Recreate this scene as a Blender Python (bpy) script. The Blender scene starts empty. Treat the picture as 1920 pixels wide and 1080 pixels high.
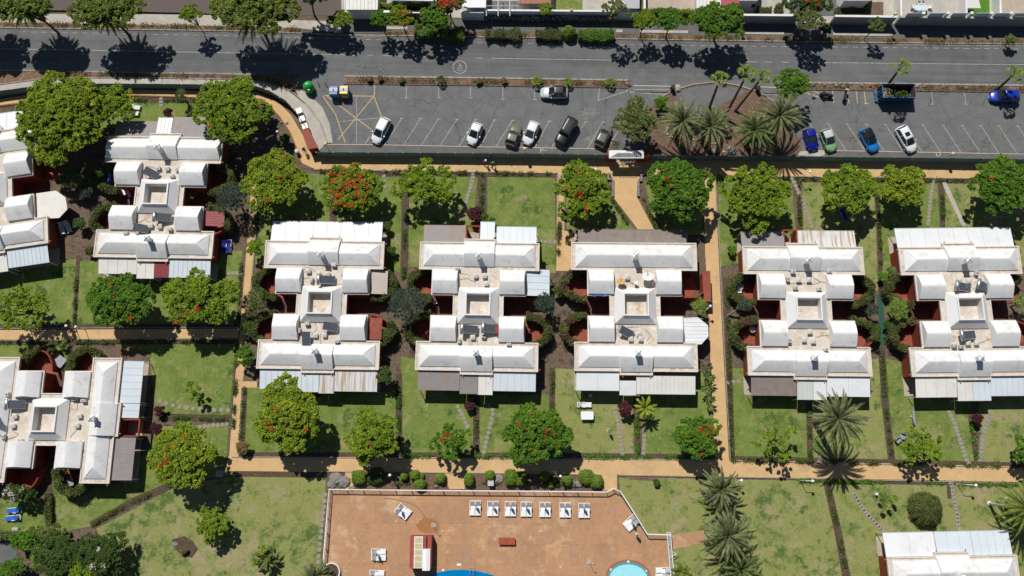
import bpy, bmesh, math, random
import numpy as np
from mathutils import Vector, Matrix, Euler
PI = math.pi
sc = bpy.context.scene
col = sc.collection
# ---------------------------------------------------------------- camera, sky, sun, exposure
CAM_H, FOC = 115.0, 1570.0
_k = -np.array([975 - 960, 540 - 870, -FOC]); _k = _k / np.linalg.norm(_k)
_i = np.array([1.0, 0, 0]) - _k[0] * _k; _i /= np.linalg.norm(_i); _j = np.cross(_k, _i)
CR = np.array([_i, _j, _k])                       # camera -> world rotation
cam = bpy.data.cameras.new('camera'); co = bpy.data.objects.new('camera', cam); col.objects.link(co)
co.matrix_world = Matrix.Translation((0, 0, CAM_H)) @ Matrix(CR.tolist()).to_4x4()
cam.sensor_width = 36; cam.lens = FOC / 1920 * 36; cam.clip_end = 2000; cam.clip_start = 1
sc.camera = co
w = bpy.data.worlds.new('World'); sc.world = w; w.use_nodes = True
nt = w.node_tree; nt.nodes.clear()
sky = nt.nodes.new('ShaderNodeTexSky'); sky.sky_type = 'NISHITA'; sky.sun_disc = False
sky.sun_elevation = math.radians(54.4); sky.sun_rotation = math.radians(-24.8)
sky.air_density = 0.8; sky.dust_density = 0.3
bg = nt.nodes.new('ShaderNodeBackground'); bg.inputs['Strength'].default_value = 0.05
ow = nt.nodes.new('ShaderNodeOutputWorld')
nt.links.new(sky.outputs[0], bg.inputs[0]); nt.links.new(bg.outputs[0], ow.inputs[0])
sl = bpy.data.lights.new('sun', 'SUN'); sl.energy = 4.4; sl.angle = math.radians(0.5); sl.color = (1.0, 0.97, 0.92)
so = bpy.data.objects.new('sun', sl); col.objects.link(so)
so.rotation_euler = Vector((0.30, -0.65, -1.0)).to_track_quat('-Z', 'Y').to_euler()
sc.view_settings.view_transform = 'Standard'; sc.view_settings.look = 'None'
sc.view_settings.exposure = 0.0; sc.view_settings.gamma = 1.0; sc.view_settings.use_curve_mapping = False
sc.cycles.max_bounces = 5; sc.cycles.transparent_max_bounces = 4
try: sc.cycles.use_denoising = True
except Exception: pass

def G(px, py, z=0.0):
    """the place, z metres above the ground, that was surveyed at this point of the site photograph"""
    r = CR @ np.array([px - 960, 540 - py, -FOC]); t = (CAM_H - z) / -r[2]
    return Vector((r[0] * t, r[1] * t, z))

# ---------------------------------------------------------------- materials
MAT = {}
def lin(c):
    return tuple(((v / 255) / 12.92 if v / 255 <= 0.04045 else ((v / 255 + 0.055) / 1.055) ** 2.4) for v in c)
def mat(name, c1, c2=None, c3=None, scale=1.0, rough=0.8, metal=0.0, spec=0.3, bump=0.0, bscale=None, detail=6,
        island=0.0, trans=0.0, obj=0.0, coords='pos', spots=None, streak=None, lo=0.35, hi=0.65, emit=None):
    """noise-mixed surface; c1..c3 linear colours; spots=(colour, scale, threshold) irregular stains; streak=(colour, amount, sx, sy)"""
    m = bpy.data.materials.new(name); m.use_nodes = True; MAT[name] = m
    N = m.node_tree.nodes; L = m.node_tree.links; N.clear()
    out = N.new('ShaderNodeOutputMaterial'); b = N.new('ShaderNodeBsdfPrincipled'); L.new(b.outputs[0], out.inputs[0])
    b.inputs['Roughness'].default_value = rough; b.inputs['Metallic'].default_value = metal
    b.inputs['Specular IOR Level'].default_value = spec
    geo = N.new('ShaderNodeNewGeometry'); tc = N.new('ShaderNodeTexCoord')
    vec = geo.outputs['Position'] if coords == 'pos' else tc.outputs['Object']
    c2 = c2 or tuple(v * 0.86 for v in c1)
    no = N.new('ShaderNodeTexNoise'); no.inputs['Scale'].default_value = scale; no.inputs['Detail'].default_value = detail
    no.inputs['Roughness'].default_value = 0.62
    L.new(vec, no.inputs['Vector'])
    cr = N.new('ShaderNodeValToRGB'); L.new(no.outputs['Fac'], cr.inputs[0])
    cr.color_ramp.elements[0].position = lo; cr.color_ramp.elements[0].color = (*c1, 1)
    cr.color_ramp.elements[1].position = hi; cr.color_ramp.elements[1].color = (*c2, 1)
    if c3:
        e = cr.color_ramp.elements.new((lo + hi) / 2); e.color = (*c3, 1)
    cur = cr.outputs[0]
    def mix(fac, a, bcol, mode='MIX'):
        mx = N.new('ShaderNodeMix'); mx.data_type = 'RGBA'; mx.blend_type = mode
        if isinstance(fac, float): mx.inputs[0].default_value = fac
        else: L.new(fac, mx.inputs[0])
        L.new(a, mx.inputs[6])
        if isinstance(bcol, tuple): mx.inputs[7].default_value = (*bcol, 1)
        else: L.new(bcol, mx.inputs[7])
        return mx.outputs[2]
    def ramp(sock, p0, p1):
        mr = N.new('ShaderNodeMapRange'); mr.inputs[1].default_value = p0; mr.inputs[2].default_value = p1
        L.new(sock, mr.inputs[0]); return mr.outputs[0]
    for sp in (spots or []):
        n2 = N.new('ShaderNodeTexNoise'); n2.inputs['Scale'].default_value = sp[1]; n2.inputs['Detail'].default_value = 8
        n2.inputs['Roughness'].default_value = 0.7
        mp = N.new('ShaderNodeMapping'); mp.inputs['Location'].default_value = (13.7 * sp[1] + 3, 5.1, 2.2)
        L.new(vec, mp.inputs[0]); L.new(mp.outputs[0], n2.inputs['Vector'])
        cur = mix(ramp(n2.outputs['Fac'], sp[2], sp[2] + 0.08), cur, sp[0])
    if streak:
        mp = N.new('ShaderNodeMapping'); mp.inputs['Scale'].default_value = (streak[2], streak[3], 1)
        L.new(tc.outputs['Object'], mp.inputs[0])
        n3 = N.new('ShaderNodeTexNoise'); n3.inputs['Scale'].default_value = 1; n3.inputs['Detail'].default_value = 5
        L.new(mp.outputs[0], n3.inputs['Vector'])
        cur = mix(ramp(n3.outputs['Fac'], 0.62 - streak[1], 0.72 - streak[1] * 0.8), cur, streak[0])
    if island:
        hs = N.new('ShaderNodeHueSaturation'); L.new(cur, hs.inputs['Color'])
        mr = N.new('ShaderNodeMapRange'); mr.inputs[3].default_value = 1 - island; mr.inputs[4].default_value = 1 + island
        L.new(geo.outputs['Random Per Island'], mr.inputs[0]); L.new(mr.outputs[0], hs.inputs['Value'])
        cur = hs.outputs[0]
    if obj:
        oi = N.new('ShaderNodeObjectInfo'); hs = N.new('ShaderNodeHueSaturation'); L.new(cur, hs.inputs['Color'])
        mr = N.new('ShaderNodeMapRange'); mr.inputs[3].default_value = 0.5 - obj * 0.12; mr.inputs[4].default_value = 0.5 + obj * 0.12
        L.new(oi.outputs['Random'], mr.inputs[0]); L.new(mr.outputs[0], hs.inputs['Hue'])
        cur = hs.outputs[0]
    L.new(cur, b.inputs['Base Color'])
    m['_c'] = 1
    if bump:
        n4 = N.new('ShaderNodeTexNoise'); n4.inputs['Scale'].default_value = bscale or scale * 6; n4.inputs['Detail'].default_value = 4
        L.new(vec, n4.inputs['Vector'])
        bp = N.new('ShaderNodeBump'); bp.inputs['Strength'].default_value = bump; bp.inputs['Distance'].default_value = 0.08
        L.new(n4.outputs['Fac'], bp.inputs['Height']); L.new(bp.outputs[0], b.inputs['Normal'])
    if trans:
        tr = N.new('ShaderNodeBsdfTranslucent'); L.new(cur, tr.inputs[0])
        ms = N.new('ShaderNodeMixShader'); ms.inputs[0].default_value = trans
        L.new(b.outputs[0], ms.inputs[1]); L.new(tr.outputs[0], ms.inputs[2]); L.new(ms.outputs[0], out.inputs[0])
    return m
def overlay(name, fn):
    """let fn(nodes, links, colour_socket, vec) -> colour_socket change a material's base colour"""
    m = MAT[name]; N = m.node_tree.nodes; L = m.node_tree.links
    b = [n for n in N if n.type == 'BSDF_PRINCIPLED'][0]
    cur = b.inputs['Base Color'].links[0].from_socket
    geo = [n for n in N if n.type == 'NEW_GEOMETRY'][0]
    L.new(fn(N, L, cur, geo.outputs['Position']), b.inputs['Base Color'])

mat('asphalt', (.15, .152, .152), (.12, .122, .124), scale=.35, rough=.9, bump=.3, bscale=9, spots=[((.105, .105, .107), .12, .56), ((.15, .148, .142), .25, .57)])
mat('lot', (.158, .159, .158), (.125, .127, .128), scale=.5, rough=.9, bump=.3, bscale=9, spots=[((.15, .142, .13), .16, .55), ((.085, .083, .08), .5, .66)])
mat('bandasph', (.14, .137, .13), (.11, .108, .1), scale=.9, rough=.9, bump=.2, spots=[((.21, .19, .16), .5, .66)])
mat('concrete', (.46, .43, .37), (.38, .35, .3), scale=.8, rough=.9, bump=.15, spots=[((.3, .28, .24), 1.2, .66)])
mat('kerb', (.36, .33, .29), (.24, .22, .19), scale=2, rough=.9)
mat('dark_kerb', (.1, .085, .07), (.16, .13, .1), scale=2, rough=.9)
mat('ochre', (.60, .395, .19), (.53, .345, .165), scale=.5, rough=.85, spots=[((.48, .325, .175), .35, .55), ((.63, .44, .24), 1.3, .58), ((.42, .3, .18), 2.5, .63)])
mat('ochre_line', (.42, .27, .13), scale=2)
mat('brickedge', (.34, .13, .06), (.25, .09, .05), scale=3)
mat('earth', (.11, .08, .055), (.07, .052, .038), c3=(.15, .11, .075), scale=.9, rough=1, bump=.6, bscale=5, spots=[((.2, .16, .115), .5, .62)])
mat('soil', (.11, .075, .05), (.07, .05, .035), scale=2.2, rough=1, bump=.6, bscale=7, spots=[((.19, .14, .1), 2.5, .6)])
mat('verge', (.24, .17, .12), (.14, .1, .075), c3=(.2, .115, .07), scale=2.5, rough=1, bump=.7, bscale=9, spots=[((.33, .27, .2), 3, .62), ((.06, .07, .03), 2, .66)])
mat('redsoil', (.18, .115, .078), (.125, .08, .058), scale=1.4, rough=1, bump=.4, bscale=7, spots=[((.1, .095, .09), .45, .6)])
mat('gravel', (.16, .125, .115), (.1, .08, .075), scale=4, rough=1, bump=.5, bscale=10)
mat('lawn', (.185, .225, .052), (.108, .165, .032), c3=(.15, .2, .042), scale=.5, rough=1, bump=.9, bscale=7,
    spots=[((.245, .245, .095), .42, .54), ((.06, .115, .022), .33, .55), ((.215, .23, .08), 1.7, .55), ((.28, .245, .12), .17, .58)])
mat('lawn_dry', (.215, .24, .068), (.135, .185, .04), c3=(.245, .25, .085), scale=.45, rough=1, bump=.7, bscale=6,
    spots=[((.29, .26, .13), .3, .54), ((.075, .13, .028), .22, .54), ((.07, .12, .024), .6, .57), ((.24, .245, .095), 1.9, .54), ((.32, .26, .15), .13, .57)])
mat('rock', (.3, .27, .24), (.16, .15, .14), scale=3, rough=1, bump=.5)
mat('white_wall', (.74, .735, .72), (.66, .65, .63), scale=.6, rough=.6)
mat('roof_white', (.735, .73, .72), (.69, .685, .67), scale=.7, rough=.6, spots=[((.60, .585, .56), .9, .55), ((.64, .63, .61), 3, .56), ((.5, .47, .43), 1.6, .63)], coords='pos')
mat('roof_offwhite', (.7, .695, .68), (.69, .68, .66), scale=.8, rough=.6)  # slightly mottled off-white for light wells, chimneys and vent shafts
mat('deck', (.60, .535, .455), (.54, .47, .39), scale=.8, rough=.8, spots=[((.68, .62, .54), 1.1, .53), ((.47, .35, .24), .6, .555), ((.36, .27, .19), 2.4, .6), ((.66, .62, .56), 4, .6)])
mat('parapet', (.66, .62, .56), (.57, .52, .46), scale=1.5, rough=.7, spots=[((.36, .28, .22), 2.2, .59)])
mat('terracotta_wall', (.27, .055, .027), (.21, .045, .023), scale=.8, rough=.8)
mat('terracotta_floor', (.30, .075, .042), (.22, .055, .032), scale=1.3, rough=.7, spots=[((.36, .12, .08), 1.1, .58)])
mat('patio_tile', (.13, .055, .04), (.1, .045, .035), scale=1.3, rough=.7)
mat('tile_pale', (.45, .38, .3), (.38, .31, .25), scale=1.5)
mat('sheet_white', (.73, .74, .745), (.68, .69, .70), scale=.5, rough=.5, spots=[((.66, .63, .56), .9, .57)])
mat('sheet_blue', (.62, .68, .71), (.57, .63, .67), scale=.5, rough=.4, spots=[((.62, .62, .58), 1.1, .66)])
mat('sheet_rust', (.66, .67, .66), (.6, .61, .6), scale=.5, rough=.5, streak=((.46, .33, .2), .13, 3.6, .22))
mat('sheet_cream', (.72, .70, .65), (.64, .62, .56), scale=.5, rough=.6, spots=[((.42, .39, .35), 5, .64), ((.55, .52, .47), .8, .6)])
mat('sheet_brown', (.25, .205, .175), (.2, .165, .145), scale=1.1, rough=.7, spots=[((.33, .27, .22), .7, .6)])
mat('sheet_greybrown', (.235, .215, .205), (.28, .205, .15), c3=(.26, .24, .235), scale=.5, rough=.6, spots=[((.23, .235, .26), .8, .6)])
mat('sheet_grey', (.30, .27, .26), (.26, .235, .225), scale=.7, rough=.7)
mat('sheet_red', (.29, .06, .07), (.24, .05, .055), scale=.7, rough=.5)
mat('sheet_green', (.55, .6, .54), (.5, .55, .5), scale=.7, rough=.5)
mat('awning_beige', (.5, .44, .38), (.45, .4, .35), scale=.5)
mat('metal_white', (.78, .78, .78), scale=3, rough=.4)
mat('metal_grey', (.34, .34, .35), scale=3, rough=.45, metal=.3)
mat('seam_grey', (.5, .51, .52), scale=3, rough=.5)
mat('steel', (.62, .62, .62), scale=3, rough=.3, metal=.85)
mat('solar', (.07, .078, .092), (.09, .1, .115), scale=4, rough=.25, spec=.6)
mat('acbox', (.6, .58, .54), (.5, .48, .44), scale=4, rough=.7)
mat('ridge', (.055, .058, .062), scale=3)
mat('dark', (.02, .02, .022), scale=4, rough=.6)
mat('black_rubber', (.015, .015, .015), scale=4, rough=.9)
mat('glass_dark', (.012, .016, .018), (.02, .026, .03), scale=1, rough=.08, spec=.7)
mat('glass_teal', (.03, .06, .065), (.02, .035, .04), scale=1, rough=.08, spec=.7)
mat('white_plastic', (.8, .8, .8), (.74, .74, .75), scale=4, rough=.45)
mat('grey_plastic', (.3, .31, .32), (.24, .25, .27), scale=2, rough=.5)
mat('parasol_cloth', (.6, .54, .44), (.5, .45, .37), scale=4, rough=.9)
mat('bark', (.14, .105, .075), (.08, .06, .045), scale=3, rough=1, coords='obj', bump=.4)
mat('bark_pale', (.26, .22, .18), (.17, .145, .12), scale=3, rough=1, coords='obj')
mat('stepping', (.31, .275, .225), (.26, .23, .19), scale=1.5, rough=1)
mat('green_fence', (.21, .28, .27), (.17, .235, .225), scale=.6, rough=.8, trans=.45)
mat('stone_black', (.02, .02, .022), (.05, .05, .055), scale=2, rough=.9)
mat('yellow_line', (.52, .37, .17), (.36, .28, .17), scale=2.5, rough=.8, lo=.42, hi=.6)
mat('white_line', (.37, .35, .32), (.24, .23, .215), scale=2.5, rough=.8, lo=.42, hi=.6)
mat('pink_line', (.56, .47, .36), (.45, .38, .3), scale=3, rough=.8)
mat('pool_deck', (.50, .275, .14), (.43, .24, .125), scale=.35, rough=.75, spots=[((.56, .36, .2), .25, .55), ((.45, .265, .17), .4, .57), ((.66, .48, .34), 1.2, .62)])
mat('pool_edge', (.33, .15, .085), scale=3)
mat('water_blue', (.0, .20, .48), (.0, .18, .43), scale=1, rough=.15, spec=.5)
mat('water_light', (.03, .55, .75), (.1, .68, .82), scale=3, rough=.15, spec=.5)
mat('kid_wall', (.05, .38, .45), scale=2, rough=.3)
mat('kid_water', (.36, .74, .8), (.28, .66, .74), scale=3, rough=.4, spec=.5)
mat('turf', (.02, .085, .055), (.026, .1, .06), scale=1, rough=1)
mat('bright_turf', (.09, .22, .02), (.06, .16, .015), scale=2, rough=1)
mat('red_paint', (.36, .075, .045), (.3, .06, .04), scale=2, rough=.6)
mat('cream_panel', (.52, .47, .27), (.47, .42, .24), scale=2, rough=.5)
mat('pink_tile', (.45, .22, .16), (.38, .17, .12), scale=2)
mat('red_sheet', (.42, .09, .12), scale=1)
mat('blue_plastic', (.02, .16, .5), scale=2, rough=.4)
mat('blue_cloth', (.015, .03, .3), (.01, .02, .2), scale=3)
mat('blue_towel', (.03, .15, .55), (.02, .1, .42), scale=3)
mat('yellow_plastic', (.75, .58, .06), scale=2, rough=.4)
mat('green_plastic', (.02, .42, .06), (.015, .3, .045), scale=2, rough=.35)
mat('skip_blue', (.012, .06, .15), (.016, .08, .2), scale=1.5, rough=.6, spots=[((.12, .06, .035), 1.4, .66)])
mat('skip_light', (.08, .19, .33), (.06, .15, .27), scale=1.5, rough=.5)
mat('rust_in', (.09, .04, .025), (.14, .06, .035), scale=1.5, rough=.9)
mat('skin', (.5, .27, .17), scale=5, rough=.6)
mat('globe_white', (.85, .85, .83), scale=3, rough=.3)
mat('globe_yellow', (.72, .56, .28), scale=3, rough=.3)
mat('globe_orange', (.8, .38, .14), scale=3, rough=.3)
mat('white_cloth', (.75, .75, .73), scale=4)
mat('black_cloth', (.012, .012, .014), (.03, .03, .032), scale=4, rough=.7)
mat('hair', (.03, .02, .015), scale=5)
mat('hose_blue', (.02, .2, .5), scale=5, rough=.4)
mat('dish_orange', (.6, .35, .14), scale=3)
mat('dish_white', (.72, .70, .66), scale=3)
mat('pipe', (.1, .09, .08), scale=3)
mat('drain', (.5, .17, .09), scale=3)
# foliage
def leaf(name, a, b, c, scale=.9, island=.38, trans=.15, lo=.36, hi=.64):
    mat(name, a, b, c3=c, scale=scale, rough=.7, spec=.25, island=island, trans=trans, coords='obj', obj=0, lo=lo, hi=hi, detail=3)
leaf('leaf_yellow', (.275, .335, .018), (.125, .2, .015), (.205, .275, .016))
leaf('leaf_lime', (.23, .315, .018), (.11, .19, .014), (.17, .255, .015))
leaf('leaf_green', (.125, .245, .016), (.06, .14, .012), (.095, .195, .014))
leaf('leaf_deep', (.085, .14, .026), (.04, .08, .016), (.062, .11, .02))
leaf('leaf_olive', (.18, .21, .06), (.1, .135, .035), (.14, .17, .045))
leaf('leaf_pine', (.21, .25, .04), (.1, .15, .025), (.155, .2, .03))
leaf('leaf_grey', (.10, .125, .085), (.05, .075, .05), (.075, .1, .065))
leaf('leaf_palm', (.21, .225, .095), (.08, .1, .04), (.145, .165, .065), island=.5)
leaf('leaf_palm_dark', (.17, .2, .06), (.07, .1, .03), (.12, .15, .045), island=.45)
leaf('leaf_fan', (.3, .38, .07), (.15, .23, .04), (.22, .31, .055), island=.25)
leaf('leaf_banana', (.3, .33, .03), (.16, .22, .02), (.23, .28, .025))
leaf('leaf_hedge', (.13, .145, .035), (.055, .08, .018), (.09, .11, .026), scale=1.6)
leaf('leaf_red', (.13, .03, .035), (.055, .014, .02), (.09, .022, .028), scale=2)
leaf('leaf_dry', (.26, .17, .08), (.15, .1, .05), (.2, .13, .06))
leaf('flower_red', (.64, .065, .018), (.42, .035, .012), (.58, .1, .018), trans=.2)
leaf('flower_magenta', (.4, .03, .16), (.25, .02, .09), (.32, .025, .12), trans=.2)
leaf('flower_white', (.7, .65, .62), (.55, .42, .45), (.65, .55, .55), trans=.2)
leaf('leaf_clip', (.15, .24, .025), (.085, .15, .016), (.12, .19, .02), scale=1.2, island=.2)
leaf('weed', (.25, .15, .06), (.1, .12, .03), (.17, .13, .045), scale=2)

def cracks(N, L, cur, vec):
    no = N.new('ShaderNodeTexNoise'); no.inputs['Scale'].default_value = .6; no.inputs['Detail'].default_value = 5; L.new(vec, no.inputs['Vector'])
    va = N.new('ShaderNodeVectorMath'); va.operation = 'SCALE'; va.inputs[3].default_value = 1.1; L.new(no.outputs['Color'], va.inputs[0])
    vb = N.new('ShaderNodeVectorMath'); L.new(vec, vb.inputs[0]); L.new(va.outputs[0], vb.inputs[1])
    vo = N.new('ShaderNodeTexVoronoi'); vo.feature = 'DISTANCE_TO_EDGE'; vo.inputs['Scale'].default_value = .38; L.new(vb.outputs[0], vo.inputs['Vector'])
    mr = N.new('ShaderNodeMapRange'); mr.inputs[1].default_value = .006; mr.inputs[2].default_value = .016; mr.inputs[3].default_value = .45; mr.inputs[4].default_value = 0
    L.new(vo.outputs['Distance'], mr.inputs[0])
    mx = N.new('ShaderNodeMix'); mx.data_type = 'RGBA'; L.new(mr.outputs[0], mx.inputs[0]); L.new(cur, mx.inputs[6]); mx.inputs[7].default_value = (.045, .045, .045, 1)
    return mx.outputs[2]
overlay('lot', cracks)
def grain(sc_, lo_):
    def f(N, L, cur, vec):
        no = N.new('ShaderNodeTexNoise'); no.inputs['Scale'].default_value = sc_; no.inputs['Detail'].default_value = 3; no.inputs['Roughness'].default_value = .8; L.new(vec, no.inputs['Vector'])
        mr = N.new('ShaderNodeMapRange'); mr.inputs[1].default_value = .3; mr.inputs[2].default_value = .7; mr.inputs[3].default_value = lo_; mr.inputs[4].default_value = 2 - lo_; L.new(no.outputs[0], mr.inputs[0])
        hs = N.new('ShaderNodeHueSaturation'); L.new(mr.outputs[0], hs.inputs['Value']); L.new(cur, hs.inputs['Color']); return hs.outputs[0]
    return f
for n_ in ('lawn', 'lawn_dry'): overlay(n_, grain(5, .78))
for n_ in ('earth', 'soil', 'verge', 'redsoil', 'gravel'): overlay(n_, grain(4, .6))
for n_ in ('asphalt', 'lot', 'bandasph'): overlay(n_, grain(6, .85))
for n_ in ('ochre', 'concrete', 'deck'): overlay(n_, grain(5, .93))
def faint_cracks(N, L, cur, vec):
    c = cracks(N, L, cur, vec)
    mx = N.new('ShaderNodeMix'); mx.data_type = 'RGBA'; mx.inputs[0].default_value = .35; L.new(cur, mx.inputs[6]); L.new(c, mx.inputs[7])
    # worn wheel bands along the road
    sx = N.new('ShaderNodeSeparateXYZ'); L.new(vec, sx.inputs[0])
    wv = N.new('ShaderNodeMath'); wv.operation = 'MULTIPLY_ADD'; wv.inputs[1].default_value = .026; L.new(sx.outputs[0], wv.inputs[0]); L.new(sx.outputs[1], wv.inputs[2])
    cb = N.new('ShaderNodeCombineXYZ'); L.new(wv.outputs[0], cb.inputs[1])
    xs = N.new('ShaderNodeMath'); xs.operation = 'MULTIPLY'; xs.inputs[1].default_value = .03; L.new(sx.outputs[0], xs.inputs[0]); L.new(xs.outputs[0], cb.inputs[0])
    no = N.new('ShaderNodeTexNoise'); no.inputs['Scale'].default_value = .9; no.inputs['Detail'].default_value = 3; L.new(cb.outputs[0], no.inputs['Vector'])
    m2 = N.new('ShaderNodeMix'); m2.data_type = 'RGBA'; m2.blend_type = 'MULTIPLY'; L.new(mx.outputs[2], m2.inputs[6])
    mr = N.new('ShaderNodeMapRange'); mr.inputs[1].default_value = .42; mr.inputs[2].default_value = .62; L.new(no.outputs[0], mr.inputs[0]); L.new(mr.outputs[0], m2.inputs[0])
    m2.inputs[7].default_value = (.8, .8, .8, 1)
    return m2.outputs[2]
overlay('asphalt', faint_cracks)
def bricks(sc_, dark, var):
    def f(N, L, cur, vec):
        br = N.new('ShaderNodeTexBrick'); br.inputs['Scale'].default_value = sc_; br.inputs['Mortar Size'].default_value = .03
        br.offset = 0; br.inputs['Brick Width'].default_value = 1; br.inputs['Row Height'].default_value = 1
        br.inputs['Color1'].default_value = (1, 1, 1, 1); br.inputs['Color2'].default_value = (var, var, var, 1); br.inputs['Mortar'].default_value = (dark, dark, dark, 1)
        br.inputs['Bias'].default_value = -.3
        L.new(vec, br.inputs['Vector'])
        mx = N.new('ShaderNodeMix'); mx.data_type = 'RGBA'; mx.blend_type = 'MULTIPLY'; mx.inputs[0].default_value = 1; L.new(cur, mx.inputs[6]); L.new(br.outputs[0], mx.inputs[7])
        # larger repaired squares
        b2 = N.new('ShaderNodeTexBrick'); b2.inputs['Scale'].default_value = .31; b2.inputs['Mortar Size'].default_value = .012; b2.offset = .3
        b2.inputs['Brick Width'].default_value = 1; b2.inputs['Row Height'].default_value = .8
        b2.inputs['Color1'].default_value = (1, 1, 1, 1); b2.inputs['Color2'].default_value = (.82, .86, .95, 1); b2.inputs['Mortar'].default_value = (.8, .8, .8, 1)
        L.new(vec, b2.inputs['Vector'])
        m2 = N.new('ShaderNodeMix'); m2.data_type = 'RGBA'; m2.blend_type = 'MULTIPLY'; m2.inputs[0].default_value = .7; L.new(mx.outputs[2], m2.inputs[6]); L.new(b2.outputs[0], m2.inputs[7])
        return m2.outputs[2]
    return f
overlay('pool_deck', bricks(2.6, .84, .86))
def stonewall(N, L, cur, vec):
    vo = N.new('ShaderNodeTexVoronoi'); vo.feature = 'DISTANCE_TO_EDGE'; vo.inputs['Scale'].default_value = 2.2; L.new(vec, vo.inputs['Vector'])
    mr = N.new('ShaderNodeMapRange'); mr.inputs[1].default_value = .04; mr.inputs[2].default_value = .09; mr.inputs[3].default_value = 1; mr.inputs[4].default_value = 0
    L.new(vo.outputs['Distance'], mr.inputs[0])
    mx = N.new('ShaderNodeMix'); mx.data_type = 'RGBA'; L.new(mr.outputs[0], mx.inputs[0]); L.new(cur, mx.inputs[6]); mx.inputs[7].default_value = (.4, .38, .36, 1)
    return mx.outputs[2]
overlay('stone_black', stonewall)

# ---------------------------------------------------------------- mesh helpers
class MB:
    def __init__(s): s.v = []; s.f = []; s.mi = []; s.m = 0; s.sm = []; s.smooth = False
    def add(s, vs, fs):
        n = len(s.v); s.v += [tuple(v) for v in vs]
        for f in fs: s.f.append([n + i for i in f]); s.mi.append(s.m); s.sm.append(s.smooth)
        return s
    def box(s, x0, y0, z0, x1, y1, z1, rz=0, c=None):
        vs = [(x0, y0, z0), (x1, y0, z0), (x1, y1, z0), (x0, y1, z0), (x0, y0, z1), (x1, y0, z1), (x1, y1, z1), (x0, y1, z1)]
        if rz:
            cx, cy = c or ((x0 + x1) / 2, (y0 + y1) / 2); ca, sa = math.cos(rz), math.sin(rz)
            vs = [(cx + (x - cx) * ca - (y - cy) * sa, cy + (x - cx) * sa + (y - cy) * ca, z) for x, y, z in vs]
        return s.add(vs, [(3, 2, 1, 0), (4, 5, 6, 7), (0, 1, 5, 4), (1, 2, 6, 5), (2, 3, 7, 6), (3, 0, 4, 7)])
    def prism(s, poly, z0, z1):
        a = sum(poly[i][0] * poly[(i + 1) % len(poly)][1] - poly[(i + 1) % len(poly)][0] * poly[i][1] for i in range(len(poly)))
        if a < 0: poly = poly[::-1]
        n = len(poly)
        vs = [(p[0], p[1], z0) for p in poly] + [(p[0], p[1], z1) for p in poly]
        return s.add(vs, [tuple(range(n - 1, -1, -1)), tuple(range(n, 2 * n))] + [(i, (i + 1) % n, n + (i + 1) % n, n + i) for i in range(n)])
    def sheet(s, poly, z=0):
        a = sum(poly[i][0] * poly[(i + 1) % len(poly)][1] - poly[(i + 1) % len(poly)][0] * poly[i][1] for i in range(len(poly)))
        if a < 0: poly = poly[::-1]
        return s.add([(p[0], p[1], z) for p in poly], [tuple(range(len(poly)))])
    def ring(s, outer, inner, z0, z1):
        n = len(outer)
        vs = [(p[0], p[1], z0) for p in outer] + [(p[0], p[1], z1) for p in outer] + [(p[0], p[1], z0) for p in inner] + [(p[0], p[1], z1) for p in inner]
        fs = []
        for i in range(n):
            j = (i + 1) % n
            fs += [(i, j, n + j, n + i), (n + i, n + j, 3 * n + j, 3 * n + i), (2 * n + j, 2 * n + i, 3 * n + i, 3 * n + j)]
        return s.add(vs, fs)
    def tube(s, pts, rad, seg=8, cap=True):
        pts = [Vector(p) for p in pts]; n = len(pts)
        if not isinstance(rad, (list, tuple)): rad = [rad] * n
        vs = []; 
        for i, p in enumerate(pts):
            d = (pts[min(i + 1, n - 1)] - pts[max(i - 1, 0)])
            if d.length < 1e-6: d = Vector((0, 0, 1))
            d.normalize(); up = Vector((0, 0, 1)) if abs(d.z) < .95 else Vector((0, 1, 0))
            a = d.cross(up).normalized(); b = d.cross(a)
            for k in range(seg):
                t = 2 * PI * k / seg; vs.append(p + (a * math.cos(t) + b * math.sin(t)) * rad[i])
        fs = [(i * seg + k, i * seg + (k + 1) % seg, (i + 1) * seg + (k + 1) % seg, (i + 1) * seg + k) for i in range(n - 1) for k in range(seg)]
        if cap: fs += [tuple(range(seg)), tuple(range((n - 1) * seg, n * seg))[::-1]]
        return s.add(vs, fs)
    def lathe(s, prof, c=(0, 0, 0), seg=16):
        vs = []; m = len(prof)
        for r, z in prof:
            for k in range(seg):
                t = 2 * PI * k / seg; vs.append((c[0] + r * math.cos(t), c[1] + r * math.sin(t), c[2] + z))
        fs = [(i * seg + k, i * seg + (k + 1) % seg, (i + 1) * seg + (k + 1) % seg, (i + 1) * seg + k) for i in range(m - 1) for k in range(seg)]
        if prof[0][0] > 1e-4: fs.append(tuple(range(seg))[::-1])
        if prof[-1][0] > 1e-4: fs.append(tuple(range((m - 1) * seg, m * seg)))
        return s.add(vs, fs)
    def ball(s, c, r, seg=14, rings=8, sz=1):
        return s.lathe([(max(r * math.sin(PI * i / rings), 1e-5), -r * sz * math.cos(PI * i / rings)) for i in range(rings + 1)], c, seg)
    def build(s, name, mats, parent=None, smooth=None):
        me = bpy.data.meshes.new(name); me.from_pydata(s.v, [], s.f)
        if not isinstance(mats, (list, tuple)): mats = [mats]
        for m in mats: me.materials.append(MAT[m])
        me.polygons.foreach_set('material_index', s.mi)
        me.polygons.foreach_set('use_smooth', s.sm if smooth is None else [smooth] * len(s.f))
        me.update()
        o = bpy.data.objects.new(name, me); col.objects.link(o)
        if parent is not None: o.parent = parent
        return o
def tag(o, label=None, cat=None, group=None, kind=None):
    if label: o['label'] = label
    if cat: o['category'] = cat
    if group: o['group'] = group
    if kind: o['kind'] = kind
    return o
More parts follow.
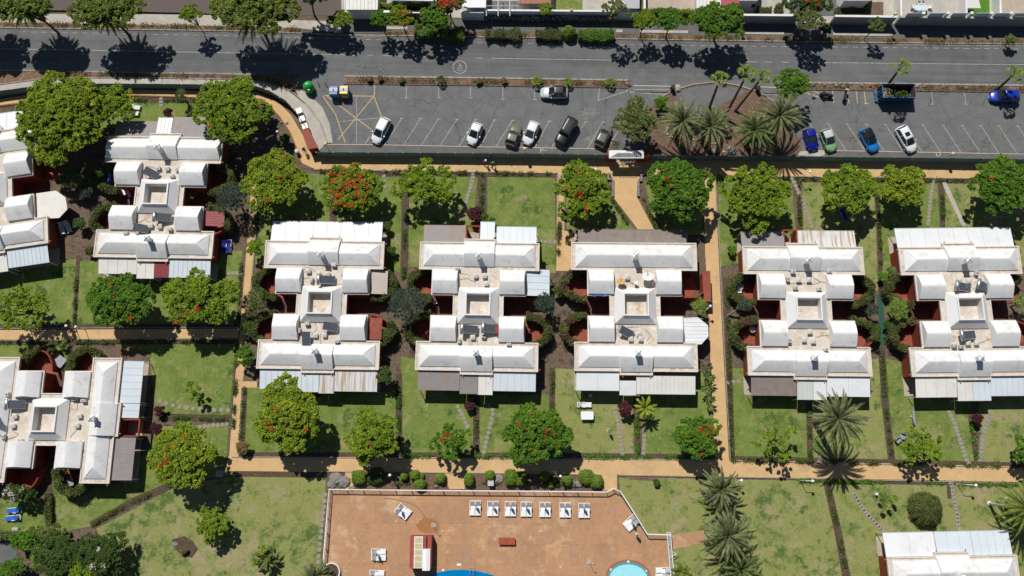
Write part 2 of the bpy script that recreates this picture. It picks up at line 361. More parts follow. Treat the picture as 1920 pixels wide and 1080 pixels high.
def thing(name, label, cat, loc=(0, 0, 0), rz=0, group=None):
    o = bpy.data.objects.new(name, None); col.objects.link(o); o.empty_display_size = .3
    o.location = loc; o.rotation_euler = (0, 0, rz); tag(o, label, cat, group); return o
def kids(o): return [c for c in bpy.data.objects if c.parent == o]
def dup(root, loc, rz, label, group=None, ch=None, scale=None):
    r = root.copy(); col.objects.link(r); r.location = loc; r.rotation_euler = (0, 0, rz); r['label'] = label
    if scale: r.scale = scale
    if group: r['group'] = group
    for c in (ch if ch is not None else kids(root)):
        d = c.copy(); col.objects.link(d); d.parent = r
        for g in kids(c):
            e = g.copy(); col.objects.link(e); e.parent = d
    return r
def poly(pts, z=0): return [G(x, y, z) for x, y in pts]
def ground(name, pts, z, m):
    o = MB().sheet([(p.x, p.y) for p in poly(pts)], z).build(name, m); return tag(o, kind='structure')
def band(pts, wd):
    """closed outline of a strip of the given width (metres) along the world polyline"""
    pts = [Vector((p[0], p[1])) for p in pts]; A = []; B = []
    for i, p in enumerate(pts):
        d = (pts[min(i + 1, len(pts) - 1)] - pts[max(i - 1, 0)]).normalized(); n = Vector((-d.y, d.x)) * wd / 2
        A.append(p + n); B.append(p - n)
    return [(v.x, v.y) for v in A + B[::-1]]
def strip_px(mb, pts, wd, z0, z1=None):
    P = [G(*p) for p in pts]
    q = [Vector((p.x, p.y)) for p in P]; A = []; B = []
    for i, p in enumerate(q):
        d = (q[min(i + 1, len(q) - 1)] - q[max(i - 1, 0)]).normalized(); n = Vector((-d.y, d.x)) * wd / 2
        A.append(p + n); B.append(p - n)
    n = len(q); zt = z0 if z1 is None else z1
    vs = [(a.x, a.y, zt) for a in A] + [(b.x, b.y, zt) for b in B]
    fs = [(i, n + i, n + i + 1, i + 1) for i in range(n - 1)]
    if z1 is not None:
        vs += [(a.x, a.y, z0) for a in A] + [(b.x, b.y, z0) for b in B]
        for i in range(n - 1): fs += [(i, i + 1, 2 * n + i + 1, 2 * n + i), (n + i + 1, n + i, 3 * n + i, 3 * n + i + 1)]
        fs += [(0, 2 * n, 3 * n, n), (n - 1, 2 * n - 1, 4 * n - 1, 3 * n - 1)]
    mb.add(vs, fs); return mb
def leaves(name, P, m, parent, size, rng, up=.6, aspect=1.0, nrm=None, smooth=False):
    """one quad leaf at every point of P (n x 3)"""
    n = len(P); N = rng.normal(size=(n, 3))
    N /= np.linalg.norm(N, axis=1)[:, None]; N[:, 2] = np.abs(N[:, 2]) + up
    if nrm is not None: N = N * .8 + nrm
    N /= np.linalg.norm(N, axis=1)[:, None]
    T = np.cross(N, rng.normal(size=(n, 3))); T /= np.linalg.norm(T, axis=1)[:, None]; B = np.cross(N, T)
    s = (size * rng.uniform(.65, 1.35, n))[:, None]
    V = np.empty((n, 4, 3)); V[:, 0] = P - T * s; V[:, 1] = P - B * s * .55 * aspect; V[:, 2] = P + T * s; V[:, 3] = P + B * s * .55 * aspect
    return quads(name, V.reshape(-1, 3), 4, m, parent)
def quads(name, V, k, m, parent):
    nv = len(V); nf = nv // k
    me = bpy.data.meshes.new(name); me.vertices.add(nv); me.vertices.foreach_set('co', np.ascontiguousarray(V, dtype=np.float32).ravel())
    me.loops.add(nv); me.loops.foreach_set('vertex_index', np.arange(nv, dtype=np.int32))
    me.polygons.add(nf); me.polygons.foreach_set('loop_start', np.arange(0, nv, k, dtype=np.int32))
    try: me.polygons.foreach_set('loop_total', np.full(nf, k, dtype=np.int32))
    except Exception: pass
    me.update(calc_edges=True); me.materials.append(MAT[m])
    o = bpy.data.objects.new(name, me); col.objects.link(o)
    if parent is not None: o.parent = parent
    return o
# ================================================================ GROUND
tag(MB().sheet([(-320, -260), (320, -260), (320, 320), (-320, 320)], -.02).build('ground', 'earth'), kind='structure')
RT = [(-60, 51), (0, 52), (480, 59), (640, 66), (800, 68), (1150, 73), (1340, 76), (1620, 80), (1920, 83), (2000, 84)]
RB = [(2000, 161), (1920, 160), (1500, 154), (1180, 150), (850, 144), (650, 141), (480, 140), (250, 136), (0, 131), (-60, 130)]
ground('road', RT + RB, .004, 'asphalt')
ground('parking_lot', [(565, 139), (650, 139), (650, 158), (900, 160), (1178, 165), (1185, 148), (1520, 152), (1515, 166), (1990, 172), (1990, 300), (1500, 295), (1000, 286), (596, 285), (622, 268), (612, 235), (590, 200), (563, 175), (540, 158)], .009, 'lot')
ground('service_strip', [(602, 271), (700, 271.5), (900, 275.5), (1142, 279.5), (1142, 289), (1000, 287), (596, 285)], .014, 'bandasph')
ground('service_strip', [(1500, 282), (1990, 290), (1990, 300), (1500, 296)], .014, 'bandasph')
ground('parking_patch', [(1500, 284), (1530, 281), (1546, 283), (1546, 291), (1535, 293), (1495, 291)], .019, 'concrete')
ground('palm_island', [(1212, 291), (1205, 270), (1208, 230), (1222, 200), (1240, 182), (1262, 168), (1300, 158), (1340, 154.5), (1380, 160), (1420, 172), (1450, 190), (1478, 230), (1500, 262), (1504, 290)], .016, 'redsoil')
ground('palm_island_path', [(1270, 172), (1300, 163), (1340, 160), (1385, 165), (1400, 172), (1352, 196), (1330, 222), (1300, 214), (1262, 200)], .021, 'lot')
k = MB(); strip_px(k, [(1240, 182), (1262, 170), (1300, 158.5), (1340, 154), (1380, 159.5), (1420, 171.5), (1452, 190)], .18, .0, .12); tag(k.build('kerb', 'kerb'), kind='structure')
ground('parking_corner', [(1140, 288), (1105, 282), (1130, 262), (1160, 245), (1208, 240), (1212, 291)], .018, 'bandasph')
# verges
ground('verge', [(645, 145), (900, 147.5), (1176, 152), (1176, 162.5), (900, 158), (648, 154)], .03, 'verge')
ground('verge', [(1514, 157), (1990, 163), (1990, 171), (1514, 166)], .03, 'verge')
ground('verge', [(-60, 130), (0, 130), (250, 136), (480, 140), (540, 146), (575, 165), (563, 176), (520, 156), (440, 150), (260, 146), (90, 145), (0, 158), (-60, 170)], .03, 'verge')
ground('verge', [(-60, 41), (0, 42), (300, 47), (560, 53), (560, 61.5), (480, 58), (0, 51), (-60, 50)], .03, 'verge')
for a, b in ((725, 876), (905, 1156), (1190, 1378), (1380, 1474), (1488, 1620), (1658, 1990)):
    ya = lambda x: 66 + (x - 640) * .0139
    ground('verge', [(a, ya(a) - 9), (b, ya(b) - 9), (b, ya(b) - .5), (a, ya(a) - .5)], .03, 'verge')
k = MB(); strip_px(k, RT, .16, 0, .11); tag(k.build('kerb', 'kerb'), kind='structure')
k = MB(); strip_px(k, [(645, 157.2), (900, 160), (1176, 164.5)], .2, 0, .12); strip_px(k, [(1514, 168), (1990, 173.5)], .2, 0, .12); tag(k.build('kerb', 'dark_kerb'), kind='structure')
k = MB(); strip_px(k, [(650, 144), (900, 147), (1176, 151.3)], .14, 0, .1); strip_px(k, [(1514, 156), (1990, 162)], .14, 0, .1); strip_px(k, [(-60, 131), (250, 137), (480, 140.5)], .12, 0, .1); tag(k.build('kerb', 'kerb'), kind='structure')
k = MB(); strip_px(k, [(602, 271), (700, 271.5), (900, 275.5), (1142, 279.5)], .1, 0, .05); strip_px(k, [(1530, 282), (1990, 290.5)], .1, 0, .05); tag(k.build('kerb', 'pink_line'), kind='structure')
# pavements
ground('yard', [(640, -60), (1990, -60), (1990, 46), (1600, 44), (1250, 40), (900, 34), (640, 30)], .02, 'concrete')
ground('pavement', [(-60, 25), (0, 26), (300, 27), (400, 28), (560, 38), (640, 40), (640, 62), (560, 53), (480, 50), (300, 47), (0, 42), (-60, 41)], .024, 'concrete')
ground('pavement', [(640, 33), (900, 38), (1250, 42), (1600, 46), (1990, 49), (1990, 77), (1640, 72), (1340, 67), (800, 59), (640, 64)], .012, 'bandasph')
k = MB()
for a, b in ((725, 764), (1155, 1167), (1200, 1290), (1392, 1470), (1562, 1672)):
    yk = lambda x: 52.5 + (x - 725) * .0137
    strip_px(k, [(a, yk(a)), (b, yk(b))], .45, .02, .08)
tag(k.build('kerb', 'concrete'), kind='structure')
ground('gravel_bank', [(-60, -60), (640, -60), (640, 30), (400, 27), (300, 21), (-60, 18)], .01, 'gravel')
k = MB(); strip_px(k, [(-60, 17), (0, 18), (130, 20), (270, 22.5), (400, 26)], .18, 0, .25); tag(k.build('kerb', 'dark_kerb'), kind='structure')
SW = [(-60, 172), (0, 160), (90, 148), (260, 147), (440, 150.5), (500, 156), (540, 170), (575, 198), (600, 232), (612, 268)]
SI = [(596, 285), (584, 255), (565, 225), (545, 198), (520, 180), (480, 165), (300, 162), (200, 160), (85, 164), (0, 176), (-60, 188)]
ground('pavement', SW + SI, .036, 'concrete')
k = MB(); strip_px(k, [(-60, 170), (0, 158.5), (90, 146.5), (260, 145.5), (440, 149), (500, 154.5), (545, 170), (580, 200), (604, 235), (614, 268)], .14, 0, .12); tag(k.build('kerb', 'kerb'), kind='structure')
ground('parking_gutter', [(553, 165), (572, 172), (604, 200), (618, 232), (624, 268), (612, 268), (602, 235), (580, 204), (560, 182)], .04, 'concrete')
# ochre paths
ground('path', [(-60, 210), (0, 186), (90, 172), (250, 168), (480, 173), (520, 190), (545, 215), (563, 245), (588, 290), (590, 292), (960, 295), (1300, 299), (1700, 302), (1990, 307), (1990, 336), (1770, 334), (1340, 328.5), (930, 322.5), (590, 317), (566, 306), (558, 280), (545, 248), (525, 218), (500, 192), (470, 185), (250, 178), (90, 186), (0, 197), (-60, 215)], .02, 'ochre')
ground('path', [(1148, 315), (1199.5, 315), (1199, 335), (1195, 340), (1194, 369), (1226, 430), (1196, 430), (1150, 370), (1150, 337), (1146, 330)], .024, 'ochre')
ground('path', [(1322, 326), (1340, 326), (1346, 450), (1355, 640), (1367, 864), (1341, 864), (1333, 700), (1329, 600), (1322, 470), (1320, 400)], .024, 'ochre')
ground('path', [(1045, 322), (1057, 322), (1057, 432), (1074, 436), (1074, 508), (1043, 508), (1044, 430)], .024, 'ochre')
ground('path', [(468, 300), (490, 310), (484, 340), (482, 380), (476, 470), (465, 590), (458, 700), (455, 715), (482, 715), (482, 727), (453, 727), (446, 857), (428, 884), (434, 800), (440, 720), (448, 640), (455, 560), (466, 420), (470, 366)], .024, 'ochre')
ground('path', [(-60, 620), (0, 619), (448, 616), (447, 634), (0, 637), (-60, 638)], .028, 'ochre')
ground('path', [(428, 856), (900, 858), (1335, 861), (1920, 875), (2000, 877), (2000, 907), (1920, 904), (1500, 896), (1160, 890), (900, 887.5), (616, 885), (424, 883)], .032, 'ochre')
ground('path', [(647, 884), (659, 884), (663, 917), (648, 917)], .036, 'ochre')
ground('path', [(832, 886), (873, 886), (871, 917), (842, 917)], .036, 'ochre')
ground('path', [(1128, 888), (1157, 888), (1157, 918), (1130, 920)], .036, 'ochre')
ground('brick_path', [(1258, 1004), (1320, 994), (1322, 1018), (1262, 1030)], .036, 'pool_deck')
ground('green_walkway', [(1644, 555), (1655, 553), (1660, 645), (1652, 648)], .03, 'turf')
# lawns
def lawn(p, dry=False, z=.006): return ground('lawn', p, z, 'lawn_dry' if dry else 'lawn')
lawn([(186, 189), (375, 189), (378, 240), (186, 240)])
lawn([(485, 324), (610, 326), (618, 330), (618, 500), (478, 500)])
lawn([(632, 330), (752, 332), (754, 512), (632, 480)])
lawn([(768, 330), (896, 332), (882, 470), (880, 500), (766, 500)])
lawn([(914, 332), (1040, 333), (1042, 512), (1010, 512), (914, 480)])
lawn([(1060, 328), (1136, 330), (1142, 370), (1190, 432), (1062, 432)])
lawn([(1208, 338), (1318, 338), (1318, 440), (1232, 440)])
lawn([(1346, 338), (1484, 340), (1496, 480), (1350, 500)])
lawn([(1504, 342), (1640, 344), (1646, 545), (1510, 545)], True)
lawn([(1640, 344), (1757, 344), (1762, 430), (1680, 520), (1650, 530)])
lawn([(1772, 344), (1990, 346), (1990, 500), (1772, 500)], True)
lawn([(0, 500), (145, 485), (138, 610), (0, 612)])
lawn([(150, 490), (450, 480), (444, 608), (144, 610)])
lawn([(415, 470), (455, 470), (450, 520), (410, 520)], z=.008)
lawn([(458, 724), (742, 735), (744, 856), (456, 856)])
lawn([(752, 668), (890, 700), (886, 857), (752, 857)])
lawn([(900, 740), (1030, 740), (1034, 857), (896, 857)])
lawn([(1034, 690), (1185, 700), (1190, 859), (1036, 858)], True)
lawn([(1202, 700), (1333, 700), (1338, 860), (1204, 859)])
lawn([(1366, 690), (1510, 690), (1515, 862), (1376, 860)])
lawn([(1520, 690), (1648, 672), (1668, 864), (1524, 864)], True)
lawn([(1658, 672), (1815, 700), (1826, 868), (1676, 868)])
lawn([(1832, 700), (1990, 700), (1990, 872), (1838, 869)], True)
lawn([(0, 645), (120, 648), (140, 700), (0, 700)])
lawn([(205, 645), (442, 642), (430, 780), (292, 780), (280, 660)])
lawn([(285, 800), (428, 795), (424, 880), (440, 890), (330, 905), (240, 950), (180, 985), (100, 1000), (98, 905), (230, 905), (290, 820)])
lawn([(0, 935), (90, 935), (92, 1005), (0, 1000)])
lawn([(440, 892), (612, 888), (600, 1090), (240, 1090), (180, 992), (330, 912)], True)
lawn([(1160, 895), (1545, 902), (1590, 1100), (1262, 1100), (1258, 1006), (1215, 1004), (1163, 920)], True)
lawn([(1556, 903), (1990, 910), (1990, 1100), (1600, 1100)], True)
# ring of stones around palms / rockery handled as things below
# paved beds
ground('flower_bed', [(664, 887), (838, 887), (842, 917), (664, 917)], .01, 'redsoil')
ground('flower_bed', [(874, 887), (1127, 890), (1128, 919), (872, 917)], .01, 'redsoil')
ground('flower_bed', [(440, 884), (648, 886), (648, 896), (440, 894)], .012, 'soil')
for p, wd in (([(760, 330), (759, 420), (757, 520)], 1.0), ([(905, 326), (903, 400), (896, 420)], 1.1), ([(625, 368), (625, 418)], 1.0), ([(1497, 340), (1500, 430)], .7),
              ([(1641, 340), (1650, 460), (1652, 560)], .6), ([(1764, 340), (1768, 430)], .7), ([(893, 740), (893, 857)], .9), ([(748, 700), (748, 857)], .9), ([(1036, 690), (1034, 857)], .8),
              ([(1193, 760), (1196, 858)], .9), ([(1517, 770), (1519, 862)], .8), ([(1652, 640), (1660, 760), (1672, 864)], 1.0), ([(1820, 775), (1832, 868)], .8),
              ([(147, 480), (140, 612)], .6), ([(300, 782), (428, 785)], 1.0), ([(458, 728), (452, 856)], .9), ([(1362, 520), (1372, 862)], .9), ([(92, 905), (94, 1000)], .8),
              ([(1550, 904), (1572, 1000), (1588, 1090)], 1.0), ([(325, 908), (250, 940), (170, 985)], 1.0), ([(1778, 903), (1780, 935)], .5), ([(447, 642), (440, 800)], .8), ([(484, 330), (478, 480)], .8)):
    k = MB(); strip_px(k, p, wd, .012); tag(k.build('soil_strip', 'soil'), kind='structure')
for p in ([(186, 187), (480, 190)], [(600, 323), (1040, 328)], [(1345, 334), (1990, 341)], [(460, 853), (1036, 854), (1338, 857)], [(1372, 860), (1990, 874)], [(0, 613), (444, 611)], [(0, 642), (440, 640)], [(1500, 900), (1990, 908)], [(1060, 328), (1142, 330)]):
    k = MB(); strip_px(k, p, .75, .013); tag(k.build('soil_strip', 'soil'), kind='structure')
# low edging kerbs along lawns and paths
k = MB()
for p in ([(590, 318.5), (930, 323.5), (1046, 325)], [(1343, 329.8), (1990, 337)], [(1058, 327), (1138, 329)], [(434, 857), (900, 859.4), (1338, 862)], [(1370, 864), (1990, 878)], [(616, 884), (900, 887), (1128, 890)], [(1160, 891), (1500, 897), (1990, 908)],
          [(0, 638.5), (446, 635.5)], [(0, 616), (446, 614)], [(1341, 330), (1348, 450), (1357, 640), (1369, 862)], [(1046, 327), (1046, 430)], [(1058, 330), (1058, 432)], [(484, 330), (478, 470), (467, 590)], [(455, 730), (448, 856)]):
    strip_px(k, p, .1, 0, .12)
tag(k.build('edging_kerb', 'kerb'), kind='structure')
k = MB(); strip_px(k, [(470, 187), (500, 194), (525, 220), (545, 250), (558, 282), (565, 306)], .14, 0, .12); strip_px(k, [(490, 186), (250, 180), (90, 188), (0, 199)], .12, 0, .12); tag(k.build('edging_kerb', 'brickedge'), kind='structure')
# road markings
_ln = [0]
def line(k, p, wd=.12, z=.0155):
    _ln[0] += 1; return strip_px(k, p, wd, z + .0012 * (_ln[0] % 9))
k = MB()
cy = lambda x: 91 + (x / 1920) * 31 - 2.2 * ((x - 960) / 960) ** 2 + 2.2
def cyl(x): return np.interp(x, [-60, 0, 480, 700, 900, 1150, 1340, 1920, 2000], [90.5, 91.5, 100, 104, 109, 113, 115.4, 121.4, 122])
for a, b in ((-60, 648), (655, 670), (689, 699), (718, 755), (787, 820), (832, 852), (892, 904), (922, 1150), (1202, 1213), (1330, 1340), (1400, 1419), (1435, 1447), (1465, 1479), (1520, 1990)):
    line(k, [(x, cyl(x)) for x in np.linspace(a, b, max(2, int((b - a) / 60)))])
x = 40
while x < 1980:
    yy = np.interp(x, [0, 480, 900, 1340, 1920], [59, 68, 80, 86, 92]); line(k, [(x, yy), (x + 10, yy + .2)], .1); x += 19
line(k, [(645, 141.5), (900, 145.2), (1178, 149.5)], .13); line(k, [(1514, 153.8), (1990, 160)], .13); line(k, [(-60, 129), (250, 135), (480, 138.5)], .1)
line(k, [(680, 68.5), (724, 69)], .1); line(k, [(1680, 84), (1990, 87)], .1)
tag(k.build('road_marking', 'white_line'), kind='structure')
k = MB(); cc = G(862, 126); R1 = 1.07
o_ = [(cc.x + R1 * math.cos(t), cc.y + R1 * math.sin(t)) for t in np.linspace(0, 2 * PI, 33)[:-1]]; i_ = [(cc.x + (R1 - .13) * math.cos(t), cc.y + (R1 - .13) * math.sin(t)) for t in np.linspace(0, 2 * PI, 33)[:-1]]
n = 32; k.add([(p[0], p[1], .0135) for p in o_ + i_], [(i, (i + 1) % n, n + (i + 1) % n, n + i) for i in range(n)])
tag(k.build('road_marking', 'white_line'), kind='structure')
def text(s, px, py, size, rz, m, sx=1, sy=1):
    c = bpy.data.curves.new('painted_text', 'FONT'); c.body = s; c.size = size; c.align_x = 'CENTER'; c.align_y = 'CENTER'; c.materials.append(MAT[m])
    o = bpy.data.objects.new('painted_text', c); col.objects.link(o); p = G(px, py); o.location = (p.x, p.y, .021); o.rotation_euler = (0, 0, rz); o.scale = (sx, sy, 1); tag(o, kind='structure')
text('40', 862, 126, 1.1, -PI / 2, 'white_line', 1.15, .95)
text('D', 1759.5, 290, 1.0, 0, 'pink_line', 1.1, .8)
text('JC', 1019, 280.5, .8, .15, 'pink_line', 1.4, .9)
k = MB()
for x in (762, 823, 882.5): line(k, [(x, 160), (x - .3, 183)]); line(k, [(x - 4, 183.5), (x + 4, 183.5)])
for x in (943, 1003): line(k, [(x, 161), (x - .5, 186)]); line(k, [(x - 4, 186.5), (x + 4, 186.5)])
line(k, [(1124, 164), (1122, 188)]); line(k, [(1120, 189), (1178, 170)], .16); line(k, [(1135, 176), (1158, 168)])
for x0, x1 in ((753, 722), (788, 757), (822, 790), (857, 825), (892, 861), (927, 902), (961, 930), (996, 967), (1030, 1003), (1065, 1034), (1098, 1066), (1130, 1102), (1168, 1140)):
    line(k, [(x0, 222 + (x0 - 753) * .018), (x1, 271 + (x1 - 722) * .018)]); line(k, [(x0 - 3, 222 + (x0 - 753) * .018), (x0 + 4, 222 + (x0 - 753) * .018)])
for x0 in (1518, 1553, 1588, 1624, 1660, 1695, 1730, 1768, 1804, 1839, 1873, 1908, 1943):
    line(k, [(x0, 232 + (x0 - 1518) * .011), (x0 + 33, 281 + (x0 - 1518) * .016)]); line(k, [(x0 - 3, 232 + (x0 - 1518) * .011), (x0 + 3, 232 + (x0 - 1518) * .011)])
for x in (1746, 1808, 1930): line(k, [(x, 171), (x + 3, 195)]); line(k, [(x - 1, 195.5), (x + 6, 195.5)])
line(k, [(668.5, 182), (668.5, 267)], .1); line(k, [(635, 228.5), (712, 221)], .1); line(k, [(1180, 173), (1250, 177)], .16); line(k, [(1190, 168), (1255, 168)], .14); line(k, [(1418, 175), (1460, 178)], .14)
tag(k.build('parking_lines', 'white_line'), kind='structure')
k = MB()
for p in ([(608, 179), (702, 180.5)], [(703, 156), (701.5, 180)], [(613, 180), (696, 243)], [(700.5, 181), (633, 263)], [(701.5, 181), (715, 219)], [(606, 181), (629, 214), (647, 267)], [(694, 256), (685, 269)]): line(k, p, .15)
for x in (1575, 1590, 1606, 1621): line(k, [(x - 14 + (x - 1575) * .0, 169), (x - 12, 194)] if x == 1575 else [(x - 1, 169), (x + 2, 194)], .14)
line(k, [(1512, 174), (1559, 191)], .16); line(k, [(1526, 171), (1536, 175)], .16); line(k, [(1620, 194.2), (1628, 194.2)], .14)
tag(k.build('parking_lines', 'yellow_line'), kind='structure')
# pool deck + pools
PD = [(616, 919), (1138, 923), (1150, 917), (1163, 922), (1214, 1004), (1256, 1005), (1262, 1130), (600, 1130)]
ground('pool_deck', PD, .03, 'pool_deck')
def disc(c, rx, ry, n=48): return [(c.x + rx * math.cos(2 * PI * i / n), c.y + ry * math.sin(2 * PI * i / n)) for i in range(n)]
pc = G(864, 1068); pc.y -= 6
k = MB(); k.ring(disc(pc, 9.2, 6), disc(pc, 8.9, 5.75), .03, .06); tag(k.build('pool_edge', 'water_blue'), kind='structure')
tag(MB().sheet(disc(pc, 8.9, 5.75), .034).build('pool_water', 'water_blue'), kind='structure')
pl = pc.copy(); pl.x += .25
tag(MB().sheet(disc(pl, 7.6, 5.05), .042).build('pool_water', 'water_light'), kind='structure')
kc = G(1178, 1082)
tag((lambda m: m.ring(disc(kc, 2.95, 2.2), disc(kc, 2.6, 1.82), .03, .05))(MB()).build('paddling_pool_rim', 'pool_edge'), kind='structure')
kc2 = G(1178, 1084)
tag((lambda m: m.ring(disc(kc2, 2.6, 1.95), disc(kc2, 2.45, 1.75), .034, .07))(MB()).build('paddling_pool_wall', 'kid_wall'), kind='structure')
tag(MB().sheet(disc(kc2, 2.5, 1.8), .036).build('paddling_pool_water', 'kid_water'), kind='structure')
k = MB()
for x, y, a, b in ((860.5, 1058.5, .28, .14), (831, 1069, .14, .14), (907, 1075, .14, .14), (1178, 1053, .14, .13), (1145.5, 1068, .14, .13), (1211, 1070.5, .13, .13)):
    p = G(x, y); k.box(p.x - a, p.y - b, .03, p.x + a, p.y + b, .055)
tag(k.build('pool_skimmer_cover', 'white_plastic'), kind='structure')
st = G(816, 985); 

for x, y, rx, ry, m in ((1105, 212, 22, 16, 'dust'), (1060, 245, 14, 9, 'dust'), (1118, 262, 26, 12, 'dust'), (690, 125, 26, 6, 'oil'), (716, 131, 6, 8, 'oil'), (665, 135, 12, 3, 'oil'), (760, 262, 10, 6, 'oil'), (1600, 262, 12, 7, 'oil'), (1312, 185, 10, 14, 'dust'), (1470, 255, 18, 20, 'dust')):
    if m not in MAT: mat('dust', (.2, .19, .17), (.142, .141, .137), scale=1.8, rough=.9, lo=.44, hi=.56); mat('oil', (.085, .084, .083), (.142, .141, .138), scale=1.8, rough=.8, lo=.44, hi=.56)
    _r = random.Random(x); c_ = G(x, y); s_ = .075
    tag(MB().sheet([(c_.x + rx * s_ * math.cos(t) * _r.uniform(.6, 1.1), c_.y + ry * s_ * math.sin(t) * _r.uniform(.6, 1.1)) for t in np.linspace(0, 2 * PI, 37)[:-1]], .0125 + .0003 * (x % 7)).build('road_stain', m), kind='structure')
# ================================================================ BUNGALOW BLOCKS
OUT = [(-8.25, -8.9), (-2.2, -8.9), (-2.2, -9.4), (2.2, -9.4), (2.2, -8.9), (8.25, -8.9), (8.25, -4.95), (6.45, -4.95), (6.45, -1.38), (3.45, -1.38), (3.45, 1.38), (6.45, 1.38), (6.45, 4.95), (8.25, 4.95),
       (8.25, 8.9), (2.2, 8.9), (2.2, 9.4), (-2.2, 9.4), (-2.2, 8.9), (-8.25, 8.9), (-8.25, 4.95), (-6.45, 4.95), (-6.45, 1.38), (-3.45, 1.38), (-3.45, -1.38), (-6.45, -1.38), (-6.45, -4.95), (-8.25, -4.95)]
def inset(P, d):
    n = len(P); R = []
    for i in range(n):
        a = Vector(P[i - 1]); b = Vector(P[i]); c = Vector(P[(i + 1) % n])
        e1 = (b - a).normalized(); e2 = (c - b).normalized(); n1 = Vector((-e1.y, e1.x)); n2 = Vector((-e2.y, e2.x))
        m = (n1 + n2) / (1 + n1.dot(n2)); R.append((b.x + m.x * d, b.y + m.y * d))
    return R
ZR = 3.1
def vault(k, x0, x1, y0, y1, yr, ze, zr, hipl=0, hipr=0, bow=.07):
    """plastered vault with a softly rounded ridge along x; hip ends where hipl / hipr > 0"""
    prof = []
    for t in (0, .35, .7, .9, 1): prof.append((y1 + (yr - y1) * t, ze + (zr - ze) * (t + bow * math.sin(PI * t)) if t < 1 else zr, t))
    for t in (.9, .7, .35, 0): prof.append((y0 + (yr - y0) * t, ze + (zr - ze) * (t + bow * math.sin(PI * t)), t))
    n = len(prof)
    L = [(x0 + hipl * t, y, z) for y, z, t in prof]; R = [(x1 - hipr * t, y, z) for y, z, t in prof]
    base = [(x0, y1, ZR - .02), (x0, y0, ZR - .02), (x1, y1, ZR - .02), (x1, y0, ZR - .02)]
    s = len(k.v); k.smooth = True
    k.add(L + R, [(n + i, i, i + 1, n + i + 1) for i in range(n - 1)]); k.smooth = False
    if hipl: k.add(L, [tuple(range(n - 1, -1, -1))] if False else [(0, i + 1, i) for i in range(1, n - 1)][::1])
    else: k.add([base[0], base[1]] + L, [(0, 1) + tuple(range(n + 1, 1, -1))])
    if hipr: k.add(R, [(0, i, i + 1) for i in range(1, n - 1)])
    else: k.add([base[3], base[2]] + R, [(0, 1) + tuple(range(2, n + 2))])
    k.add([base[0], base[2], L[0], R[0]], [(0, 1, 3, 2)][::1]); k.add([base[1], base[3], L[-1], R[-1]], [(0, 2, 3, 1)])
    if hipl: k.add([base[0], base[1], L[0], L[-1]], [(0, 2, 3, 1)])
    if hipr: k.add([base[2], base[3], R[0], R[-1]], [(0, 1, 3, 2)])
def awning(root, x0, x1, ya, yb, z0, z1, m, seams=.72, axis='y', posts=True, frame='seam_grey'):
    """sheet roof from the wall line ya (height z0) out to yb (height z1)"""
    k = MB(); s = 1 if yb > ya else -1; t = .045
    if m in ('sheet_brown', 'sheet_red', 'sheet_grey'): frame = m
    Z = lambda y: z0 + (z1 - z0) * (y - ya) / (yb - ya)
    def slab(a, b, c, d, up=0, th=t):
        pts = [(a, c), (b, c), (b, d), (a, d)]
        v = [(x, y, Z(y) + up) for x, y in pts] + [(x, y, Z(y) + up + th) for x, y in pts]
        if axis == 'x': v = [(y, x, z) for x, y, z in v]
        f = [(3, 2, 1, 0), (4, 5, 6, 7), (0, 1, 5, 4), (1, 2, 6, 5), (2, 3, 7, 6), (3, 0, 4, 7)]
        k.add(v, f)
    slab(x0, x1, ya, yb)
    o = k.build('awning', m, root)
    k = MB()
    if seams:
        n = max(1, round((x1 - x0) / seams))
        for i in range(0, n + 1):
            x = x0 + (x1 - x0) * i / n; slab(x - .018, x + .018, ya, yb, t + .002, .03)
        slab(x0 + .02, x1 - .02, yb - s * .06, yb, t + .004, .03)
        k.build('seam', frame, o)
    if posts:
        k = MB()
        for x in (x0 + .1, x1 - .1):
            y = yb - s * .12
            if axis == 'x': k.box(y - .04, x - .04, 0, y + .04, x + .04, Z(y) - .01)
            else: k.box(x - .04, y - .04, 0, x + .04, y + .04, Z(y) - .01)
        k.build('post', 'metal_white', o)
    return o
def arc_pts(cx, cy, rx, ry, a0, a1, n=14):
    return [(cx + rx * math.cos(math.radians(a0 + (a1 - a0) * i / n)), cy + ry * math.sin(math.radians(a0 + (a1 - a0) * i / n))) for i in range(n + 1)]
def wall_line(k, pts, t, z0, z1):
    q = [Vector(p) for p in pts]; n = len(q); A = []; B = []
    for i, p in enumerate(q):
        d = (q[min(i + 1, n - 1)] - q[max(i - 1, 0)]).normalized(); m = Vector((-d.y, d.x)) * t / 2; A.append(p + m); B.append(p - m)
    vs = [(a.x, a.y, z1) for a in A] + [(b.x, b.y, z1) for b in B] + [(a.x, a.y, z0) for a in A] + [(b.x, b.y, z0) for b in B]
    fs = [(i, n + i, n + i + 1, i + 1) for i in range(n - 1)]
    for i in range(n - 1): fs += [(i, i + 1, 2 * n + i + 1, 2 * n + i), (n + i + 1, n + i, 3 * n + i, 3 * n + i + 1)]
    fs += [(0, 2 * n, 3 * n, n), (n - 1, 2 * n - 1, 4 * n - 1, 3 * n - 1)]
    k.add(vs, fs)
_pc = {}
def shared(key, fn):
    """build a part once, then hand out objects that share its mesh"""
    if key not in _pc:
        o = fn(); _pc[key] = o.data; nm = o.name.split('.')[0]; _pc[key + '/n'] = nm; return o
    o = bpy.data.objects.new(_pc[key + '/n'], _pc[key]); col.objects.link(o); return o
HOUSES = {}
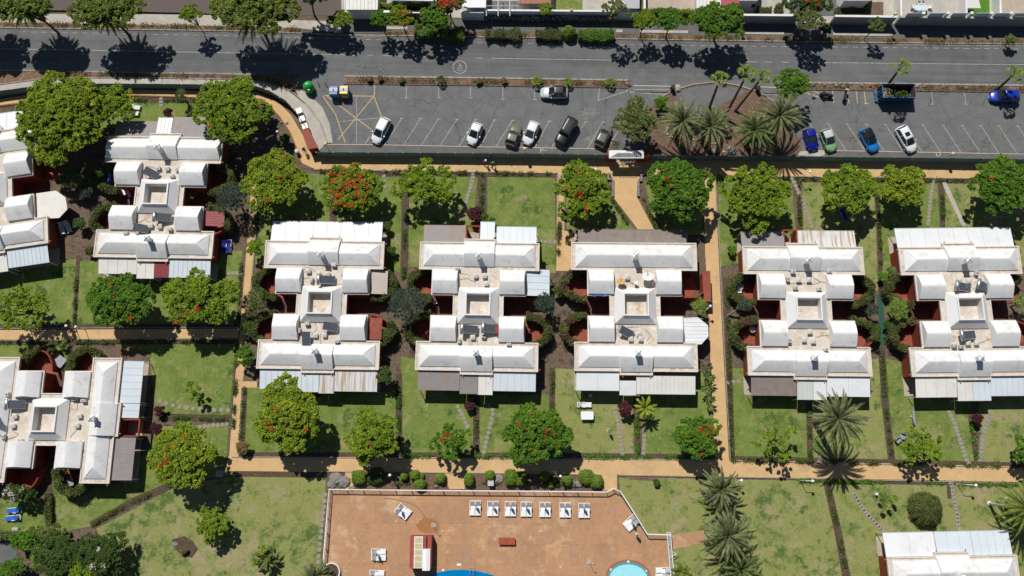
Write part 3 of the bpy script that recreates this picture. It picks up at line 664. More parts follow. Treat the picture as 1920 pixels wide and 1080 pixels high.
def house(key, ox, oy, rz, label, awn, flatN=False, gableN=False, patios='NW NE SW SE', walls='NW NE SW SE', roofgaps=()):
    r = thing('bungalow_block', label, 'bungalow', (ox, oy, 0), rz, 'white roofed bungalow blocks'); HOUSES[key] = r
    P = lambda o: (setattr(o, 'parent', r), o)[1]
    outl = OUT if not flatN else [p for p in OUT if not (p[1] in (9.4,)) and not (abs(p[0]) == 2.2 and p[1] == 8.9)]
    if flatN: outl = [(x * (1.045 if y > 4 and abs(x) > 8 else 1), y) for x, y in outl]
    fk = 'f' if flatN else ''
    def mk_wall():
        k = MB().prism(inset(outl, .2), 0, 2.85)
        return k.build('wall', 'terracotta_wall')
    P(shared('wall' + fk, mk_wall))
    P(shared('deck' + fk, lambda: MB().prism(outl, 2.852, ZR).build('roof', 'deck')))
    P(shared('par' + fk, lambda: MB().ring(outl, inset(outl, .16), ZR, ZR + .1).build('parapet', 'parapet')))
    W = 8.6 if flatN else 8.25
    for s in (1, -1):
        for q in (0, 1):
            if s == 1 and flatN: continue
            gb = gableN and s == 1; E_ = 8.04 if gb else 7.65; a, b = (-E_, -2.1) if q == 0 else (2.1, E_)
            P(shared(f'w{s}{q}{gb}', lambda: (lambda k: (vault(k, a, b, 5.5 * s if s > 0 else -8.35, 8.45 if s > 0 else -5.5, 6.95 * s, ZR + .13, 4.12, (1.45 if not gb else .12) if q == 0 else 0, (1.45 if not gb else .12) if q else 0), k)[1])(MB()).build('roof_vault', 'roof_white')))
        if not (s == 1 and flatN):
            P(shared(f'm{s}', lambda: (lambda k: (vault(k, -2.1, 2.1, 5.45 if s > 0 else -8.95, 8.95 if s > 0 else -5.5, 7.05 * s, ZR + .2, 4.45, 0, 0), k)[1])(MB()).build('roof_vault', 'roof_white')))
    if flatN:
        P(shared('fn', lambda: (lambda k: (vault(k, -8.0, 8.0, 5.4, 8.5, 6.9, ZR + .13, 4.2, 1.6, 1.6), k)[1])(MB()).build('roof_vault', 'roof_white')))
    for sx in (-1, 1):
        for sy in (-1, 1):
            def mkb(sx=sx, sy=sy):
                k = MB(); x0, x1 = (2.85, 6.3) if sx > 0 else (-6.3, -2.85); y0, y1 = (1.6, 4.93) if sy > 0 else (-4.93, -1.55)
                vault(k, x0, x1, y0, y1, 3.25 * sy, ZR + .38, 4.4, .1, .1, .1); return k.build('roof_vault', 'roof_white')
            P(shared(f'b{sx}{sy}', mkb))
    def mkc():
        k = MB(); B = [(-2.75, -2.5), (2.75, -2.5), (2.75, 2.5), (-2.75, 2.5)]; T = [(-1.72, -1.55), (1.72, -1.55), (1.72, 1.6), (-1.72, 1.6)]; I = [(-1.52, -1.37), (1.52, -1.37), (1.52, 1.42), (-1.52, 1.42)]
        zt = 4.3
        vs = [(x, y, ZR) for x, y in B] + [(x, y, ZR + .18) for x, y in B] + [(x, y, zt) for x, y in T] + [(x, y, zt + .16) for x, y in T] + [(x, y, zt + .16) for x, y in I] + [(x, y, ZR + .03) for x, y in I]
        fs = []
        for l in range(5):
            for i in range(4): j = (i + 1) % 4; fs.append((4 * l + i, 4 * l + j, 4 * l + 4 + j, 4 * l + 4 + i))
        k.add(vs, fs); k.add([(x, y, ZR + .03) for x, y in I], [(0, 1, 2, 3)]); k.mi[-1] = 1
        return k.build('light_well', ['roof_offwhite', 'deck'])
    P(shared('core', mkc))
    for i, (cx, cy) in enumerate(((0, 6.45), (0, -6.75))):
        c = P(shared(f'ch{i}', lambda: MB().box(cx - .27, cy - .27, 3.3, cx + .27, cy + .27, 5.25).build('chimney', 'roof_offwhite')))
        def mkcap():
            k = MB(); z = 5.42
            for a, b in ((-1, -1), (1, -1), (1, 1), (-1, 1)): k.box(cx + a * .3 - .04, cy + b * .3 - .04, 5.25, cx + a * .3 + .04, cy + b * .3 + .04, z)
            S = [(cx - .4, cy - .4, z), (cx + .4, cy - .4, z), (cx + .4, cy + .4, z), (cx - .4, cy + .4, z), (cx, cy, z + .34)]
            k.add(S, [(3, 2, 1, 0), (0, 1, 4), (1, 2, 4), (2, 3, 4), (3, 0, 4)])
            k.m = 1
            for q in range(4): k.tube([Vector(S[q]) + Vector((0, 0, .01)), Vector(S[4]) + Vector((0, 0, .012))], .02, 4)
            return k.build('chimney_cap', ['white_plastic', 'dark'])
        cap = shared(f'cap{i}', mkcap); cap.parent = c
    for x, y in ((-8.25, 8.6), (8.25, 8.6), (-8.25, 5.2), (8.25, 5.2), (-8.25, -5.2), (8.25, -5.2), (-8.25, -8.6), (8.25, -8.6)):
        s = 1 if x > 0 else -1; P(shared(f'dr{x}{y}', lambda: MB().box(min(x - s * .02, x + s * .28), y - .05, 2.98, max(x - s * .02, x + s * .28), y + .05, 3.06).build('drain_spout', 'drain')))
    for x, y in ((-1.8, 9.4), (1.9, 9.4), (-1.8, -9.4), (1.9, -9.4)):
        if flatN and y > 0: continue
        s = 1 if y > 0 else -1; P(shared(f'dr{x}{y}', lambda: MB().box(x - .06, min(y - s * .02, y + s * .28), 2.98, x + .06, max(y - s * .02, y + s * .28), 3.06).build('drain_spout', 'drain')))
    # terraces, patios
    def mkt():
        return MB().box(-8.1, 8.75, .0, 8.1, 11.2, .06).build('terrace', 'tile_pale')
    P(shared('terr', mkt)); P(shared('terr2', lambda: MB().box(-8.1, -11.2, .0, 8.1, -8.75, .06).build('terrace', 'tile_pale')))
    for c in patios.split():
        sx = 1 if 'E' in c else -1; sy = 1 if 'N' in c else -1
        def mkp(sx=sx, sy=sy):
            k = MB(); A = arc_pts(0, 0, 2.9, 1.95, -92, 92)
            k.prism([(sx * (6.2 + x), sy * (3.2 + y)) for x, y in A], .0, .05); return k.build('patio_floor', 'terracotta_floor')
        P(shared('pf' + c, mkp))
        if c in walls.split():
            def mkw(sx=sx, sy=sy):
                k = MB(); A = arc_pts(0, 0, 2.95, 1.98, -88, 88, 18)
                wall_line(k, [(sx * (6.4 + x), sy * (3.2 + y)) for x, y in A], .16, 0, 1.75); return k.build('patio_wall', 'terracotta_wall')
            P(shared('pw' + c, mkw))
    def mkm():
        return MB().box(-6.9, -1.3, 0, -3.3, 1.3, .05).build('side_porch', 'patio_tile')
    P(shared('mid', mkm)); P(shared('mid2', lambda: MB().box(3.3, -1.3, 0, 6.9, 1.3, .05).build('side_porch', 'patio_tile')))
    for i, a in enumerate(awn):
        side, x0, x1, out, m, seams = a[:6]
        s = 1 if side == 'N' else -1
        ya = 9.42 if (max(x0, x1) <= 2.25 and min(x0, x1) >= -2.25 and not (flatN and s > 0)) else 8.92
        awning(r, x0, x1, s * (ya if len(a) < 7 else a[6]), s * out, 2.8, 2.42, m, seams)
    return r
def P2(px, py, z): return G(px, py, z)
def place(a, la, b, lb, z=3.15):
    """house centre and heading from two surveyed roof corners a, b with local coordinates la, lb"""
    A = P2(*a, z); B = P2(*b, z); va = Vector((B.x - A.x, B.y - A.y)); vl = Vector((lb[0] - la[0], lb[1] - la[1]))
    ang = math.atan2(va.y, va.x) - math.atan2(vl.y, vl.x); c, s = math.cos(ang), math.sin(ang)
    m = Vector(((la[0] + lb[0]) / 2, (la[1] + lb[1]) / 2)); M = Vector(((A.x + B.x) / 2, (A.y + B.y) / 2))
    return M.x - (c * m.x - s * m.y), M.y - (s * m.x + c * m.y), ang
R_ = math.radians
house('H1', -50.56, 36.75, R_(-1.05), 'upper left white bungalow block with grey-brown top awnings and small dark red awning strip',
      [('N', -7.6, -1.7, 11.5, 'sheet_greybrown', 0), ('N', -1.62, .5, 12.1, 'sheet_white', .5), ('N', .58, 7.7, 12.2, 'sheet_greybrown', 0),
       ('S', -7.6, -2.25, 11.1, 'sheet_cream', 1.3), ('S', -2.2, .2, 11.7, 'sheet_cream', 1.2), ('S', .25, 2.2, 11.5, 'sheet_red', .4), ('S', 2.27, 8.0, 11.5, 'sheet_blue', .62)], gableN=True)
house('H2', -27.02, 21.32, R_(-.76), 'white bungalow block with plain white top awning and rust-streaked lower awning',
      [('N', -7.7, 7.75, 11.9, 'sheet_white', 1.9), ('S', -7.8, -2.25, 11.55, 'sheet_blue', .8), ('S', -2.2, .15, 11.9, 'sheet_blue', .8), ('S', .2, 2.2, 12.05, 'sheet_rust', .5), ('S', 2.26, 8.0, 11.75, 'sheet_rust', .6)])
house('H3', -5.65, 21.06, R_(-1.05), 'white bungalow block with blotchy grey-brown awnings on the left of both its ends',
      [('N', -7.85, -2.05, 11.5, 'sheet_greybrown', 0), ('N', .0, 2.0, 12.1, 'sheet_blue', .95), ('N', 2.27, 7.8, 11.45, 'sheet_blue', .9),
       ('S', -7.85, -2.25, 11.5, 'sheet_greybrown', 0), ('S', -2.2, .2, 11.9, 'sheet_greybrown', 0), ('S', .26, 2.2, 12.0, 'sheet_cream', .95), ('S', 2.27, 7.95, 11.45, 'sheet_blue', .95)])
house('H5', 38.77, 20.36, R_(-.61), 'white bungalow block with rust-striped upper right sheets and brown lower left awning',
      [('N', -8.2, -2.3, 11.2, 'sheet_grey', 0), ('N', -.4, 7.5, 11.4, 'sheet_rust', .95, 8.92), ('S', -7.8, -1.75, 11.5, 'sheet_brown', 0), ('S', -1.7, .4, 12.0, 'sheet_green', .7), ('S', .46, 2.2, 12.0, 'sheet_white', 0), ('S', 2.27, 8.0, 11.55, 'sheet_white', 3.2)])
x6, y6, a6 = place((1684, 464.3), (-8.25, 8.9), (1710, 706), (-8.25, -8.9))
house('H6', x6, y6, a6, 'white bungalow block at the right edge, beside the narrow green walkway',
      [('N', -8.2, 7.8, 11.8, 'sheet_white', 1.9, 8.92), ('S', -7.7, -2.25, 11.6, 'sheet_cream', 1.3), ('S', -2.2, -.2, 12.1, 'sheet_cream', 1.0), ('S', -.15, 2.2, 12.1, 'sheet_blue', .8), ('S', 2.27, 8.1, 11.5, 'sheet_blue', .7)], walls='NW SW SE')
x4 = (G(1069.5, 692, 3.15).x, 0)
A4 = place((1078, 697.5), (-8.25, -8.9), (1309, 699.5), (8.25, -8.9)); B4 = place((1068.5, 452), (-8.6, 8.9), (1307.5, 454), (8.6, 8.9))
house('H4', (A4[0] + B4[0]) / 2, (A4[1] + B4[1]) / 2, (A4[2] + B4[2]) / 2, 'white bungalow block with blue hoses and satellite dishes on its roof',
      [('N', -7.6, 7.3, 11.0, 'sheet_brown', .9), ('S', -8.0, -2.25, 11.45, 'sheet_white', 2.8), ('S', -2.2, .0, 12.0, 'sheet_white', 0, 10.1), ('S', .05, 7.9, 11.85, 'sheet_cream', .55, 9.42)], flatN=True, walls='NW SW')
x0, y0_, a0 = place((88.5, 405), (8.25, -4.95), (91.6, 455), (8.25, -8.9)); a0 = R_(8.5)
_c = G(90, 430, 3.15); c_, s_ = math.cos(a0), math.sin(a0); x0 = _c.x - (c_ * 8.25 - s_ * -6.92); y0_ = _c.y - (s_ * 8.25 + c_ * -6.92)
house('H0', x0, y0_, a0, 'slightly turned white bungalow block cut off by the left edge, beside the big yellow-green tree',
      [('N', -7.8, 7.8, 11.9, 'sheet_white', 2.5), ('S', -2.2, 2.2, 11.9, 'sheet_cream', 1.4), ('S', 2.27, 7.9, 11.5, 'sheet_blue', .55)], walls='SE')
x7, y7, a7 = place((229.8, 668.8), (8.25, -8.9), (204.6, 909.2), (-8.25, -8.9))
house('H7', x7, y7, a7, 'white bungalow block turned sideways at the lower left, its awnings facing right',
      [('S', 2.27, 7.9, 11.6, 'sheet_blue', .95), ('S', .3, 2.2, 11.6, 'sheet_blue', .95), ('S', -7.8, -2.3, 11.5, 'sheet_grey', .3)])
x8, y8, a8 = place((1659, 1045), (-8.25, 8.9), (1909.9, 1039.9), (8.25, 8.9))
house('H8', x8, y8, a8, 'white bungalow block in the lower right corner, only its top end in view',
      [('N', -8.2, -1.7, 11.9, 'sheet_white', 3.2, 8.92), ('N', -1.62, 3.0, 11.9, 'sheet_blue', 1.6, 8.92), ('N', 3.05, 7.9, 11.9, 'sheet_blue', .95, 8.92), ('S', -7.8, 7.8, 11.5, 'sheet_white', .9)])
# extra awnings and screens that only single blocks have
def patio_awn(h, xa, xb, y0, y1, z0, z1, m, seams=.7): return awning(HOUSES[h], y0, y1, xa, xb, z0, z1, m, seams, axis='x')
patio_awn('H2', 6.5, 8.8, 1.6, 4.9, 2.7, 2.5, 'awning_beige', 0)
patio_awn('H2', 6.5, 8.3, -4.7, -1.7, 2.6, 2.5, 'terracotta_floor', 0)
patio_awn('H3', 6.5, 9.7, 1.6, 5.3, 2.75, 2.5, 'sheet_blue', .9)
patio_awn('H1', 6.5, 9.2, -4.0, -1.9, 2.6, 2.3, 'sheet_red', .35)
def polyroof(h, pts, z, m, name='awning'):
    o = MB().prism(pts, z, z + .07).build(name, m, HOUSES[h]); return o
polyroof('H0', [(6.5, -5.0), (6.5, -1.2), (9.3, -1.2), (10.6, -2.4), (10.8, -4.2), (9.6, -5.3)], 2.6, 'sheet_cream')
o4 = polyroof('H4', [(6.5, -4.9), (6.5, -1.5), (8.6, -1.4), (9.9, -2.5), (9.9, -4.0), (8.9, -5.1)], 2.6, 'sheet_white')
k = MB()
for i in range(7): y = -4.7 + i * .52; k.box(6.5, y - .02, 2.672, 9.0 + .8 * math.sin(PI * (i + .5) / 7), y + .02, 2.71)
k.build('seam', 'metal_white', o4)
k = MB(); wall_line(k, [(6.5, 1.5), (8.7, 1.5), (9.6, 2.3), (9.6, 4.9)], .22, 0, 2.1); k.build('patio_wall', 'terracotta_wall', HOUSES['H4'])
MB().box(9.6, .9, 1.95, 10.6, 5.2, 2.15).build('porch_roof', 'terracotta_floor', HOUSES['H4'])
for h, x0, x1 in (('H3', -2.0, 0), ('H5', -2.3, -.4)):
    k = MB()
    for a in (x0 + .05, x1 - .05): k.box(a - .09, 9.42, 0, a + .09, 11.5, 2.6)
    k.box(x0 + .15, 11.3, 2.3, x1 - .15, 11.5, 2.58); k.build('porch_wall', 'terracotta_wall', HOUSES[h])
k = MB()
for a in (-2.1, .1): k.box(a - .1, -11.9, 0, a + .1, -9.42, 2.6)
k.box(-2.0, -11.9, 2.3, 0.0, -11.7, 2.58); k.build('porch_wall', 'terracotta_wall', HOUSES['H7'])
def loc(h, x, y, z=0):
    o = HOUSES[h]; c, s = math.cos(o.rotation_euler.z), math.sin(o.rotation_euler.z)
    return Vector((o.location.x + c * x - s * y, o.location.y + s * x + c * y, z))

# ---------------------------------------------------------------- rooftop gear
SHORT = dict(H0='the left edge block', H1='the upper left block', H2='the rust-streaked block', H3='the blotchy awned block', H4='the satellite dish block',
             H5='the rust-striped block', H6='the green walkway block', H7='the sideways block', H8='the lower right block')
def mk_ac():
    r = thing('air_conditioner', '', 'air conditioner', group='air conditioners on the roofs')
    MB().box(-.3, -.2, .06, .3, .2, .62).build('casing', 'acbox', r)
    k = MB(); k.lathe([(.2, 0), (.2, .02), (.17, .03), (.03, .03), (.0001, .03)], (0, 0, .622), 14); k.build('fan_grille', 'metal_grey', r)
    k = MB(); k.box(-.28, -.2, 0, -.2, .2, .06); k.box(.2, -.2, 0, .28, .2, .06); k.build('foot', 'metal_grey', r); return r
def mk_vent():
    r = thing('roof_vent', '', 'roof vent', group='square vents on the roofs')
    MB().box(-.26, -.26, 0, .26, .26, .42).build('shaft', 'roof_offwhite', r)
    k = MB(); k.add([(-.34, -.34, .46), (.34, -.34, .46), (.34, .34, .46), (-.34, .34, .46), (0, 0, .62)], [(3, 2, 1, 0), (0, 1, 4), (1, 2, 4), (2, 3, 4), (3, 0, 4)]); k.box(-.3, -.3, .42, .3, .3, .46); k.build('cap', 'acbox', r); return r
def mk_heater(tank=True):
    r = thing('solar_water_heater', '', 'solar heater', group='solar water heaters on the roofs')
    k = MB(); a, b = (.0, 1.9); k.add([(a, -.55, .95), (b, -.55, .35), (b, .55, .35), (a, .55, .95), (a, -.55, 1.03), (b, -.55, .43), (b, .55, .43), (a, .55, 1.03)], [(3, 2, 1, 0), (4, 5, 6, 7), (0, 1, 5, 4), (1, 2, 6, 5), (2, 3, 7, 6), (3, 0, 4, 7)]); k.build('collector', 'solar', r)
    k = MB()
    for y in (-.55, .55): k.tube([(a, y, 1.04), (b, y, .44)], .03, 4)
    k.tube([(a, -.55, 1.04), (a, .55, 1.04)], .03, 4); k.tube([(b, -.55, .44), (b, .55, .44)], .03, 4); k.build('collector_frame', 'steel', r)
    if tank:
        k = MB(); k.smooth = True; k.tube([(-.22, -.75, 1.1), (-.22, -.7, 1.1), (-.22, .7, 1.1), (-.22, .75, 1.1)], [.16, .25, .25, .16], 14); k.build('tank', 'steel', r)
    k = MB()
    for y in (-.5, .5):
        k.tube([(.0, y, 0), (.0, y, .95)], .025, 4); k.tube([(1.8, y, 0), (1.8, y, .38)], .025, 4); k.tube([(-.3, y, 0), (0, y, .9)], .025, 4)
    k.build('stand', 'metal_grey', r); return r
def mk_dish(m):
    r = thing('satellite_dish', '', 'satellite dish', group='satellite dishes on the roofs')
    k = MB(); k.smooth = True; prof = [(.0001, 0), (.25, .03), (.45, .1), (.6, .18), (.6, .2), (.45, .125), (.25, .055), (.0001, .03)]; k.lathe(prof, (0, 0, 0), 20)
    d = k.build('reflector', m, r); d.location = (0, 0, .95); d.rotation_euler = (R_(-35), 0, 0)
    k = MB(); k.tube([(0, 0, 0), (0, 0, .95)], .04, 6); k.build('mast', 'metal_grey', r)
    k = MB(); k.tube([(0, -.05, .8), (0, .55, 1.15)], .02, 4); k.ball((0, .58, 1.18), .07, 8, 5); k.build('arm', 'metal_grey', r); return r
ac0 = mk_ac(); vent0 = mk_vent(); heat0 = mk_heater(); pan0 = mk_heater(False); dish0 = mk_dish('dish_orange')
PRO = {'ac': (ac0, kids(ac0)), 'v': (vent0, kids(vent0)), 'h': (heat0, kids(heat0)), 'p': (pan0, kids(pan0)), 'd': (dish0, kids(dish0))}
used_p = set()
def gear(kind, px, py, rz, label, sc_=None, z=None, group=None):
    z = (ZR + .005) if z is None else z; p = G(px, py, z + {'ac': .5, 'v': .5, 'h': .8, 'p': .7, 'd': 1}[kind]); p.z = z
    r, ch = PRO[kind]
    if kind not in used_p:
        used_p.add(kind); r.location = p; r.rotation_euler = (0, 0, rz); r['label'] = label
        if sc_: r.scale = sc_
        return r
    return dup(r, p, rz, label, group, ch, sc_)
def hz(h, zx, zy, ox, oy, s): return (ox + zx / s, oy + zy / s)
def gears(h, ox, oy, s, L):
    for kind, zx, zy, rz, lab in L: gear(kind, ox + zx / s, oy + zy / s, R_(rz), lab + ', ' + SHORT[h])
gears('H1', 0, 180, 2.348, [('p', 640, 328, -25, 'tilted dark panel without tank above the light well'), ('h', 690, 533, 0, 'heater with its steel tank at the left end'), ('p', 592, 578, -8, 'tilted dark panel without tank below the light well'),
    ('v', 693, 314, 0, 'left square vent of the row by the upper dark panel'), ('v', 733, 316, 0, 'middle square vent of the upper row'), ('v', 778, 318, 0, 'right square vent of the upper row'),
    ('ac', 755, 350, 0, 'flat grey unit just above the light well'), ('v', 660, 568, 0, 'square vent left of the lower tank heater'), ('v', 700, 572, 0, 'square vent right under the lower tank heater'), ('ac', 745, 585, 0, 'grey unit at the right of the lower roof'), ('ac', 553, 603, 0, 'dark grey unit at the left end of the lower roof')])
gears('H2', 440, 380, 2.841, [('h', 458, 410, 0, 'steel tank heater with long dark panel'), ('v', 390, 362, 0, 'white rounded vent at the left of the upper roof'), ('v', 445, 378, 0, 'square vent above the heater tank'), ('v', 493, 378, 0, 'square vent above the heater panel'),
    ('ac', 408, 410, 80, 'upright white unit left of the heater'), ('ac', 573, 373, 90, 'white unit beside the upper right vault'), ('ac', 527, 332, 0, 'grey unit beside the upper chimney'), ('p', 383, 690, -90, 'long upright dark panel at the left of the lower roof'), ('p', 475, 655, -8, 'wide dark panel under the light well'),
    ('ac', 342, 680, 90, 'grey unit beside the lower left vault'), ('ac', 385, 645, 0, 'white unit at the lower left of the light well'), ('v', 428, 705, 0, 'left one of two square vents of the lower roof'), ('v', 476, 703, 0, 'right one of two square vents of the lower roof'), ('ac', 543, 738, 0, 'white unit at the right of the lower roof')])
gears('H3', 740, 380, 2.841, [('v', 430, 388, 0, 'left one of two square vents of the upper roof'), ('v', 478, 388, 0, 'right one of two square vents of the upper roof'), ('v', 487, 430, 0, 'square vent touching the light well'), ('h', 368, 672, -3, 'left one of two tank heaters'), ('h', 480, 668, -3, 'right one of two tank heaters'),
    ('v', 415, 715, 0, 'square vent of the lower roof'), ('ac', 343, 735, 90, 'white unit in the lower left corner of the lower roof'), ('ac', 473, 712, 0, 'grey unit under the right tank heater'), ('ac', 608, 755, 0, 'grey unit at the right of the lower roof'), ('ac', 333, 350, 0, 'dark unit at the upper left corner of the upper roof')])
gears('H4', 1030, 400, 3, [('v', 438, 358, 0, 'square vent of the upper roof'), ('p', 398, 652, -25, 'tilted dark panel of the lower roof'), ('v', 505, 675, 0, 'small square vent nearest the light well'), ('v', 458, 705, 0, 'left square vent of the lower roof'), ('v', 514, 705, 0, 'right square vent of the lower roof')])
gears('H5', 1340, 400, 3, [('v', 475, 373, 0, 'left one of two square vents of the upper roof'), ('v', 533, 373, 0, 'right one of two square vents of the upper roof'), ('ac', 443, 330, 0, 'grey unit at the top left of the upper roof'), ('ac', 648, 327, 0, 'white unit at the top right of the upper roof'), ('ac', 413, 370, 90, 'grey unit beside the upper left vault'),
    ('ac', 457, 418, 0, 'grey unit at the top left corner of the light well'), ('ac', 590, 425, 0, 'dark unit at the top right corner of the light well'), ('v', 538, 665, 0, 'round-topped vent just under the light well'), ('v', 505, 710, 0, 'left square vent of the lower roof'), ('v', 557, 718, 0, 'right square vent of the lower roof'), ('ac', 423, 715, 90, 'grey unit beside the lower left vault'), ('ac', 627, 768, 0, 'white unit at the bottom right of the lower roof')])
gears('H6', 1640, 400, 3, [('h', 468, 410, -6, 'left one of two grey tank heaters of the upper roof'), ('h', 588, 402, -20, 'right one of two grey tank heaters of the upper roof'), ('ac', 575, 335, 80, 'white unit beside the upper chimney'), ('v', 480, 375, 0, 'left square vent of the upper roof'), ('v', 533, 378, 0, 'right square vent of the upper roof'),
    ('h', 495, 688, 6, 'tank heater of the lower roof'), ('v', 530, 728, 0, 'left square vent of the lower roof'), ('v', 578, 727, 0, 'right square vent of the lower roof'), ('ac', 452, 745, 0, 'white unit in the lower left corner of the lower roof'), ('ac', 490, 750, 0, 'dark unit under the tank heater')])
gears('H7', 0, 640, 3.373, [('h', 60, 400, 0, 'steel tank heater with dark panel left of the light well'), ('v', 88, 472, 0, 'upper square vent left of the light well'), ('v', 75, 532, 0, 'lower square vent left of the light well'), ('ac', 18, 602, 90, 'grey unit near the left edge'), ('ac', 125, 628, 0, 'dark unit at the lower left corner of the light well'), ('v', 497, 470, 0, 'upper square vent right of the light well'), ('v', 482, 530, 0, 'lower square vent right of the light well'),
    ('ac', 525, 375, 0, 'long white unit above the right vents'), ('ac', 45, 335, 90, 'grey unit above the tank heater'), ('v', 467, 360, 0, 'round grey vent beside the upper right vault')])
d1 = gear('d', 1030 + 403 / 3, 400 + 388 / 3, 0, 'orange satellite dish on the roof of ' + SHORT['H4'])
dishw = mk_dish('dish_white'); dishw.location = G(1030 + 555 / 3, 400 + 363 / 3, ZR + 1); dishw.location.z = ZR; dishw.scale = (1.35, 1.35, 1.1); dishw['label'] = 'large white satellite dish on the roof of ' + SHORT['H4']; dishw.rotation_euler.z = .1
dd = dup(dishw, G(1030 + 487 / 3, 400 + 393 / 3, ZR + .6), .5, 'small grey satellite dish between the two larger ones, ' + SHORT['H4'], scale=(.5, .5, .8)); dd.location.z = ZR
# blue hoses coiled on the roof slab edge of H4
for (zx, zy, rx, ry, lb) in ((252, 453, .42, .42, 'round coil of blue hose, left of the wide loose coil, the satellite dish block'), (303, 453, .75, .38, 'wide loose coil of blue hose right of the round coil')):
    c = G(1030 + zx / 3, 400 + zy / 3, ZR + .3); k = MB(); rnd = random.Random(int(zx)); pts = []
    for i in range(90):
        t = i / 90 * 2 * PI * 4; f = 1 - .5 * (i / 90) + rnd.uniform(-.04, .04); pts.append((c.x + rx * f * math.cos(t), c.y + ry * f * math.sin(t), ZR + .34 + .03 * (i % 5) * .5))
    k.tube(pts, .03, 5); tag(k.build('garden_hose', 'hose_blue'), lb, 'hose', 'blue hoses on the roof')
# cables / pipes lying on the terraces (part of their block)
rnd = random.Random(5)
def pipe(h, pts, r=.022):
    o = HOUSES[h]; inv = o.matrix_basis.inverted(); q = []
    P = [G(x, y, ZR + .04) for x, y in pts]
    for i in range(len(P) - 1):
        for t in (0, .33, .66): q.append(P[i].lerp(P[i + 1], t) + Vector((rnd.uniform(-.05, .05), rnd.uniform(-.05, .05), 0)))
    q.append(P[-1]); q = [inv @ v for v in q]; MB().tube(q, r, 4).build('cable', 'pipe', o)
def pipes(h, ox, oy, s, LL):
    for L in LL: pipe(h, [(ox + x / s, oy + y / s) for x, y in L])
bpy.context.view_layer.update()
pipes('H2', 440, 380, 2.841, [[(372, 372), (385, 345), (410, 350), (430, 365), (440, 385)], [(357, 408), (395, 400), (420, 425)], [(520, 400), (545, 430), (575, 435)], [(430, 640), (440, 670), (420, 690)], [(458, 700), (460, 760)]])
pipes('H3', 740, 380, 2.841, [[(345, 410), (390, 405), (430, 425), (450, 405)], [(520, 385), (545, 405)], [(345, 375), (390, 380)], [(440, 700), (440, 780)], [(600, 745), (650, 740)]])
pipes('H4', 1030, 400, 3, [[(450, 385), (480, 400), (500, 440)], [(540, 650), (570, 690), (545, 720)], [(380, 660), (440, 640), (500, 640)]])
pipes('H5', 1340, 400, 3, [[(420, 395), (500, 395), (560, 400), (600, 385)], [(560, 365), (590, 385), (625, 390)], [(565, 700), (600, 690), (645, 685)], [(630, 460), (655, 495)]])
pipes('H6', 1640, 400, 3, [[(500, 360), (560, 350)], [(520, 400), (550, 420)], [(590, 730), (640, 710), (665, 700)]])
pipes('H1', 0, 180, 2.348, [[(600, 560), (640, 545), (670, 560)], [(650, 310), (690, 320)], [(485, 605), (540, 605)]])
pipes('H7', 0, 640, 3.373, [[(45, 425), (35, 460), (60, 500)], [(90, 570), (115, 590), (85, 610), (40, 620)], [(490, 550), (460, 590), (440, 610)], [(505, 620), (525, 660), (530, 700), (510, 735)], [(495, 385), (485, 440)]])

# ================================================================ HOUSES ALONG THE TOP EDGE (across the road)
def px_prism(k, pts, z0, z1):
    k.prism([(p.x, p.y) for p in [G(x, y, z1) for x, y in pts]], z0, z1); return k
def town(label, body, roof, zr, wallm, roofm, extra=None, name='house', flat=True):
    a = G(body[0][0], body[0][1], 0); r = thing(name, label, 'house', (0, 0, 0), 0, 'houses above the road')
    k = MB(); px_prism(k, body, 0, zr - .16); k.build('wall', wallm, r)
    k = MB(); px_prism(k, roof, zr - .155, zr); ro = k.build('roof', roofm, r)
    return r, ro
t1, ro = town('small building with a ribbed cream roof and blue-white wall, left one above the road', [(649, -40), (706, -40), (706, 17), (650, 17)], [(646, -45), (709, -45), (708, 18), (646, 18)], 3.0, 'white_wall', 'sheet_cream')
k = MB(); 
for i in range(9): a = G(648 + i * 7, 17, 3.02); b = G(648 + i * 7, -40, 3.02); k.tube([a, b], .03, 4)
k.build('seam', 'seam_grey', ro)
t2, ro = town('white building with a wide grey vault roof above the planter strip', [(735, -40), (815, -40), (815, -2), (735, -2)], [(728, -45), (820, -45), (818, 2), (730, 0)], 3.2, 'white_wall', 'roof_white')
t3, ro = town('white flat-roofed house left of the barred carport, above the road', [(874, -40), (908, -40), (908, 12), (874, 12)], [(868, -45), (911, -45), (911, 14), (868, 14)], 2.9, 'white_wall', 'sheet_white')
t4, ro = town('house with a pink clay tile roof edge above the road', [(972, -40), (1030, -40), (1030, 3), (972, 3)], [(972, -45), (1033, -45), (1033, 7.5), (972, 7.5)], 2.8, 'white_wall', 'pink_tile')
k = MB()
for i in range(26): a = G(973 + i * 2.32, 7, 2.83); b = G(973 + i * 2.32, -44, 2.83); k.tube([a, b], .07, 5)
k.build('tile_row', 'pink_tile', ro)
t5, ro = town('house with a square dark grey canopy above the road, left of the pale driveway', [(1162, -40), (1196, -40), (1196, 10), (1162, 10)], [(1155, -45), (1200, -45), (1199, 16), (1155, 15)], 2.7, 'white_wall', 'metal_grey')
t6, ro = town('house with a ribbed cream roof beside the pink-red one', [(1308, -40), (1345, -40), (1346, 14), (1308, 14)], [(1306, -45), (1352, -45), (1352, 20), (1306, 20)], 2.8, 'white_wall', 'sheet_cream')
k = MB()
for i in range(7): a = G(1311 + i * 6.5, 19, 2.82); b = G(1311 + i * 6.5, -44, 2.82); k.tube([a, b], .04, 4)
k.build('seam', 'seam_grey', ro)
t7, ro = town('house with a flat pink-red roof above the broad green tree', [(1356, -40), (1384, -40), (1384, 20), (1356, 20)], [(1353, -45), (1386, -45), (1386, 23), (1353, 23)], 2.8, 'white_wall', 'red_sheet')
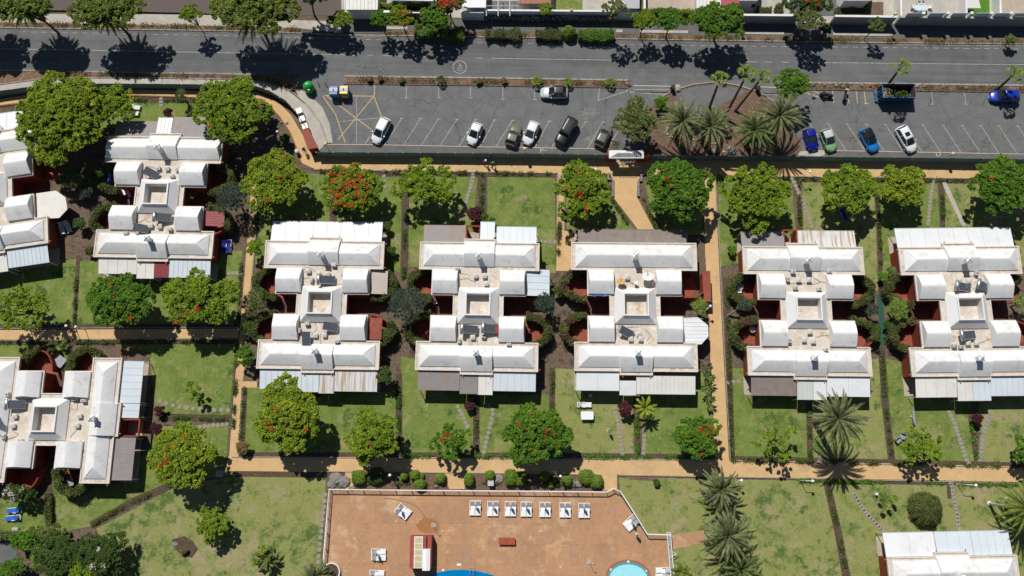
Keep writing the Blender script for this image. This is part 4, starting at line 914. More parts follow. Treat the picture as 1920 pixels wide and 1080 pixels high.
for i, (a, b, lb) in enumerate(((1388, 1424, 'white house wall with a sloped end and small window, right of the pink-red roof'), (1584, 1636, 'blue-white house with a tapered front wall, left of the dining terrace'))):
    r = thing('house', lb, 'house', (0, 0, 0), 0, 'houses above the road'); k = MB(); px_prism(k, [(a, -50), (b, -50), (b - 5, 0), (a, 0)], 0, 3.4); k.build('wall', 'white_wall', r)
    k = MB(); q = [G(a, -50, 3.6), G(b + 2, -50, 3.6), G(b - 3, 1, 3.6), G(a - 2, 1, 3.6)]; k.prism([(v.x, v.y) for v in q], 3.402, 3.6); k.build('roof', 'deck', r)
    p = G(b - 12, 4, 1.9); k = MB(); k.box(p.x - .25, 0, 0, p.x + .25, .08, .9); wv = k.build('window', 'dark', r); yy = min(v.y for v in [G(a, 0, 3.4), G(b - 5, 0, 3.4)]); wv.location = (0, yy - .05, 1.4)
# walls and terraces along the pavement
def wallpx(name, label, pts, z, t, m, cap=None, cat='wall', capm='white_wall'):
    P = [G(x, y, 0) for x, y in pts]
    k = MB(); wall_line(k, [(p.x, p.y) for p in P], t, 0, z)
    r = thing(name, label, cat, (0, 0, 0)); k.build('wall_panel', m, r)
    if cap: k = MB(); wall_line(k, [(p.x, p.y) for p in P], t + .08, z + .002, z + cap); k.build('coping', capm, r)
    return r
wallpx('boundary_wall', 'blue-white wall below the ribbed cream roof', [(660, 33.5), (706, 34)], 2.0, .25, 'white_wall', .06)
wallpx('boundary_wall', 'black stone wall behind the small street trees at the left', [(710, 32), (760, 33), (815, 34)], 1.6, .3, 'stone_black', .08)
wallpx('boundary_wall', 'plain blue-white wall with a small slot, below the white flat-roofed house', [(866, 36.5), (908, 37)], 2.2, .25, 'white_wall', .06)
wallpx('boundary_wall', 'black stone wall under a white band, behind the ball bush', [(909, 37.5), (960, 38), (988, 38.5)], 1.2, .34, 'stone_black')
wallpx('boundary_wall', 'long black stone wall under a white band behind the clipped hedge', [(989, 38.6), (1070, 39.5), (1150, 40.2)], 1.2, .34, 'stone_black')
wallpx('boundary_wall', 'long white parapet set back above the black stone walls', [(909, 33), (1040, 34), (1158, 35), (1196, 35.5)], 2.1, .2, 'white_wall', .07)
wallpx('boundary_wall', 'white coped wall right of the pink-red roof', [(1386, 42.5), (1440, 43), (1490, 43.5)], 2.2, .25, 'metal_grey', .08)
wallpx('boundary_wall', 'white coped wall with gate pier left of the dining terrace', [(1555, 44.5), (1600, 45), (1670, 46)], 2.2, .25, 'metal_grey', .08)
wallpx('boundary_wall', 'long grey wall topped by slanted glass panels at the upper right', [(1676, 46), (1800, 47.5), (1990, 49.5)], 2.2, .25, 'stone_dark' if 'stone_dark' in MAT else 'grey_plastic', .08, capm='concrete')
k = MB()
for x in (1680, 1721, 1763, 1806, 1841, 1877, 1917):
    if x == 1680: r_ = thing('glass_balustrade', 'row of blue-grey glass panels on the long grey wall at the upper right', 'balustrade')
    a = G(x, 46.5, 0); MB().box(a.x + .3, a.y + .0, 2.3, a.x + 2.5, a.y + .05, 3.3).build('glass_panel', 'sheet_blue', r_)
for x in (1712, 1756, 1800, 1836, 1872, 1912): a = G(x, 46.5, 0); MB().box(a.x - .2, a.y - .2, 2.3, a.x + .2, a.y + .2, 3.45).build('pier', 'white_wall', r_)
for pts, m in (([(904, 2), (972, 2), (972, 30), (904, 30)], 'lot'), ([(1040, -10), (1092, -10), (1092, 22), (1040, 22)], 'lawn'), ([(1093, -10), (1156, -10), (1156, 22), (1093, 22)], 'concrete'), ([(1210, -30), (1300, -30), (1300, 22), (1210, 22)], 'tile_pale'),
               ([(1680, -30), (1795, -30), (1795, 28), (1680, 28)], 'concrete'), ([(1802, -30), (1855, -30), (1855, 28), (1802, 28)], 'bright_turf'), ([(1868, -30), (1990, -30), (1990, 28), (1868, 28)], 'tile_pale'), ([(1480, -30), (1585, -30), (1585, 30), (1480, 30)], 'bandasph'), ([(1626, 4), (1656, 4), (1656, 28), (1626, 28)], 'redsoil')):
    ground('terrace', pts, .05, m)
for pts, lb in (([(1678, 44), (1676, -30)], 'white side wall left of the dining terrace'), ([(1798, 44), (1797, -30)], 'white side wall between the dining terrace and the bright green turf'), ([(1861, 44), (1860, -30)], 'white side wall right of the bright green turf'), ([(1205, 34), (1204, -30)], 'pale side wall left of the wide pale yard')):
    wallpx('side_wall', lb, pts, 2.2, .3, 'white_wall')
# carport bars
r_ = thing('pergola', 'white barred carport frame over a dark yard, above the ball bush', 'pergola'); k = MB()
for x in (912, 934, 956): k.tube([G(x, 30, 2.5), G(x, -30, 2.5)], .06, 4)
k.build('beam', 'metal_white', r_); k = MB(); k.tube([G(908, 11, 2.56), G(972, 11, 2.56)], .07, 4); k.tube([G(908, -8, 2.56), G(972, -8, 2.56)], .07, 4); k.build('beam', 'metal_white', r_)
k = MB()
for x in (910, 970): p = G(x, 11, 2.5); k.box(p.x - .05, p.y - .05, 0, p.x + .05, p.y + .05, 2.45)
k.build('post', 'metal_white', r_)
# ================================================================ CARS
def car(front, rear, label, paint, roofm=None, kind='hatch', length=None, width=1.76, height=1.48, seam=None, glass='glass_dark', rack=False, sunroof=False):
    F = G(front[0], front[1], .65); B = G(rear[0], rear[1], .65); d = Vector((F.x - B.x, F.y - B.y)); L = length or d.length
    m = (F + B) / 2; a = math.atan2(d.y, d.x)
    r = thing('parked_car', label, 'car', (m.x, m.y, .01), a, 'cars in the car park')
    w = width / 2; h = height; x1 = L / 2; x0 = -L / 2
    if paint not in MAT: pass
    # lower body: lofted sections, front at +x
    if kind == 'jeep':
        S = [(x0, .93, .45, h * .62), (x0 + .12, .97, .3, h * .64), (x0 + .9, 1, .28, h * .64), (x1 - 1.25, 1, .28, h * .63), (x1 - .5, .93, .3, h * .61), (x1 - .1, .86, .34, h * .58), (x1, .8, .42, h * .5)]
    elif kind == 'suv':
        S = [(x0, .8, .45, h * .55), (x0 + .1, .93, .3, h * .6), (x0 + .6, 1, .26, h * .62), (x1 - 1.5, 1, .26, h * .61), (x1 - .7, .97, .26, h * .57), (x1 - .22, .86, .28, h * .48), (x1 - .04, .68, .34, h * .38), (x1, .5, .4, h * .33)]
    else:
        S = [(x0, .76, .42, h * .52), (x0 + .1, .9, .28, h * .6), (x0 + .55, 1, .24, h * .62), (x1 - 1.35, 1, .24, h * .6), (x1 - .75, .96, .24, h * .54), (x1 - .25, .84, .25, h * .43), (x1 - .05, .64, .3, h * .34), (x1, .46, .36, h * .3)]
    k = MB(); k.smooth = True; ring = []; n = 14
    for (x, fw, zb, zt) in S:
        W = w * fw; zm = zb + (zt - zb) * .55
        ring.append([(x, -W * .86, zb), (x, -W * .97, zb + .1), (x, -W, zm), (x, -W * .97, zt - .1), (x, -W * .86, zt - .02), (x, -W * .5, zt + .015), (x, -W * .18, zt + .03),
                     (x, W * .18, zt + .03), (x, W * .5, zt + .015), (x, W * .86, zt - .02), (x, W * .97, zt - .1), (x, W, zm), (x, W * .97, zb + .1), (x, W * .86, zb)])
    vs = [v for q in ring for v in q]; fs = []
    for i in range(len(ring) - 1):
        for j in range(n): fs.append((i * n + j, i * n + (j + 1) % n, (i + 1) * n + (j + 1) % n, (i + 1) * n + j))
    fs += [tuple(range(n))[::-1], tuple(range((len(ring) - 1) * n, len(ring) * n))]
    k.add(vs, fs); k.build('body', paint, r)
    # glass house
    zb = h * .58; zt = h - .05
    if kind == 'jeep': g = (x0 + .06, x0 + .12, x1 - 1.62, x1 - 1.32); tw = .82
    elif kind == 'suv': g = (x0 + .12, x0 + .5, x1 - 1.95, x1 - 1.22); tw = .76
    else: g = (x0 + .12, x0 + .5, x1 - 1.85, x1 - 1.02); tw = .74
    W0 = w * .93; W1 = w * tw
    def hexa(k, xb0, xt0, xt1, xb1, w0, w1, z0, z1, bow=.0):
        vs = []
        for (z, xa, xb, ww) in ((z0, xb0, xb1, w0), (z1, xt0, xt1, w1)):
            vs += [(xa, -ww * .9, z), (xa + .12, -ww, z), (xb - .2, -ww, z), (xb, -ww * .72, z), (xb + .05, 0, z), (xb, ww * .72, z), (xb - .2, ww, z), (xa + .12, ww, z), (xa, ww * .9, z)]
        m_ = 9; k.add(vs, [(i, (i + 1) % m_, m_ + (i + 1) % m_, m_ + i) for i in range(m_)] + [tuple(range(m_))[::-1], tuple(range(m_, 2 * m_))])
    k = MB(); hexa(k, g[0], g[1], g[2], g[3], W0, W1, zb, zt); k.build('window', glass, r)
    # roof skin
    k = MB(); k.smooth = True; nx = 7; ny = 6; top = []
    for i in range(nx + 1):
        x = g[1] - .02 + (g[2] + .04 - g[1]) * i / nx
        for j in range(ny + 1):
            t = j / ny * 2 - 1; y = t * (W1 + .012) * (1 - .06 * max(0, (i / nx - .7)) * 3)
            z = zt + .012 + .05 * (1 - t ** 4) * (1 - .5 * abs(i / nx * 2 - 1) ** 3); top.append((x, y, z))
    N_ = len(top); vs = top + [(x, y, zt + .001) for x, y, z in top]
    fs = [(i * (ny + 1) + j, (i + 1) * (ny + 1) + j, (i + 1) * (ny + 1) + j + 1, i * (ny + 1) + j + 1) for i in range(nx) for j in range(ny)]
    for i in range(nx): fs += [(i * (ny + 1), N_ + i * (ny + 1), N_ + (i + 1) * (ny + 1), (i + 1) * (ny + 1)), ((i + 1) * (ny + 1) + ny, N_ + (i + 1) * (ny + 1) + ny, N_ + i * (ny + 1) + ny, i * (ny + 1) + ny)]
    for j in range(ny): fs += [(j + 1, N_ + j + 1, N_ + j, j), (nx * (ny + 1) + j, N_ + nx * (ny + 1) + j, N_ + nx * (ny + 1) + j + 1, nx * (ny + 1) + j + 1)]
    k.add(vs, fs); ro = k.build('roof', roofm or paint, r)
    if sunroof: MB().box(g[2] - 1.0, -W1 * .55, zt + .066, g[2] - .35, W1 * .55, zt + .074).build('sunroof', 'glass_dark', ro)
    if kind == 'jeep' or rack:
        k = MB()
        if kind == 'jeep':
            for i in range(9): x = g[1] + .1 + (g[2] - g[1] - .2) * i / 8; k.box(x - .04, -W1 * .95, zt + .068, x + .04, W1 * .95, zt + .085)
            k.build('roof_ridge', 'ridge', ro)
        else:
            for y in (-W1 + .1, W1 - .1): k.tube([(g[1] + .1, y, zt + .07), (g[2] - .1, y, zt + .07)], .025, 5)
            k.build('roof_rail', 'metal_grey', ro)
    # pillars
    for s in (-1, 1):
        k = MB(); k.tube([(g[3] + .0, s * W0 * .8, zb + .02), (g[2] - .02, s * W1 * .84, zt + .01)], .045, 5); k.build('pillar', paint, r)
        k = MB(); k.tube([(g[0] + .06, s * W0 * .95, zb + .02), (g[1] + .04, s * W1 * .96, zt + .01)], .06, 5)
        xm = (g[1] + g[2]) / 2 + .1; k.build('pillar', paint, r); k = MB(); k.tube([(xm, s * (W0 + .006), zb), (xm - .03, s * (W1 + .004), zt)], .035, 5); k.build('pillar', paint, r)
    for s in (-1, 1):
        k = MB(); k.box(g[3] - .42, min(s * (w - .02), s * (w + .16)), h * .6, g[3] - .28, max(s * (w - .02), s * (w + .16)), h * .6 + .13); k.build('mirror', paint, r)
        k = MB(); k.box(x1 - .42, s * w * .62 - .15, h * .36, x1 - .16, s * w * .62 + .15, h * .44); hl = k.build('headlight', 'glass_teal', r)
        k = MB(); k.box(x0 - .01, s * w * .66 - .12, h * .44, x0 + .12, s * w * .66 + .12, h * .56); k.build('tail_light', 'red_paint', r)
    for x in (x0 + .78, x1 - .82):
        for s in (-1, 1):
            k = MB(); y = s * (w - .1); k.tube([(x, y - .1, .32), (x, y + .1 + 0, .32)], .32, 18); t = k.build('wheel', 'black_rubber', r)
            k = MB(); ye = y + s * .1; k.tube([(x, ye - .015, .32), (x, ye + .015, .32)], .2, 14); k.build('rim', 'steel', t)
            if kind == 'jeep':
                k = MB(); k.box(x - .45, min(y, y + s * .16), .68, x + .45, max(y, y + s * .16), .74); k.build('wheel_arch', 'black_cloth', r)
    k = MB(); k.box(x1 - .02, -.26, .3, x1 + .02, .26, .42); k.build('number_plate', 'white_plastic', r)
    k = MB()
    for s in (-1, 1): k.tube([(g[3] + .06, s * .1, zb + .05), (g[3] - .05, s * .1 + .5, zb + .12)], .012, 4)
    k.build('wiper', 'dark', r)
    if kind == 'jeep': k = MB(); k.tube([(x0 - .2, 0, .85), (x0 - .01, 0, .85)], .36, 18); k.build('spare_wheel', 'black_rubber', r)
    return r
for n_, c_ in (('paint_white', (.78, .79, .8)), ('paint_white_warm', (.76, .76, .73)), ('paint_olive', (.16, .145, .1)), ('paint_black', (.012, .013, .016)), ('paint_grey', (.15, .135, .12)), ('paint_silver', (.5, .52, .53)),
               ('paint_navy', (.008, .012, .25)), ('paint_green', (.25, .42, .2)), ('paint_blue', (.01, .21, .62)), ('paint_cobalt', (.01, .04, .36)), ('roof_silver', (.55, .57, .56))):
    mat(n_, c_, tuple(v * .94 for v in c_), scale=.6, rough=.28, spec=.55)
car((702, 268), (725.5, 222), 'white hatchback beside the yellow cross box, leftmost car of the lower row', 'paint_white')
car((881.5, 270), (898, 231.5), 'white compact car parked alone in the middle of the lower row', 'paint_white')
car((970.5, 233), (955.5, 273), 'olive-brown off-road car left of the second white car pair, nose pointing to the road', 'paint_olive', kind='suv', glass='glass_teal', rack=True)
car((986.5, 270), (1004, 229), 'white car close beside the olive-brown one', 'paint_white', glass='glass_teal')
car((1048, 272), (1074.5, 225.5), 'black off-road car with ridged roof and spare wheel', 'paint_black', kind='jeep', height=1.8, width=1.84)
car((1141, 234), (1122, 274.5), 'dark grey-brown car under the left side of the grey-green tree', 'paint_grey', glass='glass_teal')
car((1013, 174), (1064, 174), 'silver car with black roof parked lengthwise along the palm verge', 'paint_silver', roofm='paint_black', kind='suv', height=1.6)
car((1526.5, 281), (1514.5, 242), 'navy blue small car half in palm shade, leftmost of the right group', 'paint_navy', glass='glass_teal')
car((1562, 283), (1545, 243), 'pale green small car with silver roof', 'paint_green', roofm='roof_silver', glass='glass_teal')
car((1642, 283), (1618.5, 241.5), 'bright blue car with black roof', 'paint_blue', roofm='paint_black')
car((1713.5, 284), (1686.5, 238), 'white car with a dark sunroof, rightmost of the lower row', 'paint_white', sunroof=True)
car((1856, 180.5), (1911, 180.5), 'dark blue car parked lengthwise at the right edge below the palm', 'paint_cobalt')

# ---------------------------------------------------------------- skip, bins, motorbikes
def mk_skip():
    A = [G(1654.5, 156, 2.1), G(1716.5, 156.5, 2.1), G(1718, 184, 2.1), G(1654.5, 182.5, 2.1)]
    cx = sum(p.x for p in A) / 4; cy = sum(p.y for p in A) / 4; r = thing('skip_container', 'blue open-topped steel skip filled with palm cuttings', 'skip', (cx, cy, .01), -.01)
    L = (A[1] - A[0]).length / 2; W = (A[0] - A[3]).length / 2
    k = MB(); o_ = [(-L, -W), (L, -W), (L, W), (-L, W)]; i_ = [(-L + .08, -W + .08), (L - .08, -W + .08), (L - .08, W - .08), (-L + .08, W - .08)]; b_ = [(-L + .12, -W + .12), (L - .35, -W + .12), (L - .35, W - .12), (-L + .12, W - .12)]
    vs = [(x, y, .18) for x, y in b_] + [(x, y, 2.1) for x, y in o_]; k.add(vs, [(3, 2, 1, 0)] + [(i, (i + 1) % 4, 4 + (i + 1) % 4, 4 + i) for i in range(4)]); k.build('shell', 'skip_blue', r)
    k = MB(); vs = [(x, y, 2.1) for x, y in o_] + [(x, y, 2.1) for x, y in i_]; k.add(vs, [(i, (i + 1) % 4, 4 + (i + 1) % 4, 4 + i) for i in range(4)]); k.build('rim', 'skip_light', r)
    k = MB(); vs = [(x, y, 2.09) for x, y in i_] + [(x, y, .3) for x, y in [(a * .93, b * .93) for a, b in i_]]; k.add(vs, [(i, 4 + i, 4 + (i + 1) % 4, (i + 1) % 4) for i in range(4)] + [(4, 5, 6, 7)]); k.build('inner_lining', 'rust_in', r)
    k = MB()
    for i in range(6): x = -L + .3 + i * (2 * L - .8) / 5; k.box(x - .05, -W - .05, .35, x + .05, -W + .02, 1.95)
    for i in range(4): y = -W + .3 + i * (2 * W - .6) / 3; k.box(-L - .1, y - .05, .3, -L + .02, y + .05, 1.95)
    k.build('rib', 'skip_blue', r)
    k = MB(); k.box(-L - .4, -W + .2, .25, -L - .05, W - .2, .4); k.tube([(-L - .5, -W * .5, .45), (-L - .1, 0, 1.7), (-L - .5, W * .5, .45)], .06, 6); k.build('lifting_frame', 'skip_light', r)
    k = MB()
    for x in (-L + .5, L - .7):
        k.box(x - .1, -W + .3, 0, x + .1, W - .3, .18)
    k.build('foot', 'metal_grey', r)
    rng = np.random.default_rng(3)
    P = np.column_stack([rng.normal(.2, .75, 900), rng.normal(-.25, .45, 900), rng.uniform(.6, 1.3, 900)])[:420]; P[:, 0] = np.clip(P[:, 0], -L + .3, L - .4); P[:, 1] = np.clip(P[:, 1], -W + .3, W - .3)
    q = thing('green_waste', 'heap of green and dry palm cuttings lying inside the blue skip', 'garden waste', (cx, cy, .01)); leaves('green_cuttings', P[:300], 'leaf_deep', q, .17, rng)
    P = np.column_stack([rng.uniform(-L + .3, L - .4, 1500), rng.uniform(-W + .3, W - .3, 1500), rng.uniform(.3, .95, 1500)]); leaves('dry_cuttings', P, 'leaf_dry', q, .14, rng, aspect=.4)
    k = MB(); rnd = random.Random(4)
    for i in range(40): x = rnd.uniform(-L + .3, -L + 1.3); y = rnd.uniform(-W + .3, W - .3); a = rnd.uniform(0, 6.3); k.tube([(x, y, 1.0 + rnd.random() * .7), (max(-L + .2, x + .6 * math.cos(a)), y * .5 + .3 * math.sin(a), 1.0 + rnd.random() * .7)], .025, 4)
    k.build('branch_pile', 'awning_beige', q)
mk_skip()
def mk_igloo():
    p = G(581, 168); r = thing('recycling_bin', 'green dome-shaped glass recycling bin at the kerb bend', 'recycling bin', (p.x, p.y, .02), R_(-20), 'recycling bins')
    k = MB(); k.smooth = True; k.lathe([(.72, 0), (.78, .1), (.8, .5), (.78, 1.0), (.68, 1.35), (.5, 1.62), (.26, 1.78), (.0001, 1.82)], (0, 0, 0), 22); k.build('shell', 'green_plastic', r)
    k = MB(); k.box(-.14, -.06, 1.76, .14, .06, 1.92); k.build('lifting_hook', 'metal_grey', r)
    k = MB(); k.tube([(-.72, 0, 1.15), (-.79, 0, 1.12)], .13, 10); k.tube([(.72, 0, 1.15), (.79, 0, 1.12)], .13, 10); k.build('opening', 'dark', r)
    k = MB(); k.box(.25, -.62, 1.3, .55, -.5, 1.42); k.build('sign_plate', 'white_plastic', r)
mk_igloo()
for px, py, m, lb in ((629.5, 173, 'blue_plastic', 'blue and grey paper recycling bin, left of the yellow one'), (648.5, 172, 'yellow_plastic', 'yellow and grey packaging recycling bin, right of the blue one')):
    p = G(px, py + 5); r = thing('recycling_bin', lb, 'recycling bin', (p.x, p.y, .02), R_(-1), 'recycling bins')
    k = MB(); S = [(.05, .5), (.35, .58), (1.2, .62), (1.45, .56)]; D = [(.05, .6), (.35, .66), (1.2, .7), (1.45, .6)]
    vs = []
    for (z, a), (_, b) in zip(S, D): vs += [(-a, -b, z), (a, -b, z), (a, b, z), (-a, b, z)]
    k.add(vs, [(3, 2, 1, 0), (12, 13, 14, 15)] + [(4 * l + i, 4 * l + (i + 1) % 4, 4 * l + 4 + (i + 1) % 4, 4 * l + 4 + i) for l in range(3) for i in range(4)]); k.build('bin_body', 'grey_plastic', r)
    k = MB(); k.box(-.56, -.62, 1.452, .56, -.22, 1.6); k.box(-.56, .34, 1.452, .56, .62, 1.56); k.box(-.45, -.735, .3, .45, -.665, .95); k.build('lid', m, r)
    k = MB(); k.box(-.6, -.2, 1.452, .6, .32, 1.66); k.build('top_hood', 'seam_grey', r); k = MB(); k.ball((0, 0, 1.72), .09, 10, 6); k.box(-.05, -.15, 1.66, .05, .15, 1.7); k.build('lifting_hook', 'dark', r)
for x, y, lb in ((597.5, 158, 'left one of two short posts by the green bin'), (611, 158.5, 'right one of two short posts by the green bin')):
    p = G(x, y); r = thing('bollard', lb, 'bollard', (p.x, p.y, .02), 0, 'posts near the bins'); k = MB(); k.lathe([(.07, 0), (.065, .8), (.04, .86), (.0001, .88)], (0, 0, 0), 10); k.build('post', 'kerb', r); MB().lathe([(.075, 0), (.075, .08)], (0, 0, .6), 10).build('reflective_band', 'yellow_plastic', r)
def moto(px, py, rz, covered, label):
    p = G(px, py, .4); r = thing('motorbike', label, 'motorbike', (p.x, p.y, .01), rz, 'motorbikes by the skip')
    for x in (-.68, .68):
        k = MB(); k.tube([(x, -.06, .3), (x, .06, .3)], .3, 16); wv = k.build('wheel', 'black_rubber', r); k = MB(); k.tube([(x, -.07, .3), (x, .07, .3)], .12, 10); k.build('hub', 'steel', wv)
    m = 'black_cloth'
    k = MB(); k.smooth = True
    S = [(-.95, .16, .45, .75), (-.7, .24, .35, .9), (-.3, .27, .3, .92), (.1, .25, .3, .9), (.4, .3, .3, 1.05), (.55, .42, .35, 1.12), (.75, .2, .4, .95), (.92, .1, .45, .8)] if covered else [(-.9, .12, .5, .8), (-.6, .18, .4, .86), (-.2, .17, .35, .8), (.1, .14, .3, .55), (.4, .16, .3, .7), (.6, .14, .45, 1.0), (.75, .09, .5, .8)]
    vs = []; n = 10
    for x, ww, zb, zt in S:
        for j in range(n): t = 2 * PI * j / n; vs.append((x, ww * math.cos(t), (zb + zt) / 2 + (zt - zb) / 2 * math.sin(t)))
    fs = [(i * n + j, i * n + (j + 1) % n, (i + 1) * n + (j + 1) % n, (i + 1) * n + j) for i in range(len(S) - 1) for j in range(n)] + [tuple(range(n)), tuple(range((len(S) - 1) * n, len(S) * n))[::-1]]
    k.add(vs, fs); k.build('cover' if covered else 'body', m, r)
    k = MB(); k.tube([(.5, -.42, 1.12), (.45, 0, 1.05), (.5, .42, 1.12)], .035, 6); k.build('handlebar', m if covered else 'metal_grey', r)
    if not covered:
        k = MB(); k.box(-.85, -.17, .88, .1, .17, .96); k.build('seat', 'black_cloth', r)
        k = MB(); k.add([(.55, -.24, .95), (.55, .24, .95), (.98, .2, .75), (.98, -.2, .75), (.5, -.2, 1.2), (.5, .2, 1.2)], [(0, 3, 2, 1), (4, 5, 2, 3), (0, 4, 3), (1, 2, 5), (0, 1, 5, 4)]); k.build('front_shield', 'seam_grey', r)
    return r
moto(1549, 179, R_(170), True, 'motorbike wrapped in a black cover beside the yellow-striped bays')
moto(1584, 179, R_(72), False, 'black scooter with a pale grey front shield, left of the skip')

# ---------------------------------------------------------------- barriers at the car park entrance
def sign_post(px, py, rz, label):
    p = G(px, py); r = thing('sign_post', label, 'sign', (p.x, p.y, .1), rz); k = MB(); k.tube([(0, 0, 0), (0, 0, 1.9)], .045, 8); k.build('pole', 'metal_grey', r)
    k = MB(); k.lathe([(.32, 0), (.32, .03)], (0, 0, 0), 18); s = k.build('sign_disc', 'grey_plastic', r); s.rotation_euler = (R_(80), 0, 0); s.location = (0, .03, 1.7)
sign_post(1178, 172, 0, 'dark round sign on a post at the left end of the white barrier')
sign_post(1518, 171, .3, 'dark round sign on a post right of the leafy tree beside the striped bays')
def barrier(a, b, box, label):
    A = G(*a, .9); B = G(*b, .9); r = thing('barrier_gate', label, 'barrier'); k = MB(); k.tube([A, B], .065, 6); k.build('barrier_arm', 'metal_white', r)
    p = G(*box); k = MB(); k.box(p.x - .25, p.y - .3, .02, p.x + .25, p.y + .3, 1.05, .2); k.build('motor_box', 'black_cloth', r)
barrier((1188, 161), (1262, 162), (1260, 168.5), 'white barrier arm with dark motor box, left of the palm island')
barrier((1420, 163), (1470, 165), (1419, 170), 'white barrier arm half hidden under the leafy tree, right of the palm island')
def rock(px, py, rx, ry, label, h=.35, m='rock', group='loose rocks', seed=0, z=0):
    p = G(px, py, z); k = MB(); rnd = random.Random(seed + int(px * 7)); k.smooth = False
    vs = []; n = 9
    for i, (f, zz) in enumerate(((1, 0), (1.02, .35), (.8, .8), (.3, 1))):
        for j in range(n): t = 2 * PI * j / n; q = f * rnd.uniform(.8, 1.15); vs.append((p.x + rx * q * math.cos(t), p.y + ry * q * math.sin(t), z + zz * h * rnd.uniform(.85, 1.1)))
    k.add(vs, [(i * n + j, i * n + (j + 1) % n, (i + 1) * n + (j + 1) % n, (i + 1) * n + j) for i in range(3) for j in range(n)] + [tuple(range(3 * n, 4 * n))])
    return tag(k.build('rock', m), label, 'rock', group)
rock(1271, 166, .45, .6, 'pale boulder next to the barrier motor box', .5, 'concrete')
for x, y, lb in ((1176.5, 158, 'small rock at the end of the palm verge'), (1546, 159.5, 'pale rock left of the larger pale rock in the verge by the motorbikes'), (1568, 160.5, 'larger pale rock in the verge above the scooter'), (1581, 162.5, 'small pale rock just above the scooter'), (1615, 161, 'dark rock in the verge left of the red rock'),
                (1719, 162.5, 'pale rock right behind the skip'), (1732, 162.5, 'pale rock second from the skip in the right verge'), (1767, 163.5, 'single tan rock in the middle of the right verge'), (1811, 165, 'small rock left of the right edge palm')):
    rock(x, y, .3, .25, lb, .3)
rock(1631, 161.5, .3, .28, 'red painted rock in the verge left of the skip', .32, 'red_paint')
rnd = random.Random(9); CLK = 'first second third fourth fifth sixth seventh eighth ninth tenth eleventh twelfth thirteenth fourteenth'.split(); CLK = [q + ' anticlockwise from the right' for q in CLK] * 2
for (cx, cy, R1, n, lb) in ((1262, 246, 12, 12, 'pale stone of the broken ring around the left big palm'), (1302, 251, 12, 14, 'pale stone of the ring around the second big palm'), (1338, 258, 12, 14, 'pale stone of the ring right of the second big palm'), (1354, 240, 8, 8, 'pale stone of the small ring by the leaning fan palm')):
    for i in range(n):
        t = 2 * PI * i / n + rnd.uniform(-.1, .1)
        if cx == 1262 and .3 < t % (2 * PI) < 2.8 and False: continue
        rock(cx + R1 * math.cos(t), cy + R1 * 1.0 * math.sin(t), .17, .16, f'stone {["at three o clock", "", ""][0] if False else CLK[i % 16]} in ' + lb.split(' of ', 1)[1], .22, 'concrete', 'ring stones: ' + lb[14:], seed=i)
for x, y, lb in ((1340, 285, 'grey boulder left of the yellow globe lamp on the palm island'), (1371, 279, 'brown boulder right of the yellow globe lamp'), (1372, 287, 'low brown boulder next to the fence')): rock(x, y, .55, .4, lb, .4)

# ---------------------------------------------------------------- long green fence of the car park
def fence(name, label, pts, h, m, post=2.5, z=0):
    P = [Vector((p.x, p.y)) for p in [G(x, y) for x, y in pts]]; r = thing(name, label, 'fence')
    k = MB(); wall_line(k, [tuple(p) for p in P], .05, .0, h); k.build('fence_panel', m, r)
    L = [0]
    for i in range(len(P) - 1): L.append(L[-1] + (P[i + 1] - P[i]).length)
    k0 = None; s = 0
    while s <= L[-1]:
        i = max(j for j in range(len(P) - 1) if L[j] <= s + 1e-6); q = P[i].lerp(P[i + 1], (s - L[i]) / max(1e-6, L[i + 1] - L[i]))
        if k0 is None: k0 = MB().box(-.04, -.04, 0, .04, .04, h + .08).build('post', 'metal_grey', r)
        else: o = k0.copy(); col.objects.link(o); k0_ = o
        (k0 if s == 0 else o).location = (q.x, q.y - .05, 0); s += post
    return r
fence('green_fence', 'long dark green fence between car park and ochre path, left of the canopy', [(598, 293.5), (800, 294.5), (1000, 296.5), (1137, 298.5)], 1.8, 'green_fence')
fence('green_fence', 'long dark green fence right of the entrance canopy, below the palm island', [(1212, 299), (1400, 301), (1700, 303.5), (1990, 308)], 1.8, 'green_fence')
fence('green_fence', 'curved dark green fence above the upper left gardens', [(-60, 200), (0, 180), (85, 168.5), (180, 165), (300, 165.5), (480, 167.5), (510, 178), (540, 196), (557, 214)], 1.5, 'green_fence')
fence('railing_fence', 'dark brown railing fence running down behind the red slab roof at the bend', [(557, 214), (575, 240), (590, 272), (597, 292)], 1.5, 'rust_in', 1.6)
# red slab shelter and white boxes at the bend
P_ = [G(565, 245, 2.0), G(578, 240.5, 2.0), G(596, 277, 2.0), G(577, 280, 2.0)]
r = thing('wall_shelter', 'terracotta slab-topped shelter against the fence at the bend', 'shelter'); k = MB(); k.prism([(p.x, p.y) for p in P_], 1.85, 2.0); k.build('roof', 'terracotta_floor', r)
c_ = sum(P_, Vector()) / 4; k = MB(); k.prism([((p.x - c_.x) * .85 + c_.x, (p.y - c_.y) * .93 + c_.y) for p in P_], 0, 1.849); k.build('wall', 'terracotta_wall', r)
for i, (x, y, lb) in enumerate(((560.5, 207, 'topmost of three white box tops beside the fence bend'), (566, 222, 'middle one of three white box tops beside the fence bend'), (571.5, 236, 'lowest white box top, touching the terracotta slab'))):
    p = G(x, y, 1.1); r = thing('white_cabinet', lb, 'cabinet', (p.x, p.y, 0), R_(20), 'white cabinets at the bend'); MB().box(-.36, -.36, 0, .36, .36, 1.0).build('cabinet_body', 'concrete', r); MB().box(-.42, -.42, 1.001, .42, .42, 1.08).build('cabinet_top', 'white_plastic', r)
p = G(559, 287); r = thing('litter_bin', 'grey litter bin on the inner edge of the ochre path, next to the walking person', 'litter bin', (p.x, p.y, .03))
